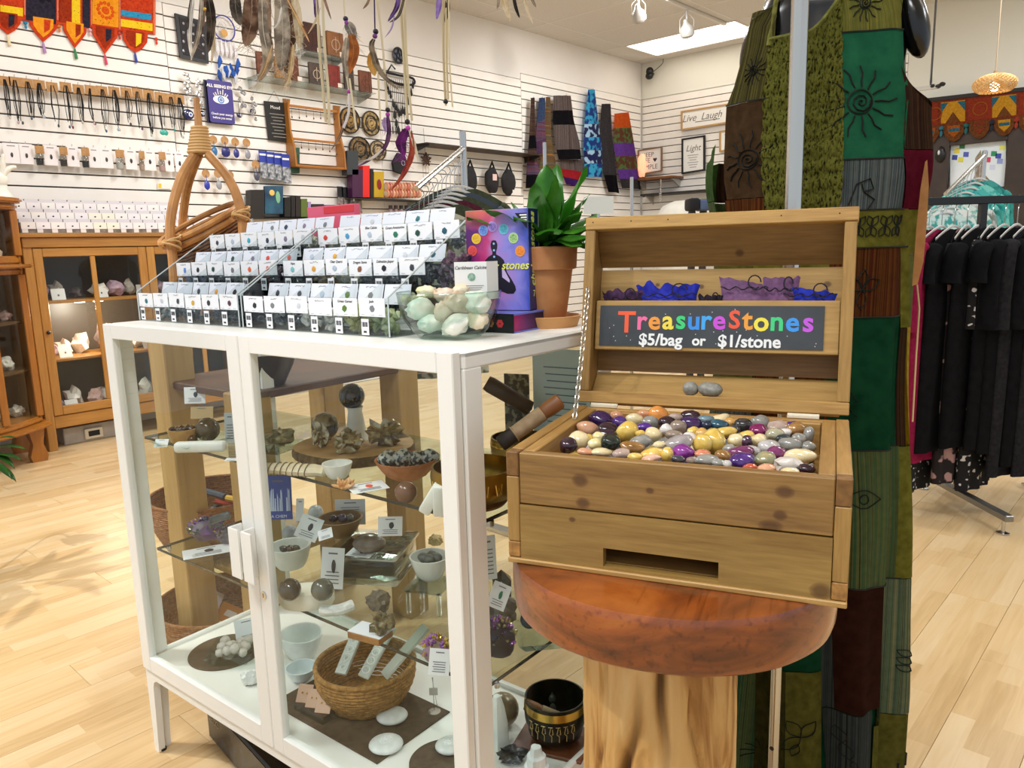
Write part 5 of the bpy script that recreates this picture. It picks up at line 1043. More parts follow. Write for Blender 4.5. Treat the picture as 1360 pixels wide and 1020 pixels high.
for k, (px0, py0, px1, py1) in enumerate(((452, 896, 480, 828), (482, 900, 520, 832), (510, 898, 566, 832))):
    A, B = F1.ony(px0, py0, .16), F1.ony(px1, py1, .26); d = B-A; t = thing('selenite_wand', ['etched selenite wand leaning at the left of the rattan basket', 'etched selenite wand in the middle of the rattan basket', 'plain selenite wand leaning at the right of the rattan basket'][k], 'crystal', A, rot=d.to_track_quat('Z', 'Y').to_euler())
    mb = MB(); mb.box(-.0155, .0155, -.0045, .0045, 0, d.length, bev=.002); mb.build('wand', M('#b9b8ac', .35, 0, '#d2d2c8', scale=12, stretch=(1, 1, .1)), t)
    if k < 2:
        for i in range(5):
            mb = MB()
            for sg_ in (-1, 1): mb.tube([(.0105*math.cos(a), sg_*.0048, .018+.022*i+.0085*math.sin(a)) for a in (2*PI*q/16 for q in range(16))], .0009, 4, closed=True); mb.tube([(.005*math.cos(a), sg_*.0048, .018+.022*i+.005*math.sin(a)) for a in (2*PI*q/5*2 for q in range(5))], .0007, 4, closed=True)
            mb.build('etched_symbol', M('#f0f0ec', .5), t)
for k, (px, py, w_, lab) in enumerate(((521, 956, 42, 'round white palm stone beside the rattan basket'), (513, 994, 46, 'etched round white palm stone at the front of the cabinet floor'), (598, 996, 40, 'round white etched stone by the right door frame'))):
    P, m = spot_on(px, py, Z0); t = thing('palm_stone', lab, 'stone', P, VA); mb = MB(); mb.ball((0, 0, .011), (w_/2*m, w_/2*m*.95, .0115), 3); mb.build('stone', quartz, t)
    if k: 
        mb = MB()
        for i in range(6): a_ = i*PI/3; mb.tube([(math.cos(a_)*.0075+.0075*math.cos(b), math.sin(a_)*.0075+.0075*math.sin(b), .0225) for b in (2*PI*q/12 for q in range(12))], .0005, 3, closed=True)
        mb.build('etching', M('#ffffff', .5), t)
P, m = spot_on(577, 946, Z0); t = thing('pendulum', 'silver chain pendulum standing on a round charm', 'pendulum', P, VA); mb = MB(); mb.lathe([(0, 0), (.014, 0), (.015, .003), (.01, .006), (0, .006)], 24); mb.build('charm', M('#a8a298', .3, .8, bump=.4, scale=200), t); mb = MB(); mb.tube([(0, 0, .005), (0, 0, .09)], .0012, 6); mb.tube([(.008, .004, .005), (-.002, 0, .09)], .0008, 6); mb.build('chain', CHROME, t); mb = MB(); mb.box(-.01, .01, -.001, .001, .045, .063); mb.build('tag', M('#b5ada2', .5), t)
P, m = spot_on(590, 1012, Z0); t = thing('round_mat', 'round brown mat at the front right of the cabinet floor', 'mat', P); mb = MB(); mb.lathe([(0, 0), (.075, 0), (.075, .003), (0, .003)], 40); mb.build('mat', M('#4a3a2a', .8, 0, '#5a4a38', scale=60), t)
# bottom through the side glass
P, m = spot_on(742, 985, Z0); t = thing('wooden_board', 'reddish wooden board under the dark singing bowl', 'board', P, R(20)); mb = MB(); mb.box(-.09, .07, -.06, .06, 0, .008, bev=.002); mb.build('board', M('#5c3018', .5, 0, '#7a4424', scale=20), t)
sb3, P3, r3, h3 = sing(738, 978, 82, 60, Z0+.0085, 'dark engraved singing bowl with a brass band on the cabinet floor', M('#1d1913', .3, .6, '#332a1c', scale=40), M('#c9a24e', .25, .9))
for k in range(7):
    a_ = -1.75+.24*k; mb = MB(); q = lambda da, z_: Vector((r3*.99*math.cos(a_+da), r3*.99*math.sin(a_+da), h3*z_))
    mb.tube([q(-.08, .66), q(.06, .66)], .001, 4); mb.tube([q(0, .66), q(-.05, .5), q(.03, .45), q(.02, .32)], .001, 4); mb.tube([q(.05, .62), q(.07, .5), q(.03, .5)], .001, 4); mb.build('engraving', M('#c8b07a', .4, .7), sb3)
mallet(P3+Vector((.045, .03, .03)), P3+Vector((-.055, -.038, .075)), 'wooden mallet lying in the dark singing bowl', .012)
P, m = spot_on(713, 1050, Z0); t = thing('selenite_tower', 'rough white stepped selenite tower on the cabinet floor', 'crystal', P, .4); mb = MB(); mb.lathe([(0, 0), (.030, 0), (.031, .03), (.026, .034), (.025, .055), (.020, .058), (.019, .078), (.013, .082), (.010, .098), (0, .102)], 12, wob=lambda th: 1+.09*math.sin(3*th)+.05*math.sin(7*th)); mb.build('tower', M('#dfe3e2', .4, 0, '#f2f4f2', scale=30, bump=.3, sss=.2), t, ang=25)
P, m = spot_on(662, 990, Z0); t = thing('selenite_tower', 'tall white selenite pillar close to the cabinet corner post', 'crystal', P, .4); mb = MB(); mb.lathe([(0, 0), (.024, 0), (.022, .05), (.016, .09), (.008, .12), (0, .122)], 10, wob=lambda th: 1+.08*math.sin(4*th)); mb.build('tower', sel, t, ang=25)
P = F1.w(1.08, .42, Z0); t = thing('buddha_figure', 'small dark seated stone figure at the back of the cabinet floor', 'figurine', P, VA); mb = MB(); mb.ball((0, 0, .012), (.022, .016, .013), 3); mb.ball((0, .003, .033), (.015, .012, .02), 3); mb.ball((0, .003, .06), (.0095, .0095, .012), 3); mb.ball((0, .003, .073), (.004, .004, .004), 2); mb.build('figure', M('#3c4038', .4, 0, '#575c50', scale=40), t)
lump(680, 1010, 40, 20, Z0, M('#16181a', .25), 'black flat stone between the white selenite towers', 77, facet=.3)
orb(668, 962, 44, Z0, M('#5a4a34', .25, .3, '#8a7c60', scale=14), 'banded brown sphere behind the white selenite pillar')
# ------------------------------------------------------------------ patchwork dress on a hanging black torso form, chrome stand
DQ = Vector((-.660, 1.709, 0)); DRZ = R(14)
def interp(K, x):
    if x <= K[0][0]: return K[0][1]
    for (a, va), (b, vb) in zip(K, K[1:]):
        if x <= b: t = (x-a)/(b-a); t = t*t*(3-2*t); return va+(vb-va)*t
    return K[-1][1]
RXK = [(.05, .222), (.3, .222), (.7, .218), (1.1, .203), (1.35, .206), (1.50, .228), (1.62, .219), (1.72, .195), (1.80, .182), (1.88, .165), (1.96, .14)]
RYK = [(.05, .19), (.7, .165), (1.2, .125), (1.5, .125), (1.65, .115), (1.78, .09), (1.88, .06), (1.96, .035)]
def dfold(th, z):
    k = max(0, min(1, (1.35-z)/1.0)); return .020*k*math.sin(th*9+.8*math.sin(z*3)) + .010*k*math.sin(th*17+2+z*1.5) + .004*math.sin(th*13+z*2)
def dS(th, z, off=0):
    """th 0 = straight at the aisle (-Y), positive to the right"""
    rx, ry = interp(RXK, z)+dfold(th, z)+off, interp(RYK, z)+dfold(th, z)*.8+off
    return Vector((rx*math.sin(th), -ry*math.cos(th), z))
def zpy(y):
    lo, hi = -.2, 2.3
    for _ in range(40):
        m_ = (lo+hi)/2; v = Vector((DQ.x, DQ.y, m_))-CC; py = 510-FPX*v.dot(CU)/v.dot(CD)
        if py > y: lo = m_
        else: hi = m_
    return (lo+hi)/2
def zpx(z): v = Vector((DQ.x, DQ.y, z))-CC; return 680+FPX*v.dot(CR)/v.dot(CD), v.dot(CD)/FPX
def thx(x, z):
    # surface angle whose projection lands at photo x (front half)
    best, bt_ = 1e9, 0
    for i in range(-60, 61):
        th = i/60*1.9; q = dS(th, z); P = Matrix.Rotation(DRZ, 3, 'Z') @ Vector((q.x, q.y, 0))+Vector((DQ.x, DQ.y, z)); v = P-CC; px = 680+FPX*v.dot(CR)/v.dot(CD)
        n = Matrix.Rotation(DRZ, 3, 'Z') @ Vector((math.sin(th)/1, -math.cos(th)*1.6, 0)); 
        if n.dot(CC-P) < -.05: continue
        if abs(px-x) < best: best, bt_ = abs(px-x), th
    return bt_
dress = thing('patchwork_dress', 'sleeveless green patchwork dress with sun prints, hanging behind the treasure chest', 'dress', DQ, DRZ)
def uvattr(o, fn):
    at = o.data.attributes.new('uvp', 'FLOAT_VECTOR', 'POINT'); dat = []
    for v in o.data.vertices: dat += list(fn(v.co))
    at.data.foreach_set('vector', dat)
def uvfun(co): th = math.atan2(co.x/.235, -co.y/.125); return (th*.22, co.z, 0)
def patch(mat, tl, tr, bl, br, smock=0, nu=None, nv=None, top=None, name='patch', off=0):
    """tl.. are (theta, z) corners"""
    nu = nu or max(5, int(abs(tr[0]-tl[0])*16)); nv = nv or max(5, int(abs(tl[1]-bl[1])*30))
    def f(u, v):
        a = tl[0]*(1-u)+tr[0]*u; b = bl[0]*(1-u)+br[0]*u; za = tl[1]*(1-u)+tr[1]*u; zb = bl[1]*(1-u)+br[1]*u
        if top: za += top(u)
        th, z = b+(a-b)*v, zb+(za-zb)*v; o_ = off
        if smock: o_ += smock*(abs(math.sin(z*95))*.8+.9*noise.noise(Vector((th*60, z*55, 3))))
        return dS(th, z, o_)
    mb = MB(); mb.grid(f, nu, nv); mb.thicken(.0018); o = mb.build(name, mat, dress, ang=70); uvattr(o, uvfun); return o
def pq(x0, x1, y0, y1, mat, x2=None, x3=None, **k):
    """patch from photo outline: top x0..x1 at y0, bottom x2..x3 at y1"""
    z0, z1 = zpy(y0), zpy(y1); x2 = x0 if x2 is None else x2; x3 = x1 if x3 is None else x3
    return patch(mat, (thx(x0, z0), z0), (thx(x1, z0), z0), (thx(x2, z1), z1), (thx(x3, z1), z1), **k)
def cloth(c1, c2, sc_=50, b=.25): return M(c1, .95, 0, c2, scale=sc_, spec=.1, bump=b, lo=.3, hi=.7)
oly = cloth('#6e6a24', '#8f8a3a'); olv = cloth('#5c5a22', '#7a7434'); grn = cloth('#25694a', '#327c56', 30); dkg = cloth('#12432a', '#1d5436', 30); brn2 = cloth('#4a3620', '#5e4630'); brd = cloth('#33180f', '#43241a', 40); wine = cloth('#5e0f22', '#721a30', 40); ylw = cloth('#a8902a', '#c4ac3c'); teal_ = cloth('#0f4a48', '#1b5c56', 30)
st_olb = stripes(('#1e1c12', '#6c6430', '#2c2a1c', '#7c7238', '#43401f'), 60, 'u'); st_oly = stripes(('#5c5c20', '#8c8434', '#6a7038', '#9a9040', '#4f5a2c'), 55, 'u'); st_gry = stripes(('#2c3238', '#6a7478', '#3c4446', '#848a84', '#4a5a5c'), 75, 'u'); st_mar = stripes(('#2e100c', '#6a2418', '#45200f', '#7c4a1e', '#2a160e'), 60, 'u'); st_grn = stripes(('#2c4a2a', '#6a7440', '#3c6444', '#7a7c4a', '#2e3a22'), 70, 'u'); st_gg = stripes(('#1e3a38', '#7c8a66', '#3c5a4c', '#9a9a6e', '#22352c'), 65, 'u'); st_slate = stripes(('#22282c', '#454c4c', '#2c3234', '#525852', '#1a1e20'), 80, 'u'); st_tl = stripes(('#24402e', '#5c7a4e', '#2c5a44', '#6e7a48', '#1e3a2c'), 65, 'u'); st_dkm = stripes(('#241410', '#4c2a1e', '#1c1512', '#5a3c22', '#302018'), 70, 'u')
smk = M('#26260f', .95, 0, '#86853a', scale=230, stretch=(1, 1, .45), spec=.1, bump=.8, lo=.34, hi=.52)
pl1 = pq(1000, 1034, 12, 135, st_olb, 965, 1020, name='shoulder_patch')
pl2 = pq(965, 1020, 136, 262, brn2, 964, 1020); pq(964, 1020, 263, 330, st_mar); 
cen = pq(1021, 1118, 64, 325, smk, 1021, 1110, smock=.006, nu=60, nv=90, name='smocked_panel', top=lambda u: .010+ .085*max(0, u-.55)**1.6*3)
pr1 = pq(1120, 1197, -40, 62, st_oly, 1118, 1198, name='shoulder_patch', top=lambda u: 0)
pr2 = pq(1118, 1200, 62, 222, grn, 1110, 1198, top=lambda u: .0); pr3 = pq(1110, 1198, 223, 283, st_gry, 1104, 1198); pr4 = pq(1104, 1206, 284, 330, oly, 1100, 1213); pr5 = pq(1100, 1196, 331, 415, st_mar, 1098, 1196)
pr6 = pq(1098, 1196, 416, 575, dkg, 1090, 1188); pr7 = pq(1090, 1192, 576, 738, st_grn, 1085, 1190); pr8 = pq(1105, 1174, 739, 885, brd, 1110, 1168); pr9 = pq(1174, 1204, 739, 905, st_gg, 1168, 1204); pr10 = pq(1160, 1206, 906, 1100, olv, 1150, 1206)
pr11 = pq(1092, 1160, 886, 1100, st_slate, 1120, 1150); pq(1085, 1105, 739, 885, st_slate, 1092, 1110); pq(1092, 1120, 972, 1100, wine, 1086, 1122, off=.002)
pm1 = pq(1045, 1092, 840, 962, olv, 1040, 1092); pm2 = pq(1040, 1092, 963, 1100, st_tl, 1034, 1086); pm3 = pq(1003, 1045, 840, 1000, cloth('#3c3a1a', '#524c22'), 998, 1040); pq(968, 1003, 840, 985, st_tl, 964, 998); pq(900, 968, 840, 1100, olv, 900, 960); pq(960, 1034, 1001, 1100, brd, 960, 1034)
for (xa, xb, ya, yb, m_) in ((940, 1000, 331, 520, olv), (1000, 1100, 326, 480, oly), (1000, 1098, 481, 640, st_mar), (940, 1000, 521, 700, st_gry), (1000, 1090, 641, 839, dkg), (940, 1000, 701, 839, st_grn)): pq(xa, xb, ya, yb, m_)
# right edge strips
pq(1196, 1207, 331, 430, oly, 1196, 1207); pq(1196, 1206, 431, 576, st_dkm, 1190, 1202); pq(1192, 1204, 577, 738, oly, 1190, 1204)
# side and back panels
e = math.pi
zt = lambda y: zpy(y)
TH = {y: thx(1200, zpy(y)) for y in (120, 222, 283, 330)}
TR = lambda y, x=1199: thx(x, zpy(y))
patch(st_dkm, (TR(120), zt(108)), (2.5, zt(60)), (TR(212), zt(212)), (2.5, zt(212)), top=lambda u: -.11*math.sin(u**.8*PI)); patch(wine, (TR(212), zt(213)), (2.5, zt(213)), (TR(284), zt(284)), (2.5, zt(284)))
patch(oly, (TR(286, 1207), zt(285)), (2.5, zt(285)), (TR(340, 1207), zt(340)), (2.5, zt(340))); patch(ylw, (TR(431, 1204), zt(430)), (2.5, zt(430)), (TR(739, 1203), zt(740)), (2.5, zt(740))); patch(cloth('#6a6e3c', '#84864c'), (TR(341, 1206), zt(341)), (2.5, zt(341)), (TR(430, 1206), zt(429)), (2.5, zt(429))); patch(olv, (TR(742, 1204), zt(741)), (2.5, zt(741)), (TR(1000, 1206), .06), (2.5, .06))
o = patch(dkg, (-2.4, zt(345)), (2.4, zt(345)), (-2.4, .07), (2.4, .07), off=-.008, nu=40, name='lining')
patch(cloth('#3f5a2c', '#5a7440'), (-1.9, zt(205)), (-1.05, zt(185)), (-1.8, zt(262)), (-1.05, zt(262)), top=lambda u: -.02*math.sin(u*PI)); patch(st_dkm, (-2.5, zt(205)), (-1.9, zt(205)), (-2.5, zt(262)), (-1.8, zt(262))); patch(st_grn, (-2.5, zt(263)), (-1.05, zt(263)), (-2.5, .06), (-1.05, .06))
patch(olv, (2.5, zt(-20)), (2*e-2.5, zt(-20)), (2.5, .06), (2*e-2.5, .06), nu=20)
# seams, hems
def ribbon(pts, r, mat, name, par=dress, off=.0015):
    mb = MB(); mb.tube([dS(t, z, off) for t, z in pts], r, 5); return mb.build(name, mat, par)
thr = M('#1c1a12', .9)
for a, b, y in ((1118, 1200, 62), (1110, 1198, 222), (1104, 1200, 284), (1100, 1206, 330), (1098, 1196, 415), (1090, 1188, 575), (1085, 1192, 738), (965, 1020, 135)):
    z = zpy(y); ta, tb = thx(a, z), thx(b, z); ribbon([(ta+(tb-ta)*i/12, z) for i in range(13)], .0016, thr, 'seam')
nk = M('#7a7a34', .95, 0, '#55551f', scale=80)
ribbon([(thx(1021, zpy(64)), zpy(0)), (thx(1021, zpy(64)), zpy(64))], .005, nk, 'neck_binding'); tc0, tc1 = thx(1021, zpy(64)), thx(1118, zpy(64)); ribbon([(tc0+(tc1-tc0)*u/14, zpy(64)+.012+.085*max(0, u/14-.55)**1.6*3) for u in range(15)], .005, nk, 'neck_binding'); ribbon([(tc1+.02, zpy(64)+.08), (thx(1122, zpy(0)), zpy(0)), (thx(1124, zpy(-30)), zpy(-30))], .005, nk, 'neck_binding')
# printed motifs, flat black ink lying on the cloth
inkm = M('#14160f', .95)
def motif(par, x, y, sc_, strokes, r=.0026):
    z0 = zpy(y); t0 = thx(x, z0); mb = MB(); q0 = dS(t0, z0)
    for st_ in strokes:
        mb.tube([dS(t0+px_*sc_/.2, z0+pz*sc_, .0014) for px_, pz in st_], r, 4, flat=(1, .5))
    return mb.build('print', inkm, par)
def sun(n=13, r0=.34, r1=.95):
    S = [[(.02+.03*k*math.cos(k*.75)*.55, .03*k*math.sin(k*.75)*.55) for k in range(18)]]
    S.append([(r0*.95*math.cos(a), r0*.95*math.sin(a)) for a in (2*PI*i/20 for i in range(21))])
    for i in range(n): a = 2*PI*i/n; S.append([(r*math.cos(a+.12*math.sin(3*k)), r*math.sin(a+.12*math.sin(3*k))) for k, r in enumerate((r0*1.15, r0*1.6, r0*2.2, r1))])
    return S
def leafp(cx, cy, a, L): 
    c, s = math.cos(a), math.sin(a); P = [(t*L, .28*L*math.sin(PI*t)) for t in (0, .2, .4, .6, .8, 1)]+[(t*L, -.28*L*math.sin(PI*t)) for t in (.8, .6, .4, .2, 0)]
    return [(cx+x*c-y*s, cy+x*s+y*c) for x, y in P]
SUN = sun()
motif(pr2, 1143, 152, .072, SUN, .0034); motif(pl2, 992, 212, .062, SUN, .0028); motif(pr1, 1147, 25, .04, SUN, .002); motif(pl1, 1003, 95, .03, SUN, .0018)
motif(pr3, 1148, 262, .05, [[(-.5, -.5), (-.3, .3), (.2, .5), (.4, .1), (0, 0), (-.1, .3)], [(0, 0), (.5, -.3), (.3, -.7)]], .003)
motif(pr4, 1165, 306, .03, [leafp(-1.4+.9*k, .1, 1.1 if q else -1.1, .75) for k in range(4) for q in (0, 1)]+[leafp(-1.4+.9*k, .1, 2.0 if q else -2.0, .75) for k in range(4) for q in (0, 1)], .002)
motif(pr5, 1144, 375, .05, [leafp(0, -.2, a, .8) for a in (.5, 1.5, 2.6, -1.6)], .0024); motif(pr7, 1146, 632, .05, [leafp(-.7, 0, 0, 1.4), [(.2*math.cos(a), .2*math.sin(a)) for a in (i*.6 for i in range(12))]], .0022); motif(pr6, 1133, 520, .05, [[(-.2, -.8), (.2, -.5), (-.2, -.2), (.2, .1), (-.1, .5)], [(0, -.3), (-.3, .0)]], .002)
motif(pm1, 1063, 915, .05, [leafp(0, 0, a, .9) for a in (.9, 2.2, 3.9)]+[leafp(-.3, -.9, 1.2, .6)], .002); motif(pr11, 1118, 925, .045, [leafp(0, .2, a, .8) for a in (1.9, 5.0)]+[leafp(.3, -.6, -1.3, .5)], .0018); motif(pm3, 1012, 955, .035, SUN[2:10], .002); motif(pm2, 1046, 1012, .04, SUN[1:9], .002)
def sq(cx, cy, h): return [(cx-h, cy-h), (cx+h, cy-h), (cx+h, cy+h), (cx-h, cy+h), (cx-h, cy-h)]
motif(pr10, 1192, 975, .05, [sq(-.4, 0, .33), sq(.1, .0, .33), sq(-.15, .5, .3), sq(-.1, -.55, .3), sq(.2, 1.0, .2), [(-.15, -1), (-.15, 1)], [(-.8, 0), (.5, 0)]], .0022)
motif(pr9, 1190, 835, .045, [leafp(0, -.4+.4*k, -.6, .6) for k in range(3)], .002)
# tan tie hanging at the right side
mb = MB(); tp = [FC.w(0, 0, 0)]*0
A = [onz(1231, 195, 0)]*0
def at_d(x, y, d): return CC+ray(x, y)*d
tie = [at_d(1230, 215, 1.50), at_d(1228, 250, 1.50), at_d(1224, 300, 1.51), at_d(1220, 350, 1.52), at_d(1215, 380, 1.53)]; wd = [.004, .016, .020, .019, .011]
im = (Matrix.Translation(DQ) @ RZ(DRZ)).inverted(); side = Vector((CR.x, CR.y, 0)).normalized(); V = []
for q, w_ in zip(tie, wd): V.append((mb.bm.verts.new(im @ (q-side*w_*.5)), mb.bm.verts.new(im @ (q+side*w_*.5+Vector((0, 0, .004))))))
for (a, b), (c, d) in zip(V, V[1:]): mb.bm.faces.new((a, b, d, c))
mb.thicken(.002); mb.build('tie', M('#c9945a', .8, 0, '#b8844c', scale=40), dress)
mb = MB(); mb.tube([im @ at_d(1218, 378, 1.63), im @ at_d(1221, 410, 1.64), im @ at_d(1217, 470, 1.66), im @ at_d(1212, 560, 1.68)], .0018, 5); mb.build('tie_string', M('#d8c08c', .8), dress)
# torso form
tf = thing('torso_form', 'glossy black hanging torso form inside the patchwork dress', 'mannequin', DQ, DRZ)
def fS(u, v):
    th = 2*PI*u; z = 1.25+.66*v; k = interp([(1.25, .86), (1.6, .8), (1.76, .9), (1.84, .86), (1.9, .42), (1.91, .40)], z)
    kx = interp([(1.25, .8), (1.6, .78), (1.74, .86), (1.80, .9), (1.86, .74), (1.91, .36)], z)
    if math.sin(th) < 0: kx *= .84
    return Vector((interp(RXK, min(z, 1.82))*kx*math.sin(th), -interp(RYK, min(z, 1.8))*min(k, .93)*math.cos(th), z))
mb = MB(); mb.grid(fS, 40, 30, cu=True); blk = M('#0b0b0c', .22, spec=.6); mb.build('torso', blk, tf)
mb = MB(); mb.lathe([(.068, 1.885), (.056, 1.93), (.054, 1.99), (.0, 2.0)], 24); mb.build('neck', blk, tf)
for sx in (-1, 1):
    mb = MB(); mb.ball((0, 0, 0), (.028, .042, .072), 3); o = mb.build('shoulder', blk, tf); o.location = (.176 if sx > 0 else -.135, .012 if sx > 0 else .03, 1.783); o.rotation_euler = (0, -sx*.25, 0)
# chrome stand
PX = Vector((-.6004, 1.4618, 0))
stn = thing('chrome_stand', 'vertical chrome garment stand pole in front of the patchwork dress', 'stand', PX)
mb = MB(); mb.cyl((0, 0, .012), (0, 0, .95), .0115, n=24); mb.build('lower_tube', CHROME, stn)
mb = MB(); mb.cyl((0, 0, .92), (0, 0, 2.10), .0155, n=24); mb.build('pole', M('#cfccc6', .22, 1), stn)
mb = MB(); mb.box(-.22, .22, -.03, .03, 0, .012, bev=.003); mb.box(-.03, .03, -.22, .22, 0, .0118, bev=.003); mb.build('foot', CHROME, stn)
mb = MB(); mb.cyl((.0, -.0118, .295), (0, -.0112, .295), .0048, n=14); mb.build('button_hole', BLACK, stn)
mb = MB(); d = (DQ-PX); mb.tube([(0, 0, 2.09), (d.x, d.y, 2.09)], .011, 12); mb.build('arm', CHROME, stn)
mb = MB(); mb.tube(catm([(d.x, d.y, 2.0), (d.x, d.y, 2.06), (d.x+.015, d.y, 2.10), (d.x, d.y, 2.115), (d.x-.015, d.y, 2.10)], 6), .0025, 6); mb.build('hook', CHROME, stn)
# clear hanger clip at the left shoulder
t = thing('clear_hanger', 'clear plastic hanger end showing at the left shoulder of the dress', 'hanger', Vector((0, 0, 0)))
mb = MB(); mb.tube([at_d(1000, 26, 1.60), at_d(1018, 14, 1.59), at_d(1036, 2, 1.58), at_d(1058, -14, 1.57)], .0065, 8, flat=(1, .45)); mb.build('hanger_bar', glass('#e4e6e2', 2.2, 'hanger', .1), t); mb = MB(); mb.tube([at_d(1058, -14, 1.57), at_d(1066, -50, 1.565), at_d(1067, -100, 1.56)], .002, 6); mb.build('hook', CHROME, t)
# ------------------------------------------------------------------ left slatwall: helpers in the wall's own plane
def WP(px, py, off=.02): return onx(px, py, XW+off)
class Wall:
    """local frame of a thing on a wall: x to the right along the wall, -y out of the wall, z up"""
    def __init__(s, px, py, off=.02, side='left'):
        s.side = side; s.off = off; s.o = WP(px, py, off) if side == 'left' else ony(px, py, YW-off); s.rz = PI/2 if side == 'left' else 0
    def l(s, px, py, off=None):
        off = s.off if off is None else off; P = WP(px, py, off) if s.side == 'left' else ony(px, py, YW-off); d = P-s.o
        return Vector((d.y, -d.x, d.z)) if s.side == 'left' else Vector((d.x, d.y, d.z))
    def m(s): return mpp(s.o)
    def thing(s, name, label, cat, group=None): return thing(name, label, cat, s.o, s.rz, group)
    def poly(s, par, pts, y0, y1, mat, name, bev=0, smooth=False):
        q = [s.l(*p) for p in pts]; mb = MB(); mb.prism([(v.x, v.z) for v in q], y0, y1, 'y', bev=bev); return mb.build(name, mat, par, smooth=smooth)
    def quad(s, par, x0, y0, x1, y1, d0, d1, mat, name, bev=0):
        return s.poly(par, [(x0, y0), (x1, y0), (x1, y1), (x0, y1)], d0, d1, mat, name, bev)
def skew(x, y0, sl, xr): return y0+(x-xr)*sl
# embroidered toran
wv = Wall(205, 20, .012); tor = wv.thing('toran_hanging', 'orange embroidered patchwork door hanging with pointed flaps, high on the left wall', 'wall hanging')
RED = cloth('#b8321c', '#cc4a24', 60); ORG = cloth('#e08a1a', '#ee9f2a', 60); YEL = cloth('#e6bc1a', '#f0cc34', 60); BLKc = cloth('#23202c', '#34303e', 60); BLU = cloth('#2a86b0', '#3a9cc4', 60); RUST = cloth('#8a2a14', '#a43a1c', 60); trim_ = cloth('#d86a4a', '#e2866a', 80)
def sk(x, y): return (x, y+(x-205)*.148)   # follows the wall's perspective: y given at x = 205
def skp(*pts): return [sk(*p) for p in pts]
wv.poly(tor, skp((-40, -25), (206, -25), (206, 46), (-40, 56)), -.006, 0, RED, 'backing_cloth')
for x0, x1, y0, y1, m_, in ((0, 31, 22, 36, RED), (0, 30, 37, 48, YEL), (34, 74, -25, 52, BLKc), (78, 94, -20, 48, RUST), (95, 106, -20, 50, YEL), (109, 119, -20, 50, BLKc), (122, 157, 4, 44, ORG), (160, 202, 0, 16, RED), (160, 200, 20, 28, BLU), (160, 202, 32, 42, YEL), (-38, -2, 0, 40, ORG)):
    wv.poly(tor, skp((x0, y0), (x1, y0), (x1, y1), (x0, y1)), -.009, -.0062, m_, 'patch')
for x0, x1 in ((31.5, 33.5), (75, 77), (120, 121.5), (157.5, 159.5), (203, 206)): wv.poly(tor, skp((x0, -25), (x1, -25), (x1, 46), (x0, 46)), -.010, -.0092, trim_, 'trim')
mb = MB()
for k in range(12): a = 2*PI*k/12; c0 = wv.l(*sk(139.5, 24)); mb.ball((c0.x+.055*math.cos(a), -.0095, c0.z+.055*math.sin(a)), (.016, .002, .016), 1)
mb.ball((c0.x, -.0098, c0.z), (.03, .003, .03), 2); mb.build('embroidered_flower', cloth('#e06a1a', '#c83a1a', 90), tor)
c0 = wv.l(*sk(54, 12)); mb = MB()
for k in range(8): a = 2*PI*k/8; mb.ball((c0.x+.06*math.cos(a), -.0095, c0.z+.06*math.sin(a)), (.022, .002, .022), 1)
mb.build('embroidered_flower', cloth('#15131a', '#22202a'), tor)
mb = MB(); rr = random.Random(3)
for k in range(150): q = wv.l(*sk(rr.uniform(-5, 203), rr.uniform(-2, 44))); mb.boxc((q.x, -.0102, q.z), (.006, .001, .004))
o = mb.build('stitches', M('#2a1410', .9), tor); o['kind'] = 'stuff'
for cx, tip, w_, c, tc in ((10, 81, 36, RUST, '#e8d8b0'), (57, 84, 38, ORG, '#b48ac0'), (99, 86, 32, ORG, '#3a8a5a'), (139, 88, 34, RUST, '#d84a6a'), (179, 80, 34, RUST, '#3a4aa8')):
    h = w_/2; t0 = 44
    wv.poly(tor, skp((cx-h, t0), (cx+h, t0), (cx+h*.95, t0+14), (cx+h*.55, t0+24), (cx, tip-6), (cx-h*.55, t0+24), (cx-h*.95, t0+14)), -.007, -.001, RED, 'flap')
    wv.poly(tor, skp((cx-h*.72, t0+2), (cx+h*.72, t0+2), (cx+h*.7, t0+13), (cx+h*.4, t0+21), (cx, tip-12), (cx-h*.4, t0+21), (cx-h*.7, t0+13)), -.0095, -.0072, c, 'flap_inlay')
    wv.poly(tor, skp((cx+h*.05, t0+4), (cx+h*.5, t0+4), (cx+h*.45, t0+16), (cx+h*.05, t0+22)), -.0105, -.0096, {0: BLKc, 1: RED, 2: RUST, 3: BLKc, 4: YEL}[(cx//40) % 5], 'flap_patch')
    q = wv.l(*sk(cx, tip-6)); mb = MB(); mb.tube([(q.x, -.004, q.z), (q.x, -.005, q.z-.02), (q.x+.004, -.005, q.z-.075)], [.005, .009, .012], 8); mb.build('tassel', M(tc, .9), tor)
for x, y, c in ((33, 56, '#2a86b0'), (78, 54, '#e07a2a'), (119, 53, '#e8b0b8'), (158, 52, '#c83a2a'), (207, 52, '#d8442a'), (-6, 58, '#c83a2a')):
    q = wv.l(*sk(x, y)); mb = MB(); mb.ball((q.x, -.008, q.z), .016, 1, None, .2, 3, x); mb.ball((q.x, -.008, q.z-.028), (.010, .008, .018), 1); mb.build('pompom', M(c, .9), tor)
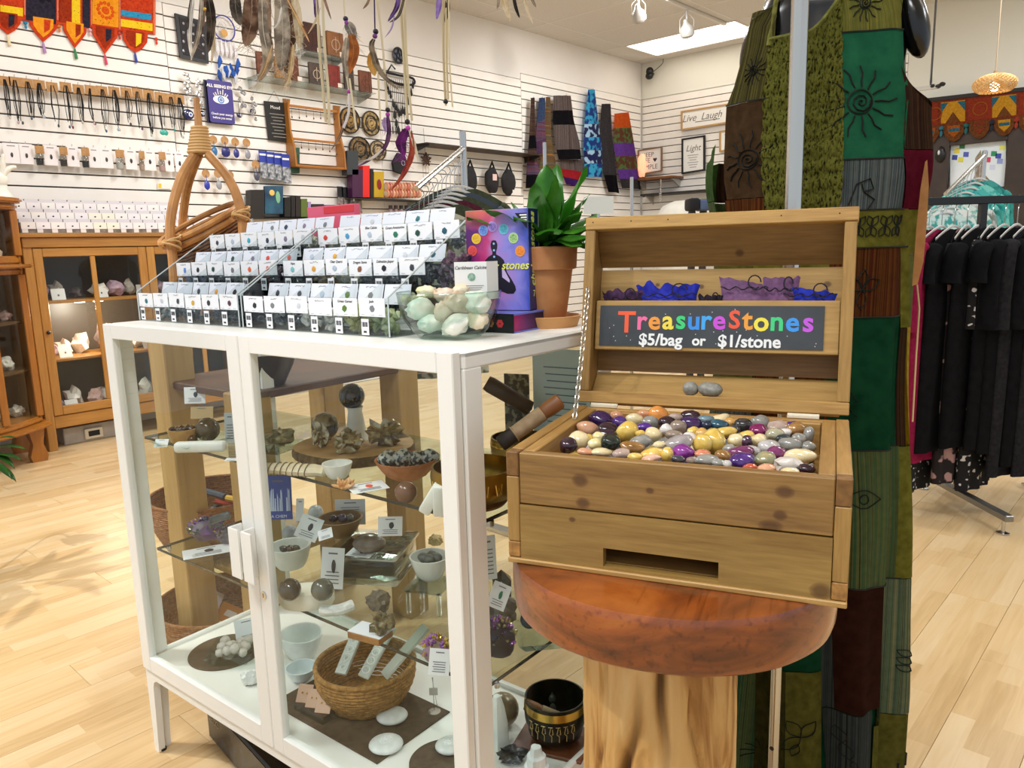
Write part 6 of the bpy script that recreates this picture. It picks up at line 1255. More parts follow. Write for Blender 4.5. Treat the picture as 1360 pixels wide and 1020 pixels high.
# necklaces on hooks
def hook(par, P, L=.07):
    mb = MB(); mb.tube([P+Vector((0, .02, 0)), P+Vector((0, -L, .004)), P+Vector((0, -L-.006, .018))], .0022, 6); mb.build('hook', CHROME, par)
kraftm = KRAFT; corda = M('#161314', .8)
for k, (x, y) in enumerate(((3, 109), (17, 110), (33, 112), (49, 114), (66, 117), (84, 117), (101, 120), (117, 121), (132, 122), (148, 123), (164, 124), (179, 125), (194, 127), (209, 130), (223, 132), (234, 133))):
    v = Wall(x, y, .03); m = v.m(); t = v.thing('necklace_bundle', f"bundle of black cord necklaces on a kraft card, {ORD[k]} hook from the left", 'necklaces', 'cord necklaces on the left wall')
    r = random.Random(k); mb = MB(); L = (44+6*math.sin(k*1.7))*m
    mb.box(-7*m, 7*m, -.052, -.050, -6*m, 6*m, bev=.0005); mb.build('kraft_card', kraftm, t)
    hook(t, Vector((0, -.02, 6*m)), .03)
    mb = MB(); n = 6 if k % 3 else 9
    for i in range(n): dx = r.uniform(-4.5, 4.5)*m; LL = L*r.uniform(.8, 1.05); mb.tube([(dx*.4, -.054, 2*m), (dx, -.058, -10*m), (dx*1.1+r.uniform(-.006, .006), -.056, -LL*.6), (dx*.6, -.055, -LL)], .0024, 4)
    o = mb.build('cords', corda, t); o['kind'] = 'stuff'
    for i in range(1 + k % 2): mb = MB(); mb.ball((r.uniform(-3, 3)*m, -.058, -L-.012), (.008 if k != 13 else .022, .006, .013 if k != 13 else .022), 2, None, .2, 2, k); mb.build('pendant', M(['#b9b4aa', '#8fa4b4', '#3a3a3e', '#c0a0a0', '#2c4a6a', '#7a2c34'][(k*2+i) % 6] if k not in (13, 14) else '#2fa090', .25, coat=.3), t)
# carded pendants and corked jars
x0s = [(4, 23, 'c'), (25, 41, 'c'), (43, 55, 'j'), (57, 74, 'c'), (75, 86, 'j'), (87, 102, 'c'), (104, 115, 'j'), (116, 130, 'c'), (131, 147, 'c'), (149, 161, 'j'), (164, 179, 'c'), (180, 188, 'j'), (189, 204, 'c'), (206, 216, 'j'), (216, 228, 'c'), (230, 242, 'c')]
jc = {'43': '#1c1a1a', '75': '#3a2a22', '104': '#22201e', '149': '#c9c6c2', '180': '#c8a890', '206': '#d0a8a0'}
ci = 0; ji = 0
for k, (a, b, ty_) in enumerate(x0s):
    yt = 191+.05*a; v = Wall((a+b)/2, yt+13, .03); m = v.m(); w_ = (b-a)*m
    if ty_ == 'c':
        t = v.thing('pendant_card', f"white jewellery card with a small pendant, {ORD[ci]} white card from the left", 'card', 'white pendant cards'); ci += 1
        mb = MB(); mb.box(-w_/2, w_/2, -.036, -.035, -13*m, 13*m); mb.build('card', M('#efe6e4', .6), t, smooth=False); mb = MB(); mb.ball((0, -.038, -2*m), (1.6*m, .003, 3.2*m), 2, None, .2, 2, k); mb.build('pendant', M(['#2a2a2c', '#3a3434', '#48342c'][k % 3], .4), t)
        mb = MB(); mb.boxc((0, -.0364, 9.5*m), (w_*.5, .0006, 1.2*m)); mb.build('print', M('#8a8486', .7), t); hook(t, Vector((0, -.018, 12.5*m)), .02)
    else:
        t = v.thing('corked_jar', f"small corked glass jar of stones on a hook, {ORD[ji]} jar from the left", 'jar', 'corked jars on the left wall'); ji += 1
        mb = MB(); mb.lathe([(0, -14*m), (w_*.36, -14*m), (w_*.4, -12*m), (w_*.4, -1*m), (w_*.3, 1*m), (w_*.3, 2*m)], 14, T(0, -.05, 0)); mb.build('jar', glass('#e9eae8', 1.2, 'jar'), t); mb = MB(); mb.lathe([(0, -13*m), (w_*.34, -13*m), (w_*.36, -6*m), (0, -5.5*m)], 12, T(0, -.05, 0)); mb.build('contents', M(jc[str(a)], .5, bump=.3, scale=120), t)
        mb = MB(); mb.lathe([(w_*.28, 1*m), (w_*.32, 5*m), (0, 5*m)], 12, T(0, -.05, 0)); mb.build('cork', M('#b98a58', .8), t); mb = MB(); mb.box(-w_*.45, w_*.45, -.072, -.070, 1*m, 11*m); mb.build('kraft_tag', kraftm, t); hook(t, Vector((0, -.03, 11*m)), .03)
# yellow and white shelf label
v = Wall(218, 247, .012); t = v.thing('shelf_label', 'small yellow and white price label on the slatwall', 'label'); v.quad(t, 209, 243, 227, 251, -.004, 0, M('#e9e6dc', .6), 'label'); v.quad(t, 210, 244, 214, 250, -.0045, -.0041, M('#e6c02a', .6), 'yellow_patch')

# ------------------------------------------------------------------ pine display cabinet against the left wall
PXF = -6.12; PY0, PY1, PT = 1.74, 3.42, 1.555
pc_ = thing('pine_cabinet', 'honey pine display cabinet with glass doors standing against the left wall', 'cabinet', (PXF, PY0, 0), PI/2)
hx = wood('#c08a42', '#8c5a24', 'x', scale=1.2, knots=1.2, rough=.4); hz = wood('#c69148', '#946028', 'z', scale=1.2, knots=1.2, rough=.4); PW, PD = PY1-PY0, .5
def pb_(name, m, *a, bev=.004, par=None): mb = MB(); mb.box(*a, bev=bev); return mb.build(name, m, par or pc_)
pb_('top_board', hx, -.03, PW+.03, -.03, PD, PT-.03, PT); pb_('cornice', hx, 0, PW, -.012, .02, PT-.10, PT-.031); pb_('back_panel', M('#5c5348', .4), .04, PW-.04, PD-.02, PD-.005, .12, PT-.03)
for x in (0, PW-.06): 
    for y in (0, PD-.06): pb_('leg', hz, x, x+.06, y, y+.06, 0, PT-.031)
pb_('side_panel', hz, .005, .025, .06, PD-.06, .16, PT-.04); pb_('side_panel', hz, PW-.025, PW-.005, .06, PD-.06, .16, PT-.04); pb_('bottom_rail', hx, .06, PW-.06, .005, .03, .16, .25); pb_('floor_board', hx, .03, PW-.03, .03, PD-.03, .24, .26)
for k in range(2):
    xa = .06+k*(PW-.12)/2; xb = xa+(PW-.12)/2-.004; d = pb_('door', hz, xa, xa+.06, -.004, .018, .255, PT-.105)
    pb_('door_stile', hz, xb-.06, xb, -.004, .018, .255, PT-.105, par=d); pb_('door_rail', hx, xa+.06, xb-.06, -.004, .018, PT-.165, PT-.105, par=d); pb_('door_rail', hx, xa+.06, xb-.06, -.004, .018, .255, .32, par=d)
    pb_('glazing_bar', hz, (xa+xb)/2-.018, (xa+xb)/2+.018, 0, .015, .32, PT-.165, par=d)
    mb = MB(); mb.box(xa+.055, xb-.055, .006, .009, .315, PT-.16); mb.build('door_glass', glass('#fbfdfc', .5, 'pane'), d); mb = MB(); mb.ball((xa+.03, -.016, .86), .014, 2); mb.build('knob', M('#2a2420', .4), d)
for z in (.66, 1.08): pb_('shelf', hx, .06, PW-.06, .03, PD-.04, z-.022, z)
rr = random.Random(21); stcols = [('#d8cfc4', '#efe8de', 'white'), ('#c9a29a', '#e0c2ba', 'pale pink'), ('#6a5a56', '#8c7a74', 'brown grey'), ('#e0d8cc', '#f2ece2', 'cream'), ('#4a3c38', '#6e5e58', 'dark brown'), ('#b08ca0', '#cbb0be', 'mauve')]
nn = {}
for z, zl in ((.2605, 'bottom'), (.6605, 'middle'), (1.0805, 'upper')):
    for k in range(11):
        x = .14+k*.128; a = rr.uniform(.055, .09); c = stcols[rr.randrange(6)]; h = a*rr.uniform(.7, 1.7 if zl == 'middle' else 1.2); y = rr.uniform(.12, .30)
        mb = MB(); mb.ball((0, 0, 0), (a, a*.8, h), 2, None, .25, 1.6, int(x*100), .25, squash=.85); o = mb.build('crystal_specimen', M(c[0], .5, 0, c[1], scale=40, bump=.3), None, ang=25); o.location = (PXF-y, PY0+x, z+h*.85); tag(o, f"{c[2]} crystal specimen, {ORD[k]} from the left on the {zl} shelf of the pine cabinet", 'stone', 'crystals in the pine cabinet')
    for k in range(4):
        t = thing('information_card', f"small white card, {ORD[k]} from the left on the {zl} shelf of the pine cabinet", 'card', (PXF-.09, PY0+.22+k*.30, z), rot=(R(-20), 0, PI/2+rr.uniform(-.3, .3)), group='cards in the pine cabinet'); mb = MB(); mb.box(-.045, .045, 0, .001, 0, .085); mb.build('card', M('#e8e2dc', .6), t); mb = MB(); mb.boxc((0, -.0005, .035), (.012, .0006, .014)); mb.build('print', M('#6a5a5a', .6), t)
for k, x in enumerate((.39, .52)):
    mb = MB(); mb.lathe([(0, 0), (.034, 0), (.034, .008), (0, .008)], 20); o = mb.build('puck_light', M('#fff4e0', .4, emit=5), None); o.location = (PXF-.14, PY0+x-.02, 1.0495); tag(o, ['left small round puck light under the upper shelf of the pine cabinet', 'right small round puck light under the upper shelf of the pine cabinet'][k], 'light')
l_ = bpy.data.lights.new('cabinet_fill', 'POINT'); l_.energy = 9; l_.shadow_soft_size = .04; l_.color = (1, .9, .75); o = bpy.data.objects.new('cabinet_fill', l_); COL.objects.link(o); o.location = (PXF-.14, PY0+.45, 1.0)  # point lamp added to brighten the pine cabinet's interior
t = thing('storage_box', 'translucent plastic box with a small meter under the pine cabinet', 'box', (PXF-.12, PY0+.14, 0), PI/2); mb = MB(); mb.box(0, .55, 0, .25, 0, .13, bev=.006); mb.build('box', M('#a49c92', .35, 0, '#b8b0a6'), t); mb = MB(); mb.box(.14, .27, -.02, 0, .02, .10, bev=.004); mb.build('meter', M('#dcd2bc', .5), t); mb = MB(); mb.box(.165, .245, -.022, -.02, .04, .08); mb.build('display', BLACK, t)
# stepped tray of labels on top of the pine cabinet
t = thing('gemstone_tray', 'long stepped tray of white gemstone labels on top of the pine cabinet', 'tray', (PXF-.03, PY0+.0, PT), PI/2); trays.append(t)
tan_ = M('#b59a80', .6, 0, '#7a6a62', scale=20)
for k in range(3):
    y0 = .02+.075*k; mb = MB(); mb.box(.02, 1.26, y0, y0+.07, 0 if k == 0 else .03+.07*(k-1), .075+.072*k); o = mb.build('bin_step', M('#8c8078', .6, 0, '#5e564f', scale=25), t, smooth=False)
    for j in range(13):
        xa = .025+.0945*j; mb = MB(); mb.box(xa, xa+.091, y0-.0045, y0-.003, .03+.072*k, .078+.072*k); c = mb.build('name_card', M(['#efe8e4', '#ece4e6', '#f2ead8'][2 if j in (5, 6) and k < 2 else (j+k) % 2], .6), t, smooth=False)
        mb = MB(); mb.ball((xa+.046, y0-.0047, .05+.072*k), (.008, .001, .006), 1); mb.build('gem_print', M(['#33333a', '#4a5a50', '#2a2a2a'][(j+k) % 3], .5), c)
        if k == 0: mb = MB(); mb.box(xa+.003, xa+.04, y0-.0045, y0-.003, .004, .029); mb.build('price_sticker', M('#e8e0da', .6), t, smooth=False)
        mb = MB(); mb.box(xa+.002, xa+.09, y0+.035, y0+.0365, .074+.072*k, .104+.072*k); mb.build('name_card', M('#dcd4d6', .6), t, smooth=False)

# ------------------------------------------------------------------ rounded pine curio cabinet at the left edge
CP = Vector((-5.93, 1.11, 0)); cu = thing('curio_cabinet', 'bow fronted pine curio cabinet at the left edge of the photo', 'cabinet', CP, PI/2)
honey = wood('#bb7a28', '#8a4e14', 'z', scale=1.0, rough=.3, coat=.3); honeyx = wood('#bb7a28', '#8a4e14', 'x', scale=1.0, rough=.3, coat=.3)
def bow(x, d): return -d*(1-(x/.56)**2)
def bowshelf(name, m, z0, z1, ex=0, d=.30, par=None):
    mb = MB(); pts = [(x/20*(.56+ex), bow(x/20*.56, d)-ex) for x in range(-20, 21)]+[(.56+ex, .42), (-.56-ex, .42)]
    mb.prism(pts, z0, z1, 'z', bev=min(.012, (z1-z0)*.35)); return mb.build(name, m, par or cu, ang=50)
bowshelf('top_moulding', honeyx, 1.74, 1.775, .04); bowshelf('top_board', honeyx, 1.70, 1.739, .015); bowshelf('mid_ledge', honeyx, 1.32, 1.345, .05); bowshelf('mid_board', honeyx, 1.345, 1.40, .0); bowshelf('mid_moulding', honeyx, 1.28, 1.3195, .0); bowshelf('lower_ledge', honeyx, .235, .265, .045); bowshelf('floor_board', honeyx, .266, .31, .0)
for z in (.62, .95): bowshelf('shelf', M('#5a3c1c', .5), z, z+.02, -.03, .27)
for x in (-.545, -.29, 0.0, .29, .545):
    for z0, z1 in ((.311, 1.279), (1.401, 1.699)):
        mb = MB(); mb.box(x-.022, x+.022, bow(x, .30)-.006, bow(x, .30)+.035, z0, z1, bev=.005); mb.build('stile', honey, cu)
for z0, z1 in ((.311, 1.279), (1.401, 1.699)):
    for xa, xb in ((-.52, -.315), (-.265, -.025), (.025, .265), (.315, .52)):
        mb = MB(); n = 6; pts = [(xa+(xb-xa)*i/n, bow(xa+(xb-xa)*i/n, .30)+.012) for i in range(n+1)]; mb.prism(pts+[(x, y+.003) for x, y in pts[::-1]], z0, z1, 'z'); mb.build('curved_glass', glass('#fbfdfc', .5, 'pane'), cu)
mb = MB(); mb.box(-.55, .55, .40, .42, .24, 1.74); mb.build('back_panel', M('#6a4420', .6), cu)
for x in (-.56, .545): mb = MB(); mb.box(x, x+.015, .0, .40, .27, 1.74); mb.build('side_panel', honey, cu)
for x, y in ((.50, -.02), (-.50, -.02), (.50, .36), (-.5, .36), (0, -.26)): mb = MB(); mb.prism([(-.045, 0), (.045, 0), (.055, .04), (.032, .12), (.05, .234), (-.05, .234), (-.032, .12), (-.055, .04)], y-.03, y+.04, 'y', T(x, 0, 0)); mb.build('leg', honey, cu, ang=50)
for k, (x, y, z, a, c, lab) in enumerate(((.40, .08, .641, .07, ('#c8c2b4', '#e2dccf'), 'pale rock on the lower shelf of the curio cabinet'), (.46, .14, .971, .05, ('#c89a90', '#dcb8b0'), 'pink rock on the upper shelf of the curio cabinet'), (.30, .05, .311, .09, ('#b8ac98', '#d6ccba'), 'large grey white rock on the floor of the curio cabinet'), (.44, .12, .311, .06, ('#cfc6b6', '#e4dccf'), 'smaller pale rock on the floor of the curio cabinet'), (.24, -.02, .641, .06, ('#3a3430', '#d8d0c4'), 'dark and white rock on the lower shelf of the curio cabinet'))):
    mb = MB(); mb.ball((0, 0, 0), (a, a*.8, a*.75), 3, None, .3, 1.5, k+5, .15, squash=.8); o = mb.build('rock_specimen', M(c[0], .6, 0, c[1], scale=20, bump=.3), None, ang=30); q = Vector((-y, x, 0)); o.location = CP+Vector((-y, x, z+a*.6)); tag(o, lab, 'stone', 'rocks in the curio cabinet')
t = thing('glass_ornament', 'small pale glass ornament behind the top glass of the curio cabinet', 'ornament', CP+Vector((-.06, .42, 1.4005))); mb = MB(); mb.lathe([(0, 0), (.05, 0), (.055, .03), (.02, .07), (.028, .11), (.012, .16), (0, .19)], 20); mb.build('ornament', M('#d9b488', .2, 0, '#f0dcc0', scale=14, coat=.4), t)
# white hand sculpture on top
hd = thing('hand_sculpture', 'white porcelain hand with spread fingers on top of the curio cabinet', 'sculpture', CP+Vector((-.04, .50, 1.7755)), PI/2)
hm = M('#ddd8ca', .35, 0, '#eae6da')
mb = MB(); mb.lathe([(0, 0), (.075, 0), (.07, .02), (.05, .05), (.046, .085)], 24, Matrix.Diagonal((1.1, .7, 1, 1))); mb.ball((0, 0, .12), (.062, .028, .058), 3); mb.build('palm', hm, hd, ang=80)
for bx_, tx_, tz, r_ in ((.045, .115, .205, .017), (.032, .05, .285, .0165), (.008, -.008, .30, .017), (-.018, -.062, .28, .016), (-.042, -.105, .235, .014)): mb = MB(); mb.tube(catm([(bx_*.6, 0, .12), (bx_, 0, .165), ((bx_+tx_)/2, -.006, (.165+tz)/2+.012), (tx_, -.012, tz)], 5), [r_*1.1]*10+[r_*.95, r_*.9, r_*.85, r_*.8, r_*.72, r_*.5], 10); mb.build('finger', hm, hd, ang=80)

# ------------------------------------------------------------------ signs, boards and small goods further along the slatwall
v = Wall(253, 52, .02); t = v.thing('jewellery_board', 'black framed jewellery board hanging behind long feathers', 'board'); v.poly(t, [(231, 18), (273, 30), (276, 85), (238, 77)], -.02, 0, M('#141214', .45), 'frame'); v.poly(t, [(236, 23), (269, 33), (272, 80), (242, 73)], -.024, -.0202, M('#1f1b1e', .7), 'felt'); 
mb = MB()
for i in range(3):
    for j in range(4): q = v.l(242+13*i, 32+12*j+2*i); mb.ball((q.x, -.026, q.z), (.012, .004, .014), 1, None, .3, 2, i*4+j)
o = mb.build('trinkets', M('#8a868a', .3, .6), t); o['kind'] = 'stuff'
v = Wall(297, 38, .03); t = v.thing('dreamcatcher', 'white dreamcatcher with a blue ring and blue tassels', 'dreamcatcher'); m = v.m(); mb = MB(); mb.tube([(15*m*math.cos(a), -.01, 16*m*math.sin(a)-.0) for a in (2*PI*i/32 for i in range(32))], .9*m, 6, closed=True); mb.build('ring', M('#4a4aa0', .7), t)
mb = MB(); mb.tube([(-2*m+5*m*math.cos(a), -.012, 3*m+5*m*math.sin(a)) for a in (2*PI*i/20 for i in range(20))], .6*m, 5, closed=True); [mb.tube([(-2*m, -.012, 3*m), (14.5*m*math.cos(a), -.012, 15.5*m*math.sin(a))], .0012, 4) for a in (i*PI/5 for i in range(10))]; mb.build('web', M('#dcd8d8', .7), t); mb = MB(); mb.ball((-1*m, -.016, -6*m), (5*m, .006, 5*m), 2); mb.build('charm', M('#d2a05a', .6), t)
r = random.Random(2)
mb = MB(); [mb.tube([(dx*m, -.01, -15*m), (dx*m*1.1, -.02, -30*m), (dx*m, -.015, -36*m)], [.6*m, 3*m, .8*m], 6) for dx in (-12, -6, 0, 6, 12)]; mb.build('white_feathers', M('#e6e2e4', .9), t)
for i in range(11): dx = -14+2.9*i; dz = -38-r.uniform(0, 20); mb = MB(); mb.tube([(dx*m, -.02, dz*m+3*m), (dx*m, -.025, dz*m-4*m), (dx*m+r.uniform(-3, 3)*m, -.02, dz*m-13*m)], [1*m, 3.2*m, .8*m], 6); mb.build('blue_tassel', M(['#1e4a9a', '#2a5ab0', '#cfd0d4'][i % 3 if i % 3 != 2 else 2], .85), t)
v = Wall(293, 134, .06); t = v.thing('eye_sign', 'purple sign reading all seeing eye with a white eye, hanging on the slatwall', 'sign'); m = v.m(); sgm = M('#3f3480', .4)
def eyesign(v):
    q = [v.l(*p) for p in ((272, 106), (309, 111), (313, 164), (278, 161))]; c = sum(q, Vector())/4; w_ = 17.5*m; h_ = 27*m; return c, w_, h_
c, w_, h_ = eyesign(v); bd = MB(); k_ = .9
bd.prism([(-w_*k_, -h_), (w_*k_, -h_), (w_, -h_*.93), (w_, h_*.93), (w_*k_, h_), (-w_*k_, h_), (-w_, h_*.93), (-w_, -h_*.93)], -.006, 0, 'y', T(c.x, 0, c.z)); b_ = bd.build('board', sgm, t, smooth=False)
bd = MB(); bd.box(c.x-w_*1.12, c.x+w_*.9, .02, .03, c.z-h_*1.02, c.z+h_*.98); bd.build('back_board', M('#1a1733', .5), t, smooth=False)
wht = M('#f0ece4', .5)
text('lettering', 'ALL SEEING EYE', 5.2*m, wht, b_, (c.x, -.0065, c.z+h_*.72), bold=.0012); text('lettering', 'Check your energy', 3.9*m, wht, b_, (c.x, -.0065, c.z-h_*.58), bold=.0004); text('lettering', 'before you enter', 3.9*m, wht, b_, (c.x, -.0065, c.z-h_*.76), bold=.0004)
mb = MB(); mb.prism([(-11*m*math.cos(a), 0 if i in (0, 12) else (5.5*m*math.sin(a))) for i, a in enumerate(PI*j/12 for j in range(13))][::-1]+[(-11*m*math.cos(a), -5*m*math.sin(a)) for a in (PI*j/12 for j in range(1, 12))], -.0075, -.0062, 'y', T(c.x, 0, c.z+h_*.1)); mb.build('eye_white', wht, b_, smooth=False)
for rr_, cc_, yy in ((4.6, '#4a7ac0', -.0085), (3.0, '#d8e4f0', -.0092), (2.0, '#223a78', -.0098), (.9, '#a8c8e8', -.0104)): mb = MB(); mb.cyl((c.x, yy, c.z+h_*.1), (c.x, yy+.0012, c.z+h_*.1), rr_*m, n=20); mb.build('iris', M(cc_, .5), b_)
for i in range(7): a = PI*(.18+.64*i/6); mb = MB(); mb.tube([(c.x-9*m*math.cos(a), -.007, c.z+h_*.1+7*m*math.sin(a)), (c.x-12*m*math.cos(a), -.007, c.z+h_*.1+(11.5 if i % 2 else 14)*m*math.sin(a))], .7*m, 4); mb.build('lash', wht, b_)
mb = MB(); mb.tube([v.l(284, 106)+Vector((0, -.003, 0)), v.l(291, 97), v.l(300, 108)+Vector((0, -.003, 0))], .002, 5); mb.build('cord', M('#cfc8c0', .7), t)
# silver evil eye strings
for k, (x, y, lab) in enumerate(((246, 112, 'cluster of silver charm discs left of the purple eye sign'), (262, 120, 'second strand of silver charms behind the purple eye sign'), (318, 122, 'strand of silver charms right of the purple eye sign'), (335, 140, 'evil eye charm with silver leaves on the slatwall'))):
    v = Wall(x, y, .04); m = v.m(); t = v.thing('charm_strand', lab, 'charm'); mb = MB(); r = random.Random(k)
    for i in range(14 if k < 2 else 8): mb.ball((r.uniform(-6, 6)*m*(1 if k == 0 else .6), -.02-r.uniform(0, .02), r.uniform(-20, 12)*m), (3.0*m, .004, 3.0*m), 1)
    mb.build('discs', M('#b6b2b0', .2, .85), t, ang=20); mb = MB(); mb.tube([(0, .02, 13*m), (0, -.03, 13*m), (0, -.034, 15*m)], .002, 5); mb.build('hook', CHROME, t)
for k, (x, y, w_, lab) in enumerate(((250, 152, 8, 'large dark blue evil eye bead left of the purple sign'), (268, 151, 5, 'dark blue evil eye bead touching the purple sign'), (318, 153, 4, 'small blue evil eye bead right of the purple sign'), (336, 148, 4.5, 'dark evil eye bead below the silver leaves'))):
    v = Wall(x, y, .05); m = v.m(); t = v.thing('evil_eye_bead', lab, 'bead', 'evil eye beads'); mb = MB(); mb.ball((0, 0, 0), (w_*m, .012, w_*m*.85), 3); mb.build('bead', M('#141c4c', .15, coat=.5), t); mb = MB(); mb.ball((w_*.3*m, -.008, 0), (w_*.42*m, .008, w_*.42*m), 2); mb.build('eye', M('#e6e8ee', .3), t); mb = MB(); mb.ball((w_*.3*m, -.014, 0), (w_*.2*m, .004, w_*.2*m), 2); mb.build('pupil', M('#2a4a9a', .3), t); mb = MB(); mb.tube([(0, 0, w_*m*.8), (0, .004, 20*m)], .0015, 5); mb.build('string', M('#2a2a3a', .7), t)
# kraft-carded keychains
kk = [(281, 186, '#2a6a9a', 'sky blue'), (296, 187, '#23246a', 'dark blue'), (310, 189, '#2a2a7a', 'violet blue'), (325, 190, '#8a8a90', 'grey'), (271, 231, '#2a3aa8', 'bright blue'), (287, 231, '#9a9aa0', 'silver'), (303, 233, '#7a9a8a', 'greenish silver'), (337, 219, '#4a4a5a', 'dark grey')]
for k, (x, y, c, cn) in enumerate(kk):
    v = Wall(x, y, .04); m = v.m(); t = v.thing('keychain', f"{cn} hanging charm on a round kraft card, behind the rattan tripod", 'keychain', 'carded keychains'); mb = MB(); mb.lathe([(0, 0), (5.5*m, 0), (5.5*m, .002), (0, .002)], 16, T(0, -.03, 0) @ RX(PI/2)); mb.build('kraft_card', kraftm, t); mb = MB(); mb.tube([(0, -.034, -2*m), (0, -.036, -10*m)], .0025, 5); mb.build('cord', M(c, .7), t); mb = MB(); mb.ball((0, -.036, -15*m), ((4.2 if k != 1 else 6.5)*m, .012, (6 if k != 1 else 7)*m), 2, None, .15, 2, k); mb.build('charm', M(c, .3, coat=.3), t); hook(t, Vector((0, -.01, 5*m)), .025)
# glass shelves with journals
glsh = glass('#dfe8e4', 1.5, 'wallshelf')
def shelf_on_wall(px0, py0, px1, py1, dep, lab, mat, name='wall_shelf', th=.008, brackets=True, bm=None):
    A, B = WP(px0, py0, dep), WP(px1, py1, dep); L = B.y-A.y; z = (A.z+B.z)/2; t = thing(name, lab, 'shelf', (XW, A.y, z), PI/2)
    mb = MB(); mb.box(0, L, -dep, -.002, -th, 0, bev=.001); mb.build('board', mat, t)
    for x in (.05, L-.05): mb = MB(); mb.prism([(-.004, -th), (-dep*.9, -th), (-dep*.9, -th-.02), (-.02, -th-.07), (-.004, -th-.07)], x-.006, x+.006, 'x'); mb.build('bracket', bm or CHROME, t, smooth=False)
    return t, A.y, L, z
sh1, sy1, sl1, sz1 = shelf_on_wall(342, 96, 500, 126, .25, 'long lower glass shelf carrying leather journals', glsh); sh2, sy2, sl2, sz2 = shelf_on_wall(400, 66, 462, 76, .20, 'short upper glass shelf carrying two leather journals', glsh)
leat = {'a': ('#5a2e1a', '#7a4226'), 'b': ('#3a1c14', '#4e281c'), 'c': ('#7a4c2a', '#946036'), 'd': ('#6e1e16', '#8a2c20'), 'e': ('#3a2c26', '#54443a'), 'f': ('#8a5a26', '#a4702e')}
def journal(px0, px1, py0, py1, off, c, lab, emb=None, tagged=True):
    v = Wall((px0+px1)/2, py1, off); m = v.m(); w_ = (px1-px0)*m; h_ = (py1-py0)*m; t = v.thing('leather_journal', lab, 'journal', 'leather journals'); mat = M(leat[c][0], .6, 0, leat[c][1], scale=20, bump=.2)
    t.location.z = (sz2 if py1 < 80 else sz1)+.0005
    mb = MB(); mb.box(-w_/2, w_/2, -.03, 0, 0, h_, bev=.004); mb.build('cover', mat, t); mb = MB(); mb.box(-w_/2+.005, w_/2+.001, -.026, -.004, .004, h_-.0015); mb.build('pages', M('#cbb893', .8), t); mb = MB(); mb.box(w_*.25, w_*.3, -.032, -.03, 0, h_); mb.build('strap', M(leat[c][0], .7), t)
    if emb: mb = MB(); mb.tube([(.25*w_*math.cos(a), -.031, h_*.5+.25*w_*math.sin(a)) for a in (2*PI*i/16 for i in range(16))], .004, 5, closed=True); mb.tube([(0, -.031, h_*.2), (0, -.032, h_*.8)], .004, 5); mb.build('embossing', M('#c0a890' if emb == 2 else leat[c][1], .5), t)
    if tagged: mb = MB(); mb.box(w_*.2, w_*.2+6.5*m, -.035, -.033, 0, 8*m, bev=.001); mb.build('price_tag', M('#f0d8c8', .6), t)
journal(401, 427, 26, 64, .10, 'b', 'tall dark brown leather journal on the upper glass shelf', 1); journal(431, 457, 36, 68, .11, 'c', 'brown leather journal with embossed branches on the upper glass shelf', 2)
journal(340, 350, 67, 100, .12, 'a', 'narrow brown leather journal at the left end of the lower shelf', None, False); journal(363, 382, 68, 98, .12, 'f', 'tan leather journal behind the hanging feathers on the lower shelf'); journal(385, 396, 68, 102, .14, 'a', 'brown leather journal behind long feathers near the middle', None); journal(408, 430, 79, 108, .14, 'e', 'dark journal with a pale moon figure on the lower shelf', 2, False); journal(434, 452, 82, 112, .13, 'd', 'red leather journal on the lower glass shelf', None); journal(455, 470, 85, 115, .12, 'e', 'grey brown journal behind an orange feather', None, False); journal(474, 494, 89, 118, .13, 'a', 'rust brown leather journal at the right end of the lower shelf', 1, False)
# black price sign
v = Wall(367, 162, .02); t = v.thing('chalk_sign', 'black rectangular sign with white lettering beside the small wooden cabinet', 'sign'); bs = v.poly(t, [(350, 134), (380, 137), (385, 190), (356, 186)], -.006, 0, M('#16130f', .5), 'board'); m = v.m()
text('lettering', 'Mood', 6*m, wht, bs, (v.l(365, 143).x, -.0064, v.l(365, 143).z)); mb = MB()
for i in range(8):
    q = v.l(367.5+.5*i, 152+4.3*i); mb.boxc((q.x, -.0065, q.z), ((22-4*(i % 3))*m, .0008, 1.0*m))
mb.build('lettering', M('#8a857c', .6), bs); mb = MB(); mb.tube([v.l(356, 134), v.l(364, 121), v.l(372, 136)], .002, 5); mb.build('cord', M('#8a8078', .7), t)
# little open wooden jewellery cabinet
v = Wall(425, 185, .14); t = v.thing('jewellery_cabinet', 'small open wooden cabinet with hanging earrings on the slatwall', 'cabinet'); m = v.m(); ow = wood('#b8782c', '#95591c', 'z', scale=1.0, rough=.4); owx = wood('#b8782c', '#95591c', 'x', scale=1.0, rough=.4)
q0, q1 = v.l(392, 218), v.l(460, 228); wL, wR, zB = q0.x+.0, q1.x, (q0.z+q1.z)/2; zT = v.l(420, 140).z
for x, s_ in ((wL, 1), (wR-.018, -1)): mb = MB(); mb.prism([(.13, zB), (-.01, zB), (.0, zB+(zT-zB)*.3), (.045, zB+(zT-zB)*.55), (.055, zT-.04), (.03, zT+.03), (.13, zT+.05)], x, x+.018, 'x'); mb.build('side', ow, t, smooth=False)
for z, y0 in ((zB, 0), (zB+(zT-zB)*.43, .05), (zT-.03, .055)): mb = MB(); mb.box(wL+.018, wR-.018, y0, .13 if z == zB else y0+.02, z, z+.02); mb.build('rail', owx, t, smooth=False)
r = random.Random(4)
for z in (zB+(zT-zB)*.43, zT-.03):
    mb = MB()
    for i in range(7): x = wL+.05+(wR-wL-.1)*i/6; L = r.uniform(.05, .09); mb.tube([(x, .07, z), (x, .072, z-L)], .0015, 4); mb.ball((x, .072, z-L-.008), (.008, .005, .012), 1)
    o = mb.build('hanging_earrings', M('#4a4440', .4, .4), t); o['kind'] = 'stuff'
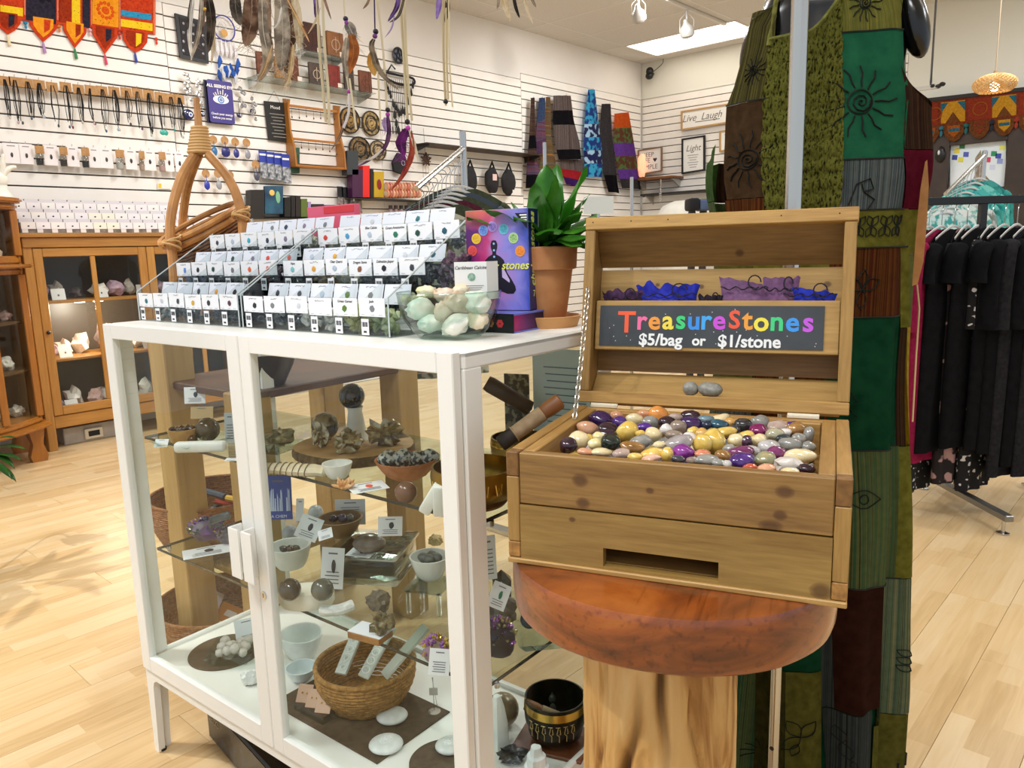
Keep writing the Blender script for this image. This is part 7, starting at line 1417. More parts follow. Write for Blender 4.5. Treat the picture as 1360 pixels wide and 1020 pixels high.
# blue carded packets and other small stock
for k in range(5):
    v = Wall(350+10*k if k < 4 else 380, 218+1.5*k, .05+.012*k); m = v.m(); t = v.thing('blister_packet', f"blue topped clear packet, {ORD[k]} from the left beside the small wooden cabinet", 'packet', 'blue packets'); mb = MB(); mb.box(-6*m, 6*m, -.004, 0, 2*m, 17*m); mb.build('header_card', M('#2a3a9a', .5), t, smooth=False); mb = MB(); mb.box(-6*m, 6*m, -.012, 0, -19*m, 2*m, bev=.004); mb.build('blister', M('#b4b6ba', .2, 0, '#4a4c52', scale=40), t); mb = MB(); mb.box(-5*m, 5*m, -.005, -.004, 11*m, 13.5*m); mb.build('print', wht, t)
def stockbox(px0, py0, px1, py1, off, dep, mat, lab, name='box', cat='box', deco=None, grp=None):
    v = Wall((px0+px1)/2, (py0+py1)/2, off); t = v.thing(name, lab, cat, grp); o = v.quad(t, px0, py0, px1, py1, 0, dep, mat, 'body'); 
    if deco: deco(v, t)
    return t
stockbox(384, 196, 398, 230, .05, .04, M('#1c3a2a', .5, 0, '#2c5a44', scale=10), 'dark green boxed item hanging beside the small wooden cabinet', 'hanging_box')
def deco_moon(v, t):
    m = v.m(); q = v.l(361, 256); mb = MB(); mb.ball((q.x, -.003, q.z), (4*m, .003, 4*m), 2); mb.build('moon_print', M('#e0b860', .5), t); mb = MB(); q = v.l(369, 262); mb.ball((q.x, -.003, q.z), (3.5*m, .003, 8*m), 2); mb.build('tree_print', M('#7ab08a', .5), t)
stockbox(352, 247, 376, 284, .12, .03, M('#16324e', .45, 0, '#2a5a70', scale=9), 'dark blue book with a golden crescent moon on its cover', 'book', 'book', deco_moon)
for k, (a, b, y0, y1, c, lab) in enumerate(((333, 351, 252, 290, '#221d1a', 'stack of black boxes left of the moon book'), (378, 386, 262, 288, '#16130f', 'black box right of the moon book'), (387, 392, 261, 288, '#1c1614', 'thin black book right of the moon book'), (393, 399, 261, 288, '#241c1a', 'thin brown black book before the green book'), (400, 408, 264, 288, '#5a6a2c', 'olive green book on the lower slatwall shelf'), (409, 413, 268, 288, '#a08ab4', 'lilac thin book on the lower slatwall shelf'), (414, 430, 271, 288, '#2a2420', 'dark framed item right of the lilac book'), (431, 446, 272, 288, '#6a5c8a', 'muted purple box on the lower slatwall shelf'), (468, 482, 225, 262, '#44143e', 'dark purple book behind the red book'), (482, 491, 220, 262, '#e0241c', 'bright red book spine on the slatwall shelf'), (492, 496, 225, 262, '#1c1a14', 'thin black book beside the red book'), (497, 510, 228, 262, '#c4a022', 'yellow book with a red figure on its cover'), (461, 476, 200, 232, '#33383c', 'grey card pack right of the small wooden cabinet'))):
    def dc(v, t, k=k):
        if k == 11: m = v.m(); q = v.l(503.5, 245); mb = MB(); mb.ball((q.x, -.003, q.z), (4*m, .003, 7*m), 2); mb.build('print', M('#8a1e1a', .5), t)
    stockbox(a, y0, b, y1, .14, .09, M(c, .45), lab, 'book' if 'book' in lab else 'box', 'book' if 'book' in lab else 'box', dc)
sh3 = shelf_on_wall(330, 290, 446, 289, .16, 'lower slatwall shelf of books behind the gemstone trays', M('#2a221c', .5)); sh4 = shelf_on_wall(466, 263, 560, 266, .18, 'dark slatwall shelf carrying books and a rack of coral bracelets', M('#2a221c', .5))
# bracelets rack
v = Wall(535, 252, .16); t = v.thing('bracelet_rack', 'rack of coral pink bracelets beside the yellow book', 'rack'); m = v.m(); mb = MB()
for row in range(2): mb.tube([v.l(512, 248+9*row), v.l(558, 250+9*row)], 3.6*m, 8)
mb.build('bar', M('#c9b8a8', .5), t)
for i in range(24): row, j = divmod(i, 12); q = v.l(513.5+3.8*j, 248+9*row); mb = MB(); mb.tube([(q.x, -4.4*m*math.cos(a), q.z+4.4*m*math.sin(a)) for a in (2*PI*k/10 for k in range(10))], 1.7*m, 6, closed=True); mb.build('bracelet', M(['#d8906c', '#c8705a', '#e0a88a'][i % 3], .3), t)
for k in range(5):
    v = Wall(452+6*k, 262+k, .07); m = v.m(); t = v.thing('blister_packet', f"black topped packet, {ORD[k]} from the left below the small wooden cabinet", 'packet', 'black packets'); mb = MB(); mb.box(-4.5*m, 4.5*m, -.004, 0, 0, 14*m); mb.build('header_card', M('#17161a', .5), t, smooth=False); mb = MB(); mb.box(-4.5*m, 4.5*m, -.012, 0, -17*m, 0, bev=.003); mb.build('blister', M('#9a8f8a', .25, 0, '#4a423e', scale=40), t)
for k, (x, y) in enumerate(((455, 285),)): v = Wall(x, y, .1); m = v.m(); t = v.thing('candle_jar', f"{['small amber candle jar', 'small brown corked jar', 'upper small brown jar'][k]} on the slatwall behind the trays", 'jar'); mb = MB(); mb.lathe([(0, -8*m), (4.5*m, -8*m), (4.5*m, 4*m), (0, 4*m)], 16); mb.build('jar', M('#6a3c1a', .3), t); mb = MB(); mb.lathe([(0, 4*m), (4.7*m, 4*m), (4.7*m, 7*m), (0, 7*m)], 16); mb.build('lid', M('#b98a4a', .5), t)
for k, x in enumerate((519, 526, 533, 540, 547)): v = Wall(x, 281, .08); m = v.m(); t = v.thing('incense_tube', f"dark incense tube, {ORD[k]} from the left under the coral bracelets", 'tube', 'incense tubes'); mb = MB(); mb.lathe([(0, -8*m), (2.6*m, -8*m), (2.6*m, 8*m), (0, 8*m)], 12); mb.build('tube', M(['#3a2c30', '#4a2a34', '#2c2a2e'][k % 3], .4), t); mb = MB(); mb.lathe([(2.65*m, -3*m), (2.65*m, 3*m)], 12); mb.build('label', M('#a0868a', .6), t)
# woven discs, pentacle, chime, bags
for k, (x, y, w_, h_, c, lab) in enumerate(((464, 160, 13, 17, ('#2a2018', '#a07a3a'), 'carved disc with a gold half behind a pale feather'), (492, 164, 12, 16, ('#3a2e22', '#b89a60'), 'round carved dark wooden disc with a light centre'), (477, 198, 14, 16, ('#1c1612', '#8a6c40'), 'dark wicker disc with wavy pattern below the others'), (501, 200, 11, 13, ('#4a3c2c', '#c0a880'), 'pale centred carved disc at the lower right'))):
    v = Wall(x, y, .03); m = v.m(); t = v.thing('wall_disc', lab, 'wall disc', 'carved wall discs'); mb = MB(); a = w_*m*1.25; b = h_*m
    mb.lathe([(0, .018), (.6, .012), (.92, .012), (1, .004), (1, 0), (0, 0)], 32, RX(PI/2) @ Matrix.Diagonal((a, b, 1, 1))); mb.build('disc', M(c[0], .6, 0, c[1], scale=30, bump=.4, lo=.4, hi=.6), t)
    for rr_ in (.95, .6, .3): mb = MB(); mb.tube([(a*rr_*math.cos(q), -.016, b*rr_*math.sin(q)) for q in (2*PI*i/28 for i in range(28))], .9*m, 5, closed=True); mb.build('carved_ring', M(c[0] if rr_ > .5 else c[1], .6), t)
v = Wall(528, 74, .03); m = v.m(); t = v.thing('pentacle_plaque', 'small round black pentacle plaque high on the slatwall', 'plaque'); mb = MB(); mb.tube([(8*m*math.cos(q), -.01, 9.5*m*math.sin(q)) for q in (2*PI*i/28 for i in range(28))], 1.5*m, 6, closed=True); mb.build('ring', M('#2a2a30', .4), t); mb = MB(); mb.lathe([(0, 0), (1, 0), (1, .006), (0, .006)], 24, RX(PI/2) @ Matrix.Diagonal((7.5*m, 9*m, 1, 1))); mb.build('plate', M('#6a6e78', .5), t); mb = MB(); P5 = [(7*m*math.sin(2*PI*2*i/5), -.012, 8.5*m*math.cos(2*PI*2*i/5)) for i in range(5)]; mb.tube(P5, .9*m, 4, closed=True); mb.build('star', M('#22222a', .4), t)
v = Wall(530, 100, .05); m = v.m(); t = v.thing('fringed_dreamcatcher', 'black fringed crescent dreamcatcher hanging below the pentacle', 'dreamcatcher'); bkm = M('#17151a', .7)
mb = MB(); mb.tube(catm([v.l(512, 96), v.l(530, 100), v.l(548, 104), v.l(549, 112), v.l(530, 112), v.l(513, 104)], 4), 1.6*m, 6, closed=True); mb.tube([v.l(514, 96), v.l(520, 86), v.l(525, 92)], 1*m, 5); mb.build('bar', bkm, t); mb = MB(); r = random.Random(6)
for i in range(15): x = 513+2.5*i; L = 12+34*math.sin(PI*i/14)-(i % 3)*2; p = v.l(x, 104+.2*i); mb.tube([p, p-Vector((0, 0, L*m))], .35*m, 4); e_ = p-Vector((0, 0, L*m)); mb.tube([e_+Vector((0, 0, 8*m)), e_, e_-Vector((0, 0, 3*m))], [.6*m, 1.9*m, .5*m], 5)
o = mb.build('fringe', bkm, t); mb = MB()
for i in range(8): p = v.l(516+4.2*i, 140+i); mb.tube([p, p-Vector((0, 0, 26*m))], .25*m, 3); p2 = p-Vector((0, 0, 26*m)); mb.tube([p2, p2-Vector((0, 0, 9*m))], .8*m, 5)
mb.build('chimes', bkm, t); mb = MB(); q = v.l(526, 170); [mb.ball((q.x+dx*m, -.01, q.z-dz*m), (3.2*m, .01, 6*m), 1, None, .3, 2, int(dz)) for dx, dz in ((-2, -16), (0, -6), (3, 3), (6, 12))]; mb.build('dark_feathers', bkm, t)
v = Wall(530, 218, .05); m = v.m(); t = v.thing('charm_bag', 'small black hanging bag with a white symbol near the red feather', 'bag'); v.poly(t, [(519, 216), (526, 203), (536, 206), (541, 222), (532, 232), (521, 228)], -.03, 0, M('#101014', .7), 'bag', bev=.006); q = v.l(533, 217); mb = MB(); mb.tube([(q.x+3*m*math.cos(a), -.032, q.z+3*m*math.sin(a)) for a in (i*.6 for i in range(11))], .5*m, 4, closed=True); mb.build('symbol', M('#b8b8bc', .6), t); hook(t, Vector((0, .04, 13*m)), .06)
v = Wall(565, 212, .04); m = v.m(); t = v.thing('twig_star', 'brown twig star hanging on the slatwall beside the black shelf', 'star'); mb = MB()
for i in range(5):
    a = PI/2+2*PI*i/5; a2 = a+2*PI*2/5; mb.tube([(9*m*math.cos(a), -.01, 9*m*math.sin(a)), (9*m*math.cos(a2), -.012, 9*m*math.sin(a2))], 1.1*m, 5)
    mb.tube([(8*m*math.cos(a+.6), -.012, 8*m*math.sin(a+.6)), (0, -.014, 0)], .8*m, 4)
mb.tube([(0, 0, 9*m), (0, .01, 40*m)], .25*m, 3); mb.build('star', M('#4a3426', .8), t); mb = MB(); [mb.tube([(dx*m, 0, -8*m), (dx*m, 0, -30*m)], .25*m, 3) for dx in (-5, 0, 5)]; mb.build('strings', M('#8a7a68', .8), t); mb = MB(); [mb.ball((dx*m, 0, -30*m), (2*m, .006, 3*m), 1) for dx in (-5, 0, 5)]; mb.build('beads', M('#8a7460', .6), t)
sh5, sy5, sl5, sz5 = shelf_on_wall(567, 192, 722, 203, .28, 'dark wooden slatwall shelf with brown end board', M('#2a1c10', .5, 0, '#3a2816', scale=6), bm=M('#17130f', .5)); 
for k, (x, y, lab) in enumerate(((624, 236, 'black cloth bag behind the clear hangers'), (653, 238, 'black cloth bag with a square white tag'), (675, 240, 'rightmost black cloth bag with a small tag'))):
    v = Wall(x, y, .10); m = v.m(); t = v.thing('cloth_bag', lab, 'bag', 'black bags on hooks'); r = random.Random(k)
    mb = MB(); mb.ball((0, 0, -2*m), (13*m, .05, 17*m), 3, None, .15, 1.3, k); mb.build('bag', M('#0f0d10', .85, 0, '#1a171b', scale=20), t); mb = MB(); mb.tube([(-6*m, -.01, 10*m), (0, -.015, 22*m), (6*m, -.01, 10*m)], 1.5*m, 6); mb.build('strap', M('#0f0d10', .85), t)
    if k: mb = MB(); mb.box(-4*m, 4*m, -.054, -.052, -2*m, 6*m) if k == 1 else mb.box(2*m, 4*m, -.054, -.052, -18*m, -12*m); mb.build('tag', M('#d8b8b4' if k == 1 else '#e8e4e0', .6), t)
    hook(t, Vector((0, .03, 21*m)), .05)
# patterned shoulder bags near the corner
def strapbag(pts, off, mats, lab, name='shoulder_bag', seed=0, fold=True):
    """hanging cloth outline in photo pixels, split into horizontal colour bands"""
    cx = sum(p[0] for p in pts)/len(pts); v = Wall(cx, pts[0][1], off); t = v.thing(name, lab, 'bag', 'cloth shoulder bags')
    L, R_ = [p for p in pts[:len(pts)//2]], [p for p in pts[len(pts)//2:]][::-1]
    nb = len(mats)
    def at_(S, u):
        n = len(S)-1; k = min(int(u*n), n-1); f_ = u*n-k; return (S[k][0]*(1-f_)+S[k+1][0]*f_, S[k][1]*(1-f_)+S[k+1][1]*f_)
    for i, mt in enumerate(mats):
        def f(a, b, i=i):
            u = (i+b)/nb; l_, r_ = at_(L, u), at_(R_, u); q = v.l(l_[0]*(1-a)+r_[0]*a, l_[1]*(1-a)+r_[1]*a); e_ = math.sin(PI*a); return Vector((q.x, -.05*e_*(.3+u)-.012*math.sin(a*15+seed+u*2)*e_, q.z))
        mb = MB(); mb.grid(f, 12, 6); mb.thicken(.006); mb.build('band', mt, t, ang=80)
    hook(t, Vector((0, .03, 0)), .04); return t
stA = stripes(('#3a2c2c', '#6a4a3c', '#2a2428', '#7a5a4a', '#343036'), 40, 'z'); stB = stripes(('#3a4a6a', '#5a2a3a', '#6a6a8a', '#8a3a3a', '#3a3a5a'), 30, 'z'); stC = stripes(('#b8643a', '#6a7a3a', '#8a4a2a', '#4a6a5a', '#c8843a'), 26, 'z'); stD = stripes(('#5a4a4a', '#2a2426', '#8a7a74', '#4a3a3a', '#6a6460'), 45, 'x'); bk = cloth('#121014', '#1c191e'); floB = M('#1a3a8a', .8, 0, '#3ab0d8', scale=14, lo=.45, hi=.55, detail=1); floC = M('#141c5a', .8, 0, '#b8d8ec', scale=11, lo=.5, hi=.56, detail=1); gy = cloth('#3a3638', '#4a4648'); og = cloth('#c8501e', '#d86a2c'); pu = cloth('#6a3a9a', '#7e50ac'); gp = M('#6a3a24', .85, 0, '#5a7a3a', scale=16, lo=.45, hi=.55, detail=1)
strapbag([(705, 130), (703, 180), (700, 215), (698, 250), (722, 250), (714, 215), (711, 180), (710, 130)], .08, (stA, stA, bk, stA, stB, bk), 'brown woven striped shoulder bag at the left of the bags', seed=1)
strapbag([(716, 130), (712, 180), (712, 205), (727, 205), (724, 170), (724, 130)], .06, (cloth('#3a4a6a', '#4a5c80'), stB, cloth('#5a3a5a', '#6a4a6a')), 'blue and red striped shoulder strap hanging second among the bags', seed=2)
strapbag([(725, 129), (722, 180), (716, 225), (715, 250), (742, 250), (738, 215), (732, 180), (731, 129)], .08, (stC, stC, stC, stC), 'orange and green patterned shoulder bag beside the plant leaf', seed=3)
strapbag([(735, 127), (734, 160), (737, 190), (742, 212), (772, 212), (770, 190), (762, 160), (758, 127)], .09, (stD, bk, stD, stD, bk), 'grey striped and black shoulder bag in the middle of the bags', seed=4)
strapbag([(744, 212), (746, 230), (752, 245), (768, 250), (776, 238), (775, 212)], .07, (stD, cloth('#a01e28', '#b42c34'), cloth('#3a1a5a', '#4a2a6a')), 'bag with a red lotus shaped front below the grey striped one', seed=5)
strapbag([(781, 119), (776, 165), (775, 200), (777, 235), (800, 236), (800, 200), (795, 165), (790, 119)], .09, (floB, floB, floC, floB, floC, floB), 'bright blue floral shoulder bag hanging by the corner', seed=6)
strapbag([(799, 138), (796, 180), (800, 225), (808, 255), (822, 258), (818, 225), (813, 180), (811, 138)], .08, (gy, gy, gy, bk), 'plain charcoal shoulder bag right of the blue floral one', seed=7)
strapbag([(816, 151), (815, 190), (820, 225), (826, 250), (851, 252), (848, 225), (842, 190), (835, 149)], .09, (og, gp, pu, gp, pu, gy), 'orange purple and green patchwork shoulder bag nearest the corner', seed=8)
# ------------------------------------------------------------------ wooden stand with rattan baskets behind the glass cabinet
SA = at_d(245, 640, 2.62); SA.z = 0; FS = Frame(SA, 4.0)
stand = thing('wooden_stand', 'square pale wooden post stand with baskets behind the glass cabinet', 'stand', FS.w(0, 0, 0), R(4))
pw = wood('#bf9c62', '#9a7640', 'z', scale=1.2, knots=1.6, rough=.55); dk = M('#4a2c18', .4, 0, '#5e3a20', scale=8)
for x in (0, .42):
    for y in (0, .62): mb = MB(); mb.box(x-.05, x+.05, y-.05, y+.05, 0, 1.12 if x == 0 and y == 0 else .96, bev=.004); mb.build('post', pw, stand)
PB1, PB2 = at_d(288, 722, 2.86), at_d(302, 862, 2.80)
mb = MB(); mb.box(-.05, .47, -.03, .60, .937, .962, bev=.004); mb.build('shelf_board', dk, stand)
for q in (PB1, PB2): l_ = FS.l(q); mb = MB(); mb.box(l_.x-.2, l_.x+.28, .055, .60, l_.z-.026, l_.z-.001, bev=.004); mb.build('shelf_board', pw, stand)
P = at_d(288, 722, 2.86); rattan(0, 0, 0, 0, 0, 'rattan basket of pens and charms on the middle board of the wooden stand', P, .003, ('#7a4424', '#a06a3c'), rr_=.215, hh=.2)
rr = random.Random(6)
for k in range(9):
    c = ['#d07a8a', '#e0a04a', '#1e1c20', '#2a3a44', '#b43a30', '#2a2426', '#c8a03a', '#3a4a5a', '#8a2a3a'][k]; a = rr.uniform(0, 3); q = P+Vector((rr.uniform(-.12, .12), rr.uniform(-.12, .12), .09+.012*k)); d = Vector((math.cos(a), math.sin(a), .25*rr.uniform(-1, 1)))*.07; mb = MB(); mb.tube([-d, d], .012, 8); o = mb.build('wand_pen', M(c, .4), None); o.location = q; tag(o, f"{['pink', 'amber', 'black', 'slate blue', 'red', 'charcoal', 'yellow', 'blue grey', 'dark red'][k]} stick lying in the rattan basket of pens", 'stick', 'sticks in the rattan basket')
P = at_d(302, 862, 2.80); rattan(0, 0, 0, 0, 0, 'larger rattan basket near the floor under the wooden stand', P, .003, ('#7c4a26', '#a8723c'), rr_=.225, hh=.2)
for k, (dx, dy, c, lab) in enumerate(((-.02, -.06, '#c060b0', 'pink card in the lower rattan basket'), (.05, .0, '#d08a3a', 'orange card in the lower rattan basket'), (-.15, .02, '#d8d4dc', 'white tag in the lower rattan basket'), (.12, .08, '#8a6a50', 'brown card in the lower rattan basket'))):
    t = thing('gift_card', lab, 'card', P+Vector((dx, dy, .15)), rot=(.5, .3*k, .5*k)); mb = MB(); mb.box(-.05, .05, -.035, .035, 0, .004, bev=.001); mb.build('card', M(c, .5), t); mb = MB(); mb.box(-.02, .02, -.012, .012, .004, .005); mb.build('print', M('#f0e8e0', .6), t)
P = FS.w(.385, .10, .9625); t = thing('wooden_bowl', 'dark carved wooden bowl on the wooden stand behind the glass door', 'bowl', P); mb = MB(); mb.lathe([(0, 0), (.05, 0), (.08, .06), (.092, .10), (.086, .10), (.075, .065), (0, .02)], 32); mb.build('bowl', M('#2e1c10', .4, 0, '#42291a', scale=20), t)
# rattan tripod basket
rt = M('#a5703a', .5, 0, '#c48a4c', scale=26, bump=.3, stretch=(1, 1, .4)); bind = M('#cfa46a', .6)
RO = at_d(272, 330, 2.85); RO.z = .9625; ra = thing('rattan_tripod_basket', 'rattan tripod with a tilted woven basket and bound neck behind the trays', 'basket', RO)
def rd(px, py, d): return at_d(px, py, d)-RO
for pts, r_ in (([(259, 205, 2.80), (240, 238, 2.76), (228, 282, 2.73), (226, 318, 2.72), (230, 350, 2.72), (233, 420, 2.74)], .0172), ([(277, 205, 2.80), (304, 238, 2.78), (319, 275, 2.77), (323, 315, 2.77), (324, 400, 2.80)], .0172), ([(264, 205, 2.84), (250, 244, 2.98), (243, 290, 3.06), (242, 340, 3.1), (246, 420, 3.14)], .0165)):
    P_ = catm([rd(*p) for p in pts], 6); e_ = P_[-1]; P_.append(Vector((e_.x, e_.y, 0.0))); mb = MB(); mb.tube(P_, r_, 10); mb.build('leg', rt, ra)
mb = MB(); mb.tube([rd(261, 130, 2.80), rd(264, 172, 2.80)], [.010, .015], 8); mb.build('hanging_stick', rt, ra)
mb = MB()
for i in range(9):
    c = rd(265, 170+4*i, 2.81); w_ = .026+.0016*i; mb.tube([c+Vector((CR.x, CR.y, 0))*w_*math.cos(a)+Vector((-CR.y, CR.x, 0))*w_*.8*math.sin(a) for a in (2*PI*k/20 for k in range(20))], .0062, 6, closed=True)
mb.build('neck_binding', bind, ra)
bc = (rd(219, 333, 2.72)+rd(318, 283, 2.77)+rd(232, 313, 3.05)+rd(300, 274, 3.05))/4; ux = (rd(318, 283, 2.77)-rd(219, 333, 2.72))/2; uy = (rd(266, 293, 3.06)-rd(268, 308, 2.74))/2; un = ux.cross(uy).normalized()
if un.z < 0: un = -un
def rim_(a, s=1, dz=0): return bc+ux*math.cos(a)*s*1.08+uy*math.sin(a)*s+un*dz
for k in range(2): mb = MB(); mb.tube([rim_(2*PI*i/40, 1.02-.03*k, .012-.026*k) for i in range(40)], .0115, 8, closed=True); mb.build('rim_stick', rt, ra)
mb = MB()
for i in range(22): s_ = 1-.62*(i/21)**1.6; mb.tube([rim_(2*PI*k/48, s_, -.03-.0115*i) for k in range(48)], [.0055 if (k+i) % 2 else .0036 for k in range(48)], 5, closed=True)
o = mb.build('woven_body', M('#6a4020', .65, 0, '#8a5a2e', scale=80), ra); o['kind'] = 'stuff'
mb = MB(); mb.grid(lambda u, v: rim_(2*PI*u, (1-.62*v**1.6)*.985, -.03-.24*v), 40, 10, cu=True); mb.build('inner_skin', M('#4a2a14', .8), ra)
for c in ((228, 322, 2.71), (320, 284, 2.76)):
    mb = MB()
    for i in range(4): q = rd(c[0], c[1]-5+3.5*i, c[2]); mb.tube([q+Vector((.03*math.cos(a), .03*math.sin(a), .012*math.sin(a+i))) for a in (2*PI*k/14 for k in range(14))], .0042, 5, closed=True)
    mb.build('binding', bind, ra)

# ------------------------------------------------------------------ hanging feather strands
def fth(par, pts, w_, cols, d, seed=0, fluffy=0, name='feather'):
    """feather along photo path at distance d; mesh vane with a quill"""
    C_ = catm([at_d(x, y, d)-par.location for x, y in pts], 6); n = len(C_); r = random.Random(seed); m = d/FPX; mb = MB(); tw = r.uniform(-.4, .4); sd = Vector((CR.x*math.cos(tw)-CD.x*math.sin(tw), CR.y*math.cos(tw)-CD.y*math.sin(tw), 0)).normalized(); rows = []
    for i, p in enumerate(C_):
        t = i/(n-1); w2 = w_*m*.5*(math.sin(PI*min(1, .12+.88*t))**.7)*(1-.15*r.random()); T_ = (C_[min(i+1, n-1)]-C_[max(i-1, 0)]).normalized(); s2 = (sd-T_*sd.dot(T_)).normalized(); nrm = T_.cross(s2)*w2*.25
        rows.append([mb.bm.verts.new(p-s2*w2+nrm), mb.bm.verts.new(p), mb.bm.verts.new(p+s2*w2+nrm)])
    for A, B in zip(rows, rows[1:]):
        for k in (0, 1): mb.bm.faces.new((A[k], A[k+1], B[k+1], B[k]))
    mb.thicken(.0012); o = mb.build(name, M(cols[0], .8, 0, cols[1], scale=22, lo=.4, hi=.6), par, ang=80)
    mb = MB(); mb.tube([p+Vector((0, -.001, 0)) for p in C_], [.0016*(1-.7*i/(n-1)) for i in range(n)], 4)
    if fluffy:
        for i in range(fluffy):
            t = r.random(); p = C_[int(t*(n-1))]; T_ = (C_[-1]-C_[0]).normalized(); mb.tube([p, p+sd*r.uniform(-1, 1)*w_*m*.7+T_*.03, p+sd*r.uniform(-1, 1)*w_*m*.9+T_*.08*r.random()+CD*r.uniform(-.02, .02)], [.001, .0008, .0003], 3)
    q = mb.build('quill', M(cols[1], .7), o); return o
def strand(px, d, lab, items, top=None):
    P = at_d(px, -5, d); t = thing('feather_strand', lab, 'feathers', P); mb = MB(); mb.tube([(0, 0, 0), (0, 0, ROOMZ-P.z)], .0025, 5); mb.build('cord', M('#cfc0a0', .8), t)
    for it in items:
        k = it[0]
        if k == 'f': fth(t, it[1], it[2], it[3], d+(it[4] if len(it) > 4 else 0), len(it[1])+int(it[1][0][0]), it[5] if len(it) > 5 else 0)
        elif k == 't': mb = MB(); mb.tube(catm([at_d(x, y, d)-P for x, y in it[1]], 5), it[2], 4, flat=(1.6, .5)); mb.build('thong', M(it[3], .8), t)
        elif k == 'b': q = at_d(it[1], it[2], d)-P; mb = MB(); mb.ball(q, it[3], 2); mb.build('bead', M(it[4], .3), t)
    return t
GRY = ('#8a7c6c', '#c9bba6'); BRN = ('#6a4a38', '#a88a72'); CRM = ('#c8b48e', '#e4d8c0'); DRK = ('#3a3028', '#7a6c5c'); WHT = ('#cfc6ba', '#ece6dc'); MGT = ('#7a1f6a', '#b0442a'); PUR = ('#4a2458', '#8a6ab0')
strand(262, 2.9, 'long grey and white feathers hanging in front of the black jewellery board', [('f', [(256, -8), (253, 20), (251, 40), (245, 42)], 8, DRK), ('f', [(258, -8), (252, 40), (255, 80)], 7, WHT), ('f', [(268, -8), (265, 40), (253, 82)], 7, GRY), ('f', [(276, -8), (281, 30), (277, 70)], 14, DRK, .05), ('f', [(272, -8), (268, 35), (262, 50)], 10, BRN, .03, 12), ('f', [(280, -8), (284, 50), (281, 86)], 7, CRM, .08), ('b', 272, 12, .006, '#e0b030')])
strand(352, 2.8, 'large bunch of fluffy brown and cream feathers hanging left of the journals', [('f', [(312, -8), (314, 15), (320, 34)], 16, DRK, 0, 10), ('f', [(335, -10), (334, 28), (326, 62)], 26, BRN, .05, 40), ('f', [(348, -10), (350, 40), (356, 76), (350, 96), (342, 108)], 15, GRY, 0, 30), ('f', [(356, -10), (354, 40), (362, 70)], 13, ('#6a5444', '#b49c86'), .04, 30), ('f', [(372, -10), (376, 40), (375, 72), (373, 95)], 24, GRY, .02, 50), ('f', [(380, -10), (386, 40), (384, 80), (381, 110)], 18, BRN, .06, 40), ('f', [(390, -10), (396, 30), (398, 66)], 13, CRM, .03, 30), ('f', [(378, -8), (398, 30), (411, 56)], 4, ('#b88a54', '#e0c08a')), ('f', [(362, 60), (352, 92), (342, 108)], 6, ('#b08a5a', '#d8b88a'), -.02), ('f', [(390, 60), (386, 95), (381, 112)], 7, ('#b89868', '#dcc49a'), -.02, 8), ('f', [(374, 10), (370, 30), (363, 38)], 4, WHT, -.04)])
strand(424, 2.9, 'two long cream thongs with a dark purple feather beside the upper journal', [('t', [(421, -8), (424, 60), (429, 120), (433, 162)], .004, '#d9cba8'), ('t', [(428, -8), (431, 60), (436, 120), (437, 166)], .004, '#d9cba8'), ('f', [(418, -10), (420, 10), (419, 24)], 7, PUR), ('f', [(428, -10), (434, 8), (440, 26)], 4, BRN), ('f', [(425, 10), (418, 30), (409, 45)], 3, CRM)])
strand(457, 2.9, 'brown orange feather with grey down and a purple bead on a string', [('t', [(456, -8), (458, 24)], .002, '#d9cba8'), ('b', 459, 25, .010, '#1c1430'), ('b', 460, 30, .008, '#8a3aa0'), ('f', [(461, 30), (467, 42), (470, 54)], 15, ('#8a8278', '#c4bcae'), .02, 40), ('f', [(466, 46), (470, 70), (462, 100)], 15, ('#9a5a24', '#c8803c')), ('f', [(461, 50), (458, 80), (462, 104)], 10, GRY, -.02), ('t', [(460, 100), (463, 122), (460, 140)], .002, '#e6dcc6'), ('b', 463, 122, .008, '#a02a9a'), ('t', [(464, 122), (463, 150), (456, 170)], .0035, '#e8e0e4'), ('t', [(464, 104), (469, 140), (473, 172)], .003, '#d9cba8'), ('f', [(457, 160), (452, 180), (440, 199)], 4, BRN)])
strand(499, 2.95, 'curved grey striped feather with a yellow tip feather on a beaded cord', [('t', [(497, -8), (498, 40)], .0022, '#3a2450'), ('b', 499, 42, .011, '#181226'), ('b', 498, 48, .010, '#6a2a78'), ('f', [(497, 52), (494, 64), (505, 95), (530, 120)], 9, ('#5a4c3c', '#a89880')), ('f', [(494, 70), (494, 86), (498, 101)], 13, ('#c89a44', '#e4c078'), .03), ('t', [(502, 95), (504, 140), (506, 172)], .003, '#d9cba8')])
strand(505, 3.0, 'long purple feather curling left below a black bead', [('t', [(500, -8), (509, 70), (514, 146)], .0035, '#d6c8a8'), ('b', 515, 146, .010, '#15121a'), ('b', 515, 152, .009, '#a83aa8'), ('f', [(515, 154), (517, 176), (510, 198), (486, 216), (472, 222)], 8, ('#4a1f4a', '#7a4a72')), ('f', [(513, 156), (512, 165), (515, 176)], 10, ('#a884b8', '#d0b8d8'), .02, 20), ('f', [(508, 198), (494, 210), (476, 214)], 4, WHT, -.01)])
strand(537, 3.0, 'magenta and rust red feather hanging from long cream thongs', [('t', [(531, -8), (536, 70), (541, 158)], .0045, '#d9cba8'), ('t', [(537, -8), (540, 80), (547, 160)], .004, '#cdbd98'), ('b', 541, 162, .011, '#15121a'), ('b', 542, 170, .010, '#c040b0'), ('f', [(541, 172), (533, 190), (538, 206)], 16, ('#5a1a5a', '#8a2a86'), .02, 50), ('f', [(546, 176), (547, 205), (536, 232), (520, 252)], 9, ('#9a2a24', '#b8583a')), ('f', [(543, 172), (551, 195), (555, 214)], 5, CRM)])
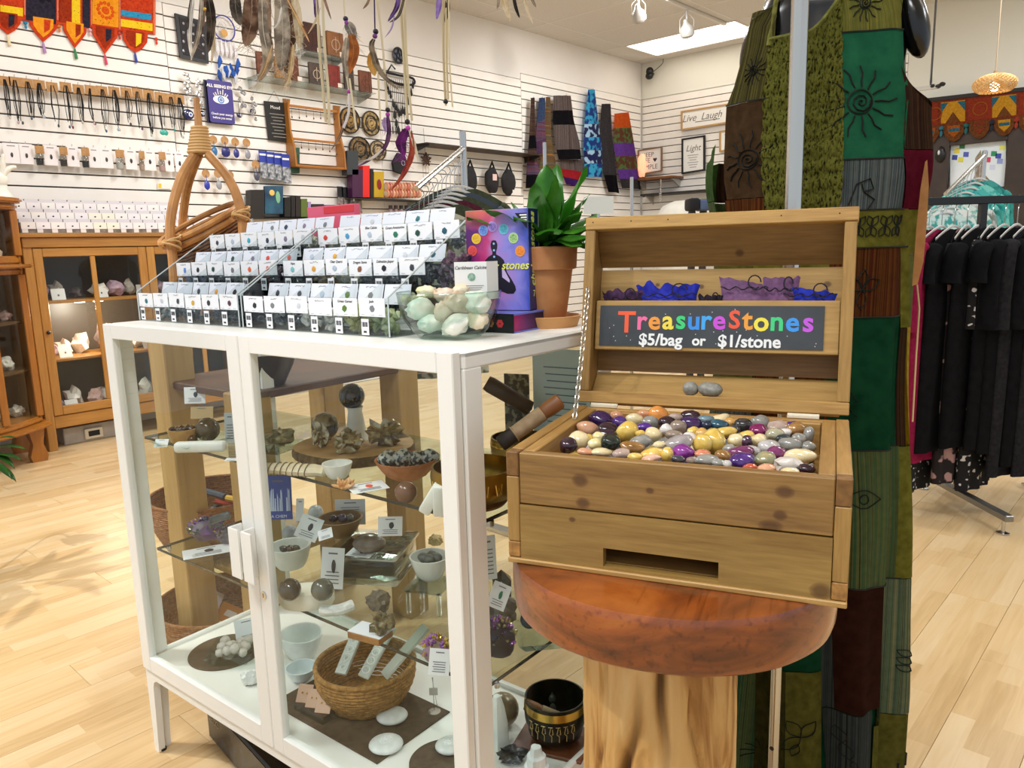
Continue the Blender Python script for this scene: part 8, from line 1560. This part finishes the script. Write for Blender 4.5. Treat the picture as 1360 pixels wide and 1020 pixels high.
strand(526, 2.9, 'dark purple feathers at the top edge above the wind chime', [('f', [(530, -10), (527, 10), (515, 29)], 7, PUR), ('f', [(538, -8), (530, 20), (517, 30)], 4, DRK), ('f', [(524, 20), (520, 38), (511, 50)], 3, ('#9a84b8', '#b8a4d0'))])
strand(487, 2.9, 'small dark brown feather at the top edge left of the beaded cord', [('f', [(492, -6), (488, 5), (482, 12)], 4, BRN)])
strand(592, 3.0, 'bundle of cream thongs tied with a black bead and lilac ribbon', [('t', [(589, -8), (589, 70), (592, 140)], .004, '#cdbb92'), ('t', [(593, -8), (593, 70), (595, 132)], .004, '#d6c6a0'), ('t', [(596, -8), (597, 80), (601, 142)], .003, '#d6c6a0'), ('b', 592, 135, .010, '#15131c'), ('f', [(584, -8), (583, 10), (580, 26)], 9, ('#8a6ab4', '#b49cd4')), ('f', [(594, -8), (594, 14), (591, 30)], 7, DRK)])
strand(685, 3.0, 'cream and black feather ends at the top edge near the ceiling light', [('f', [(668, -10), (672, 10), (678, 28)], 9, CRM), ('f', [(681, -10), (685, 10), (690, 24)], 5, ('#17140f', '#3a342c')), ('f', [(694, -10), (700, 14), (708, 32)], 5, CRM), ('f', [(661, -10), (662, 4), (660, 12)], 4, GRY), ('f', [(702, -10), (708, 2), (712, 10)], 4, GRY)])

# ------------------------------------------------------------------ clothes racks
def garment(lab, H, wdir, wid, ln, mat, hang='clear', grp=None, sleeve=.16, name='tunic', band=None):
    """top on a hanger whose hook is at H; wdir = direction of the shoulders"""
    t = thing(name, lab, 'clothing', H, math.atan2(wdir.y, wdir.x), grp); hm_ = M('#d4d2cd', .2, spec=.8) if hang == 'clear' else M(hang, .4)
    mb = MB(); mb.tube(catm([(0, 0, -.10), (0, 0, -.03), (.012, 0, .0), (.022, 0, .012), (.016, 0, .03), (0, 0, .034)], 4), .002, 5); mb.build('hook', CHROME, t)
    mb = MB(); mb.tube(catm([(-wid*.38, 0, -.16), (-wid*.2, 0, -.125), (0, 0, -.10), (wid*.2, 0, -.125), (wid*.38, 0, -.16)], 4), .0055, 6, flat=(.6, 1.2)); mb.build('hanger_bar', hm_, t)
    sd = random.Random(lab).uniform(0, 9)
    def f(u, v):
        a = 2*PI*u; x = math.sin(a); y = -math.cos(a); top = .098+.085*abs(x)**1.6+.03*max(0, 1-abs(x)*3.2); wv_ = wid*.5*(1+.06*v); d_ = .018+.028*min(v*3, 1)+.012*v*math.sin(9*a+sd+v*3); z = -top-(ln-top)*v
        return Vector((x*wv_*(1-.10*max(0, .2-v)), y*d_, z))
    mb = MB(); mb.grid(f, 36, 14, cu=True); mb.build('body', mat, t, ang=80)
    if sleeve:
        for s_ in (-1, 1): mb = MB(); mb.tube(catm([(s_*wid*.42, 0, -.19), (s_*wid*.52, .0, -.24), (s_*wid*.56, .005, -.24-sleeve)], 5), [.03]+[.045]*8+[.05, .052], 10, flat=(1, .6)); mb.build('sleeve', mat, t, ang=80)
    return t
A0, A1 = at_d(553, 250, 3.15), at_d(614, 198, 3.55); LA_ = (A1-A0).length; dr = (A1-A0).normalized()
rk = thing('clothes_rack', 'chrome clothes rack of olive tops on clear hangers behind the trays', 'rack', Vector((A0.x, A0.y, 0))); D_v = A1-Vector((A0.x, A0.y, 0))
mb = MB(); mb.tube([(0, 0, A0.z), D_v], .013, 10); mb.build('bar', CHROME, rk); c_ = D_v*.5
mb = MB(); mb.cyl((D_v.x*1.02, D_v.y*1.02, 0), (D_v.x*1.02, D_v.y*1.02, A1.z+.08), .016, n=12); mb.build('post', CHROME, rk); mb = MB(); mb.box(D_v.x-.3, D_v.x+.3, D_v.y-.03, D_v.y+.03, 0, .02); mb.build('foot', CHROME, rk)
wd = Vector((CR.x, CR.y, 0)).normalized()*.93+Vector((CD.x, CD.y, 0)).normalized()*.35; wd.normalize()
camo = M('#5a6448', .9, 0, '#b9b6a4', scale=26, lo=.45, hi=.55, detail=1); oliv = cloth('#3a4030', '#4a503c'); stp = stripes(('#b89c84', '#d8c8b4', '#8a705c', '#e0d4c4'), 30, 'z')
for k in range(10):
    mt = [camo, stp, camo, camo, oliv, oliv, cloth('#4a1f2c', '#5c2a38'), oliv, M('#3a4450', .9), oliv][k]; cn = ['pale leaf print', 'cream striped', 'grey leaf print', 'mottled green', 'dark olive', 'olive', 'maroon', 'deep olive', 'slate', 'army olive'][k]
    garment(f"{cn} top on a clear hanger, {ORD[k]} from the front on the chrome rack", A0+dr*(LA_*(.04+.094*k))-Vector((0, 0, .046)), wd, .46, .70+.05*(k % 3), mt, grp='tops on the chrome rack')
for k, (px0, px1, py, d) in enumerate(((720, 745, 190, 4.6), (835, 838, 235, 5.2))): P = at_d(px0+4, 230, d); t = thing('rack_post', ['slim chrome rack post in front of the shoulder bags', 'slim chrome rack post below the blue floral bag'][k], 'post', Vector((P.x, P.y, 0))); zz = at_d(px0+4, py, d).z; mb = MB(); mb.cyl((0, 0, .01), (0, 0, zz), .012, n=10); mb.build('tube', CHROME, t); mb = MB(); mb.lathe([(0, 0), (.2, 0), (.2, .01), (0, .01)], 20); mb.build('foot', CHROME, t)
# black clothes rack at the right
B0, B1 = at_d(1222, 268, 3.62), at_d(1440, 251, 3.62); B1.z = B0.z; db = (B1-B0).normalized(); rb = thing('clothes_rack', 'black clothes rack crowded with dark garments at the right', 'rack', Vector((B0.x, B0.y, 0)), math.atan2(db.y, db.x)); Lb = (B1-B0).length
mb = MB(); mb.box(-.05, Lb+.14, -.016, .016, B0.z-.018, B0.z+.018, bev=.003); mb.build('bar', M('#111214', .35), rb)
for x in (.30, Lb+.1): mb = MB(); mb.box(x-.015, x+.015, -.015, .015, .10, B0.z-.018); mb.build('upright', M('#17181a', .4), rb)
for x in (.30, Lb+.1):
    mb = MB(); mb.box(x-.02, x+.02, -.38, .38, .07, .10, bev=.003); mb.build('foot', M('#8a8a88', .3, .8), rb)
    for y in (-.34, .34): mb = MB(); mb.lathe([(0, 0), (.028, 0), (.028, .008), (.008, .014), (.008, .07), (0, .07)], 16, T(x, y, 0)); mb.build('levelling_foot', CHROME, rb)
wdb = Vector((CR.x, CR.y, 0)).normalized()*.80+Vector((CD.x, CD.y, 0)).normalized()*.6; wdb.normalize()
blc = cloth('#0c0c0e', '#141416', 30); polka = M('#0c0b0d', .9, 0, '#cfcac8', scale=46, lo=.66, hi=.69, detail=0); flor = M('#1a1214', .9, 0, '#b08a86', scale=14, lo=.56, hi=.6, detail=2); mar = cloth('#7a1436', '#8c1f44'); dgr = cloth('#1c1b1e', '#28272a')
gl_ = [(polka, 1.38, 'black polka dot dress'), (mar, 1.22, 'maroon pink edged top'), (blc, 1.17, 'plain black top'), (flor, 1.34, 'dark floral print dress'), (blc, 1.15, 'second plain black top'), (polka, 1.38, 'second black polka dot dress'), (blc, 1.16, 'long black top'), (blc, 1.18, 'black long sleeved top'), (dgr, 1.3, 'dark grey top'), (blc, 1.25, 'black tunic'), (dgr, 1.3, 'charcoal tunic'), (blc, 1.3, 'rightmost black tunic')]
for k, (mt, ln, nm) in enumerate(gl_): garment(f"{nm} on white hanger, {ORD[k]} from left on black rack", B0+db*(.05+.060*k)-Vector((0, 0, .034-.018)), wdb, .46 if mt in (blc, dgr, mar) or k == 0 else .30, ln, mt, '#d8d4cf', 'garments on the black rack', .34 if k in (1, 5, 7, 8, 9, 10) else .12)
# teal tops on the sloping rack behind it
C0, C1 = at_d(1256, 258, 4.6), at_d(1308, 206, 4.95); LC_ = (C1-C0).length; dc = (C1-C0).normalized(); rc = thing('clothes_rack', 'chrome rack of teal printed tops behind the black garments', 'rack', Vector((C0.x, C0.y, 0))); D2 = C1-Vector((C0.x, C0.y, 0))
mb = MB(); mb.tube([(0, 0, C0.z), D2], .013, 10); mb.build('bar', CHROME, rc)
for q in ((D2.x, D2.y),): mb = MB(); mb.cyl((q[0], q[1], .02), (q[0], q[1], C1.z+.03), .013, n=10); mb.build('post', CHROME, rc); mb = MB(); mb.box(q[0]-.3, q[0]+.3, q[1]-.03, q[1]+.03, 0, .02); mb.build('foot', CHROME, rc)
for k in range(8): garment(f"{['pale teal print', 'white and teal print', 'aqua leaf print', 'grey print', 'teal floral', 'bright teal', 'turquoise lace', 'deep teal'][k]} top, {ORD[k]} from the front on the sloping rack", C0+dc*(LC_*(.05+.12*k))-Vector((0, 0, .018)), wd, .5, .75, M(['#3a9a98', '#8fb4b0', '#5aa8a0', '#8a9898', '#2a8a88', '#1f9a96', '#2fa8a0', '#1a7a78'][k], .9, 0, ['#c4dcd8', '#e0e4e0', '#d0e0d8', '#c8ccc8', '#6ac0b8', '#4ab4ac', '#7accc0', '#3a9a94'][k], scale=24, lo=.45, hi=.55), grp='teal tops on the sloping rack')

# ------------------------------------------------------------------ leafy plant at the left edge
PP = Vector((-3.92, .42, 0)); t = thing('floor_plant', 'leafy floor plant whose leaf tips reach in at the left edge', 'plant', PP); mb = MB(); mb.lathe([(0, 0), (.13, 0), (.17, .28), (.15, .28), (0, .25)], 28); mb.build('pot', M('#d8d4cc', .5), t); rr = random.Random(12); mb = MB()
for k in range(7):
    a = rr.uniform(0, 6.28); mb.tube(catm([(0, 0, .24), (.05*math.cos(a), .05*math.sin(a), .6), (.16*math.cos(a), .16*math.sin(a), .95+.15*rr.random())], 5), .008, 6)
mb.build('stem', M('#5a4a2a', .7), t)
def lf(c, d, L, W, k):
    d = d.normalized(); s_ = d.cross(Vector((0, 0, 1))).normalized(); n_ = s_.cross(d); mb = MB(); mb.grid(lambda u, v: c+d*L*u-Vector((0, 0, .35*L*u*u))+s_*(W*math.sin(PI*min(.05+.95*u, 1))**.8*(v-.5)*2)+n_*(abs(v-.5)*W*.5), 8, 4); mb.thicken(.001); o = mb.build('leaf', M('#24521a', .4, 0, '#3f7a2a', scale=10), t, ang=80)
for k in range(70):
    a = rr.uniform(0, 6.28); z = rr.uniform(.45, 1.2); q = rr.uniform(.02, .2); lf(Vector((q*math.cos(a), q*math.sin(a), z)), Vector((math.cos(a), math.sin(a), rr.uniform(-.3, .4))), rr.uniform(.14, .24), .022, k)
for (x, y, x2, y2) in ((-12, 598, 34, 588), (-10, 606, 28, 606), (-14, 612, 12, 632), (-8, 618, 18, 636), (-16, 590, 22, 574), (-12, 600, 16, 618)): A_, B_ = at_d(x, y, 3.6)-PP, at_d(x2, y2, 3.55)-PP; lf(A_, B_-A_+Vector((0, 0, .04)), (B_-A_).length*1.05, .02, 0)
mb = MB(); mb.tube(catm([(.1, .05, .5), tuple(at_d(-40, 600, 3.6)-PP), tuple(at_d(-8, 602, 3.6)-PP)], 5), .005, 5); mb.build('stem', M('#3f5a24', .6), t)
# ------------------------------------------------------------------ ceiling fixtures
RX0 = onz(963, 33, ROOMZ-.03); RX1 = onz(782, -6, ROOMZ-.03); xr = RX0.x; tr = thing('light_track', 'white ceiling light track above the shoulder bags', 'track light', (xr, RX0.y, ROOMZ-.004)); Lt = RX0.y-RX1.y+1.5; mb = MB(); mb.box(-.022, .022, -Lt, 0, -.034, 0, bev=.003); mb.build('track', M('#d8d4cc', .4), tr)
for k, (px, py, lab) in enumerate(((912, 39, 'white track spotlight near the ceiling light panel'), (848, 19, 'second white track spotlight lit against the ceiling'))):
    P = onx(px, py, xr); h = thing('track_spotlight', lab, 'spotlight', P); m = mpp(P); top = ROOMZ-.04-P.z; mb = MB(); mb.cyl((0, 0, 10*m), (0, 0, top), .012, n=10); mb.build('stem', M('#b8b4ae', .4), h)
    for s_ in (-1, 1): mb = MB(); q = CR*(s_*9*m); mb.tube([(q.x, q.y, -4*m), (q.x*1.02, q.y*1.02, 12*m), (q.x*.2, q.y*.2, 20*m)], .0035, 5); mb.build('yoke', M('#c8c4be', .4), h)
    mb = MB(); mb.lathe([(0, 13*m), (2.5*m, 12*m), (4*m, 7*m), (8*m, 3*m), (9.8*m, -3*m), (9*m, -8*m), (6*m, -10.5*m), (0, -11*m)], 24, RX(.35)); mb.build('lamp_head', M('#b9b5ae', .35, .3), h); mb = MB(); mb.lathe([(0, -11.4*m), (4.5*m, -10.9*m), (6.8*m, -9.4*m)], 20, RX(.35)); mb.build('lens', M('#8c8880', .2), h)
v = Wall(863, 97, .10, 'back'); t = v.thing('security_camera', 'small black security camera on the back wall in the corner', 'camera'); m = v.m(); mb = MB(); mb.ball((0, 0, 2*m), (5*m, .06, 5.5*m), 3); mb.ball((.5*m, -.02, -4*m), (5.5*m, .05, 4.5*m), 3); mb.build('body', M('#141416', .4), t); mb = MB(); mb.cyl((0, 0, 0), (0, .095, 0), .02, n=10); mb.build('mount', M('#141416', .4), t); mb = MB(); mb.tube(catm([v.l(868, 95), v.l(874, 90), v.l(880, 84), v.l(881, 78)], 4), .006, 5); mb.build('cable', M('#5a5650', .6), t)
# ------------------------------------------------------------------ back wall
frm = M('#b8915a', .5); wpaper = M('#eae7e0', .6)
def framed(x0, y0, x1, y1, off, fm, lab, sl=-.16, fw=2.2, name='framed_sign'):
    cx = (x0+x1)/2; v = Wall(cx, (y0+y1)/2, off, 'back'); t = v.thing(name, lab, 'sign'); k = lambda x, y: (x, y+(x-cx)*sl); m = v.m()
    b_ = v.poly(t, [k(x0+fw, y0+fw), k(x1-fw, y0+fw), k(x1-fw, y1-fw), k(x0+fw, y1-fw)], -.012, 0, wpaper, 'panel')
    for q in ((x0, y0, x1, y0+fw), (x0, y1-fw, x1, y1), (x0, y0+fw, x0+fw, y1-fw), (x1-fw, y0+fw, x1, y1-fw)): v.poly(t, [k(q[0], q[1]), k(q[2], q[1]), k(q[2], q[3]), k(q[0], q[3])], -.022, .004, fm, 'frame')
    return v, t, b_, m, k
gt = M('#6a6660', .6)
v, t, b_, m, k = framed(905, 141, 990, 167, .03, frm, 'long white framed sign reading live laugh love on the back wall')
text('lettering', 'Live  Laugh  Love', 13*m, gt, b_, (v.l(947, 153).x, -.0128, v.l(947, 153).z), shear=.35)
mb = MB(); mb.boxc((v.l(940, 160).x, -.0126, v.l(940, 160).z), (36*m, .001, 1*m)); mb.build('small_print', gt, b_)
v, t, b_, m, k = framed(906, 182, 937, 229, .04, M('#19171a', .5), 'black framed print with script lettering on the back wall')
for i, (s_, sz, y) in enumerate((('Light', 11, 197),)): text('lettering', s_, sz*m, gt, b_, (v.l(921, y).x, -.0128, v.l(921, y).z), shear=.3)
mb = MB(); [mb.boxc((v.l(921, 188+5.5*i).x, -.0126, v.l(921, 206+3.2*i).z), ((16-3*(i % 3))*m, .001, 1.1*m)) for i in range(6)]; mb.build('small_print', M('#a8a4a0', .6), b_)
v, t, b_, m, k = framed(956, 172, 985, 200, .03, frm, 'small framed print partly hidden behind the dress strap')
text('lettering', 'Y', 14*m, gt, b_, (v.l(964, 184).x, -.0128, v.l(964, 184).z), shear=.3)
v, t, b_, m, k = framed(848, 197, 880, 230, .12, M('#8a6a4a', .5), 'square framed sign reading keep life simple on a small shelf', fw=1.6)
for s_, x, y in (('KEEP', 861, 206), ('LIFE', 858, 214), ('SIMPLE', 863, 222)): text('lettering', s_, 8.5*m, gt, b_, (v.l(x, y).x, -.0128, v.l(x, y).z))
mb = MB(); q = v.l(870.5, 212); mb.prism([(q.x, q.z-3*m), (q.x+3*m, q.z+.5*m), (q.x+2.2*m, q.z+2.2*m), (q.x+.8*m, q.z+2.2*m), (q.x, q.z+1.2*m), (q.x-.8*m, q.z+2.2*m), (q.x-2.2*m, q.z+2.2*m), (q.x-3*m, q.z+.5*m)], -.0135, -.0122, 'y'); mb.build('heart', M('#2a2628', .5), b_, smooth=False)
def backshelf(x0, x1, y, dep, lab, mat):
    A, B = ony(x0, y, YW-dep), ony(x1, y, YW-dep); t = thing('wall_shelf', lab, 'shelf', (A.x, YW, A.z)); L = B.x-A.x; mb = MB(); mb.box(0, L, -dep, -.002, -.03, 0, bev=.003); mb.build('board', mat, t)
    for x in (.06, L-.06): mb = MB(); mb.prism([(-.003, -.031), (-dep*.8, -.031), (-.003, -.15)], x-.008, x+.008, 'x'); mb.build('bracket', M('#b4aea6', .4), t, smooth=False)
    return A, B
bA, bB = backshelf(838, 893, 238, .32, 'small wooden shelf with a salt lamp in the back corner', M('#7a4a24', .5))
P = Vector((ony(852, 230, YW-.22).x, YW-.22, bA.z)); t = thing('salt_lamp', 'glowing orange salt lamp on the small corner shelf', 'lamp', P); mb = MB(); mb.lathe([(0, 0), (.06, 0), (.06, .02), (0, .02)], 16); mb.build('base', M('#5a3418', .5), t); mb = MB(); mb.ball((0, 0, .19), (.075, .07, .17), 3, None, .18, 2, 3, .1, squash=1); mb.build('salt_block', M('#f5b088', .6, 0, emit=.8), t, ang=30)
bA, bB = backshelf(850, 945, 258, .28, 'dark display rail shelf low on the back wall', M('#2a2622', .5))
P = Vector((ony(910, 280, YW-.8).x, YW-.8, 0)); zt_ = ony(910, 266, YW-.8).z; t = thing('round_display_table', 'pale cloth covered round display behind the chest lid', 'table', P); mb = MB(); mb.lathe([(0, zt_), (.16, zt_-.01), (.3, zt_-.07), (.4, zt_-.2), (.42, zt_-.5), (.43, 0), (0, 0)], 40, wob=lambda th: 1+.02*math.sin(9*th)); mb.build('cloth', M('#d2cec2', .9, 0, '#dedacf', scale=6), t)
P = ony(877, 245, YW-.75); t = thing('chain_hanger', 'silver chain hanger standing above the pale round display', 'chain', Vector((P.x, P.y, zt_-.01))); mb = MB(); [mb.ball((0, 0, .03+.034*i), (.022, .016, .022), 1) for i in range(int((P.z-zt_)/.034)+2)]; mb.build('chain', CHROME, t)
for kk, (x0, x1, y0, y1, c, lab) in enumerate(((912, 926, 264, 280, '#15151a', 'black folded item behind the chest lid'), (926, 942, 266, 280, '#4a5a78', 'blue grey folded item behind the chest lid'), (780, 800, 263, 278, '#1c3a7a', 'blue item on the low display behind the plant'))):
    P = at_d((x0+x1)/2, y1, 6.2); mm = 6.2/FPX; t = thing('folded_cloth', lab, 'cloth', Vector((P.x, P.y, 0)), R(42)); mb = MB(); mb.box(-(x1-x0)*mm*.5, (x1-x0)*mm*.5, -.1, .1, P.z, P.z+(y1-y0)*mm, bev=.02, seg=2); mb.build('cloth', M(c, .9), t); mb = MB(); mb.cyl((0, 0, 0), (0, 0, P.z), .03, n=12); mb.build('stand', M('#2a2a2c', .5), t)
t = thing('paper_sign', 'white blank card sign standing behind the plant and the chest lid', 'sign', Vector((at_d(795, 275, 3.4).x, at_d(795, 275, 3.4).y, 0)), R(38)); zc = at_d(795, 284, 3.4).z; mb = MB(); mb.box(-.066, .066, 0, .002, zc, zc+.075); mb.build('card', M('#e6eae6', .6), t); mb = MB(); mb.cyl((0, .005, .01), (0, .005, zc), .006, n=8); mb.lathe([(0, 0), (.12, 0), (.12, .01), (0, .01)], 20); mb.build('stem', CHROME, t)
# ------------------------------------------------------------------ right end: dark doorway with brown toran, poster, lamps
v = Wall(1300, 220, .05, 'back'); db_ = M('#2c2119', .5, 0, '#3a2c22', scale=6); z0 = -v.o.z; fr2 = v.thing('doorway_frame', 'dark brown wooden doorway frame below the brown embroidered hanging', 'door frame')
def vbar(xa, xb, zt, zb, name): A, B = v.l(xa, 220), v.l(xb, 220); mb = MB(); mb.box(A.x, B.x, -.06, .03, zb, zt, bev=.004); mb.build(name, db_, fr2)
zh = v.l(1300, 183).z
vbar(1236, 1261, zh+.22, z0, 'post'); vbar(1337, 1385, zh+.22, z0, 'post'); vbar(1261, 1337, zh+.20, zh-.06, 'lintel'); vbar(1261, 1337, v.l(1300, 250).z, z0, 'lower_panel')
po = Wall(1298, 215, .035, 'back'); t = po.thing('poster', 'bright poster of a tree root with colourful prayer flags in the dark doorway', 'poster'); m = po.m(); b_ = po.poly(t, [(1262, 190), (1336, 184), (1336, 250), (1262, 252)], -.004, 0, M('#cfdce4', .5, 0, '#e6eef2', scale=2), 'sheet')
fc = ['#d8c83a', '#2a7a4a', '#3a4a9a', '#d8d04a', '#4a5ab0', '#c83a5a', '#2a8a5a', '#8a9ad0', '#d8d86a', '#c8d0e8', '#2a7a4a', '#3a4aa8']
for i, (x, y) in enumerate(((1271, 200), (1278, 194), (1268, 209), (1276, 212), (1283, 205), (1312, 212), (1320, 204), (1328, 214), (1331, 196), (1318, 222), (1308, 204), (1326, 207))): q = po.l(x, y); mb = MB(); mb.prism([(q.x-3.2*m, q.z-3*m), (q.x+3.2*m, q.z-3.8*m), (q.x+3.4*m, q.z+2.6*m), (q.x-3*m, q.z+3.4*m)], -.0055, -.0042, 'y'); mb.build('flag_print', M(fc[i], .5), b_, smooth=False)
q = po.l(1300, 222); mb = MB(); mb.prism([(q.x-9*m, q.z-26*m), (q.x-4*m, q.z-10*m), (q.x-5*m, q.z+12*m), (q.x+1*m, q.z+22*m), (q.x+4*m, q.z+8*m), (q.x+6*m, q.z-8*m), (q.x+16*m, q.z-20*m), (q.x+16*m, q.z-26*m)], -.0055, -.0042, 'y'); mb.build('root_print', M('#7a6a58', .6, 0, '#a89a86', scale=20), b_, smooth=False)
t2 = Wall(1249, 205, .12, 'back'); t = t2.thing('door_charm', 'black ornament with a white charm hanging on the dark doorway post', 'ornament'); m = t2.m(); mb = MB(); mb.ball((0, 0, 0), (6*m, .03, 10*m), 2, None, .3, 2, 3); mb.tube([(0, 0, 8*m), (0, .05, 16*m)], .006, 5); mb.build('body', M('#101012', .4), t); mb = MB(); mb.ball((-1*m, -.04, 2*m), (1.5*m, .012, 3*m), 2); mb.build('charm', M('#dcdcdc', .4), t)
tv = Wall(1290, 140, .13, 'back'); tb = tv.thing('toran_hanging', 'brown embroidered door hanging with rounded flaps over the dark doorway', 'wall hanging'); kk = lambda x, y: (x, y+(x-1290)*-.115)
def tq(pts, a, b, mt, nm): return tv.poly(tb, [kk(*p) for p in pts], a, b, mt, nm)
bR = cloth('#5a2416', '#7a3420', 60); bB_ = cloth('#4a2a16', '#6a4020', 60); bY = cloth('#9a6a14', '#b4842a', 60); bT = cloth('#1c4a58', '#2a6070', 60); bO = cloth('#7a3c14', '#94521f', 60)
tq([(1222, 124), (1390, 124), (1390, 129), (1222, 129)], -.02, .0, M('#14110f', .6), 'rod'); tq([(1222, 129), (1390, 129), (1390, 163), (1222, 163)], -.008, 0, bR, 'backing_cloth')
for x0 in (1226, 1250, 1286, 1318, 1354): 
    w_ = 32 if x0 > 1226 else 20; alt = x0 in (1250, 1318)
    tq([(x0, 132), (x0+w_, 132), (x0+w_, 160), (x0, 160)], -.011, -.0082, bY if alt else cloth('#6a2416', '#84341f', 70), 'patch')
    if alt: tq([(x0, 133), (x0+10, 133), (x0, 146)], -.0125, -.0112, bT, 'patch'); tq([(x0+w_-10, 133), (x0+w_, 133), (x0+w_, 146)], -.0125, -.0112, bT, 'patch'); tq([(x0+6, 160), (x0+16, 146), (x0+26, 160)], -.0125, -.0112, bB_, 'patch')
    else: q = tv.l(*kk(x0+16, 146)); mb = MB(); mb.tube([(q.x+.07*math.cos(a), -.012, q.z+.07*math.sin(a)) for a in (2*PI*i/16 for i in range(16))], .008, 5, closed=True); mb.build('embroidered_ring', bO, tb)
for i, cx in enumerate((1234, 1267, 1301, 1334, 1367)):
    h = 14; tq([(cx-h, 162), (cx+h, 162), (cx+h*.95, 174), (cx+h*.5, 183), (cx, 186), (cx-h*.5, 183), (cx-h*.95, 174)], -.009, -.001, bB_, 'flap'); tq([(cx-h*.6, 164), (cx+h*.6, 164), (cx+h*.55, 173), (cx, 180), (cx-h*.55, 173)], -.012, -.0092, [bO, bO, bR, bY, bO][i], 'flap_inlay'); tq([(cx-h*.5, 168), (cx+h*.5, 168), (cx+h*.5, 172), (cx-h*.5, 172)], -.0135, -.0122, [bT, bT, bB_, bT, bB_][i], 'flap_patch')
    q = tv.l(*kk(cx+16.5, 166)); mb = MB(); mb.ball((q.x, -.01, q.z), .03, 1, None, .2, 2, i); mb.ball((q.x, -.01, q.z-.06), (.018, .012, .04), 1); mb.build('tassel', M(['#2a6070', '#1f5a58', '#1c1a2a', '#8a2a1a', '#2a6070'][i], .9), tb)
P = at_d(1321, 112, 7.0); t = thing('pendant_lamp', 'woven bamboo pendant lamp glowing above the brown hanging', 'lamp', P); m = 7.0/FPX; rr = random.Random(2); bam = M('#d8a864', .6, 0, '#e6c084', scale=20)
mb = MB(); [mb.tube([(26*m*math.sin(v_)*math.cos(2*PI*i/26+v_*.8*s_), 26*m*math.sin(v_)*math.sin(2*PI*i/26+v_*.8*s_), 13*m*math.cos(v_)) for v_ in (PI*j/12 for j in range(1, 10))], .9*m, 4) for i in range(26) for s_ in (-1, 1)]; mb.build('woven_shade', bam, t).__setitem__('kind', 'stuff'); mb = MB(); mb.ball((0, 0, -3*m), 6*m, 3); mb.build('bulb', M('#ffe6b8', .5, emit=6), t); mb = MB(); mb.cyl((0, 0, 12*m), (0, 0, ROOMZ-P.z), .006, n=6); mb.build('cord', M('#b8a488', .6), t); mb = MB(); mb.lathe([(0, 12*m), (3*m, 12*m), (2*m, 17*m), (0, 17*m)], 12); mb.build('cap', M('#a8885a', .5), t)
P = at_d(1236, 114, 6.0); m = 6.0/FPX; t = thing('hanging_spot_rail', 'black hanging spotlight rail at the right above the doorway', 'spotlight', P); mb = MB(); mb.boxc((-8*m, 0, -2*m), (34*m, .03, .03)); mb.build('rail', M('#c8c4bc', .5), t); mb = MB(); mb.cyl((0, 0, 0), (0, 0, ROOMZ-P.z), .008, n=8); mb.build('rod', M('#4a4640', .5), t); mb = MB(); [mb.ball((dx*m, 0, dz*m), (4*m, 4*m, 3*m), 2) for dx, dz in ((3, -1), (9, -2), (14, 0))]; mb.lathe([(0, 24*m), (1.2*m, 22*m), (1.5*m, 4*m), (0, 3*m)], 10); mb.build('lamp_heads', M('#1a1a1c', .3), t)
# black box on the floor under the cabinet
t = thing('black_box', 'black patterned box on the floor under the glass cabinet', 'box', F1.w(.07, .13, 0), R(-6)); mb = MB(); mb.box(0, .62, 0, .36, 0, .12, bev=.004); mb.build('box', M('#0c0b0c', .3), t); mb = MB(); mb.box(.01, .61, -.0015, 0, .008, .112); p_ = mb.build('front_print', M('#17171a', .25, 0, '#3a3c44', scale=18, lo=.5, hi=.6), t); text('lettering', 'DECO', .03, M('#9a8a6a', .4), p_, (.055, -.002, .075), ext=.0003)
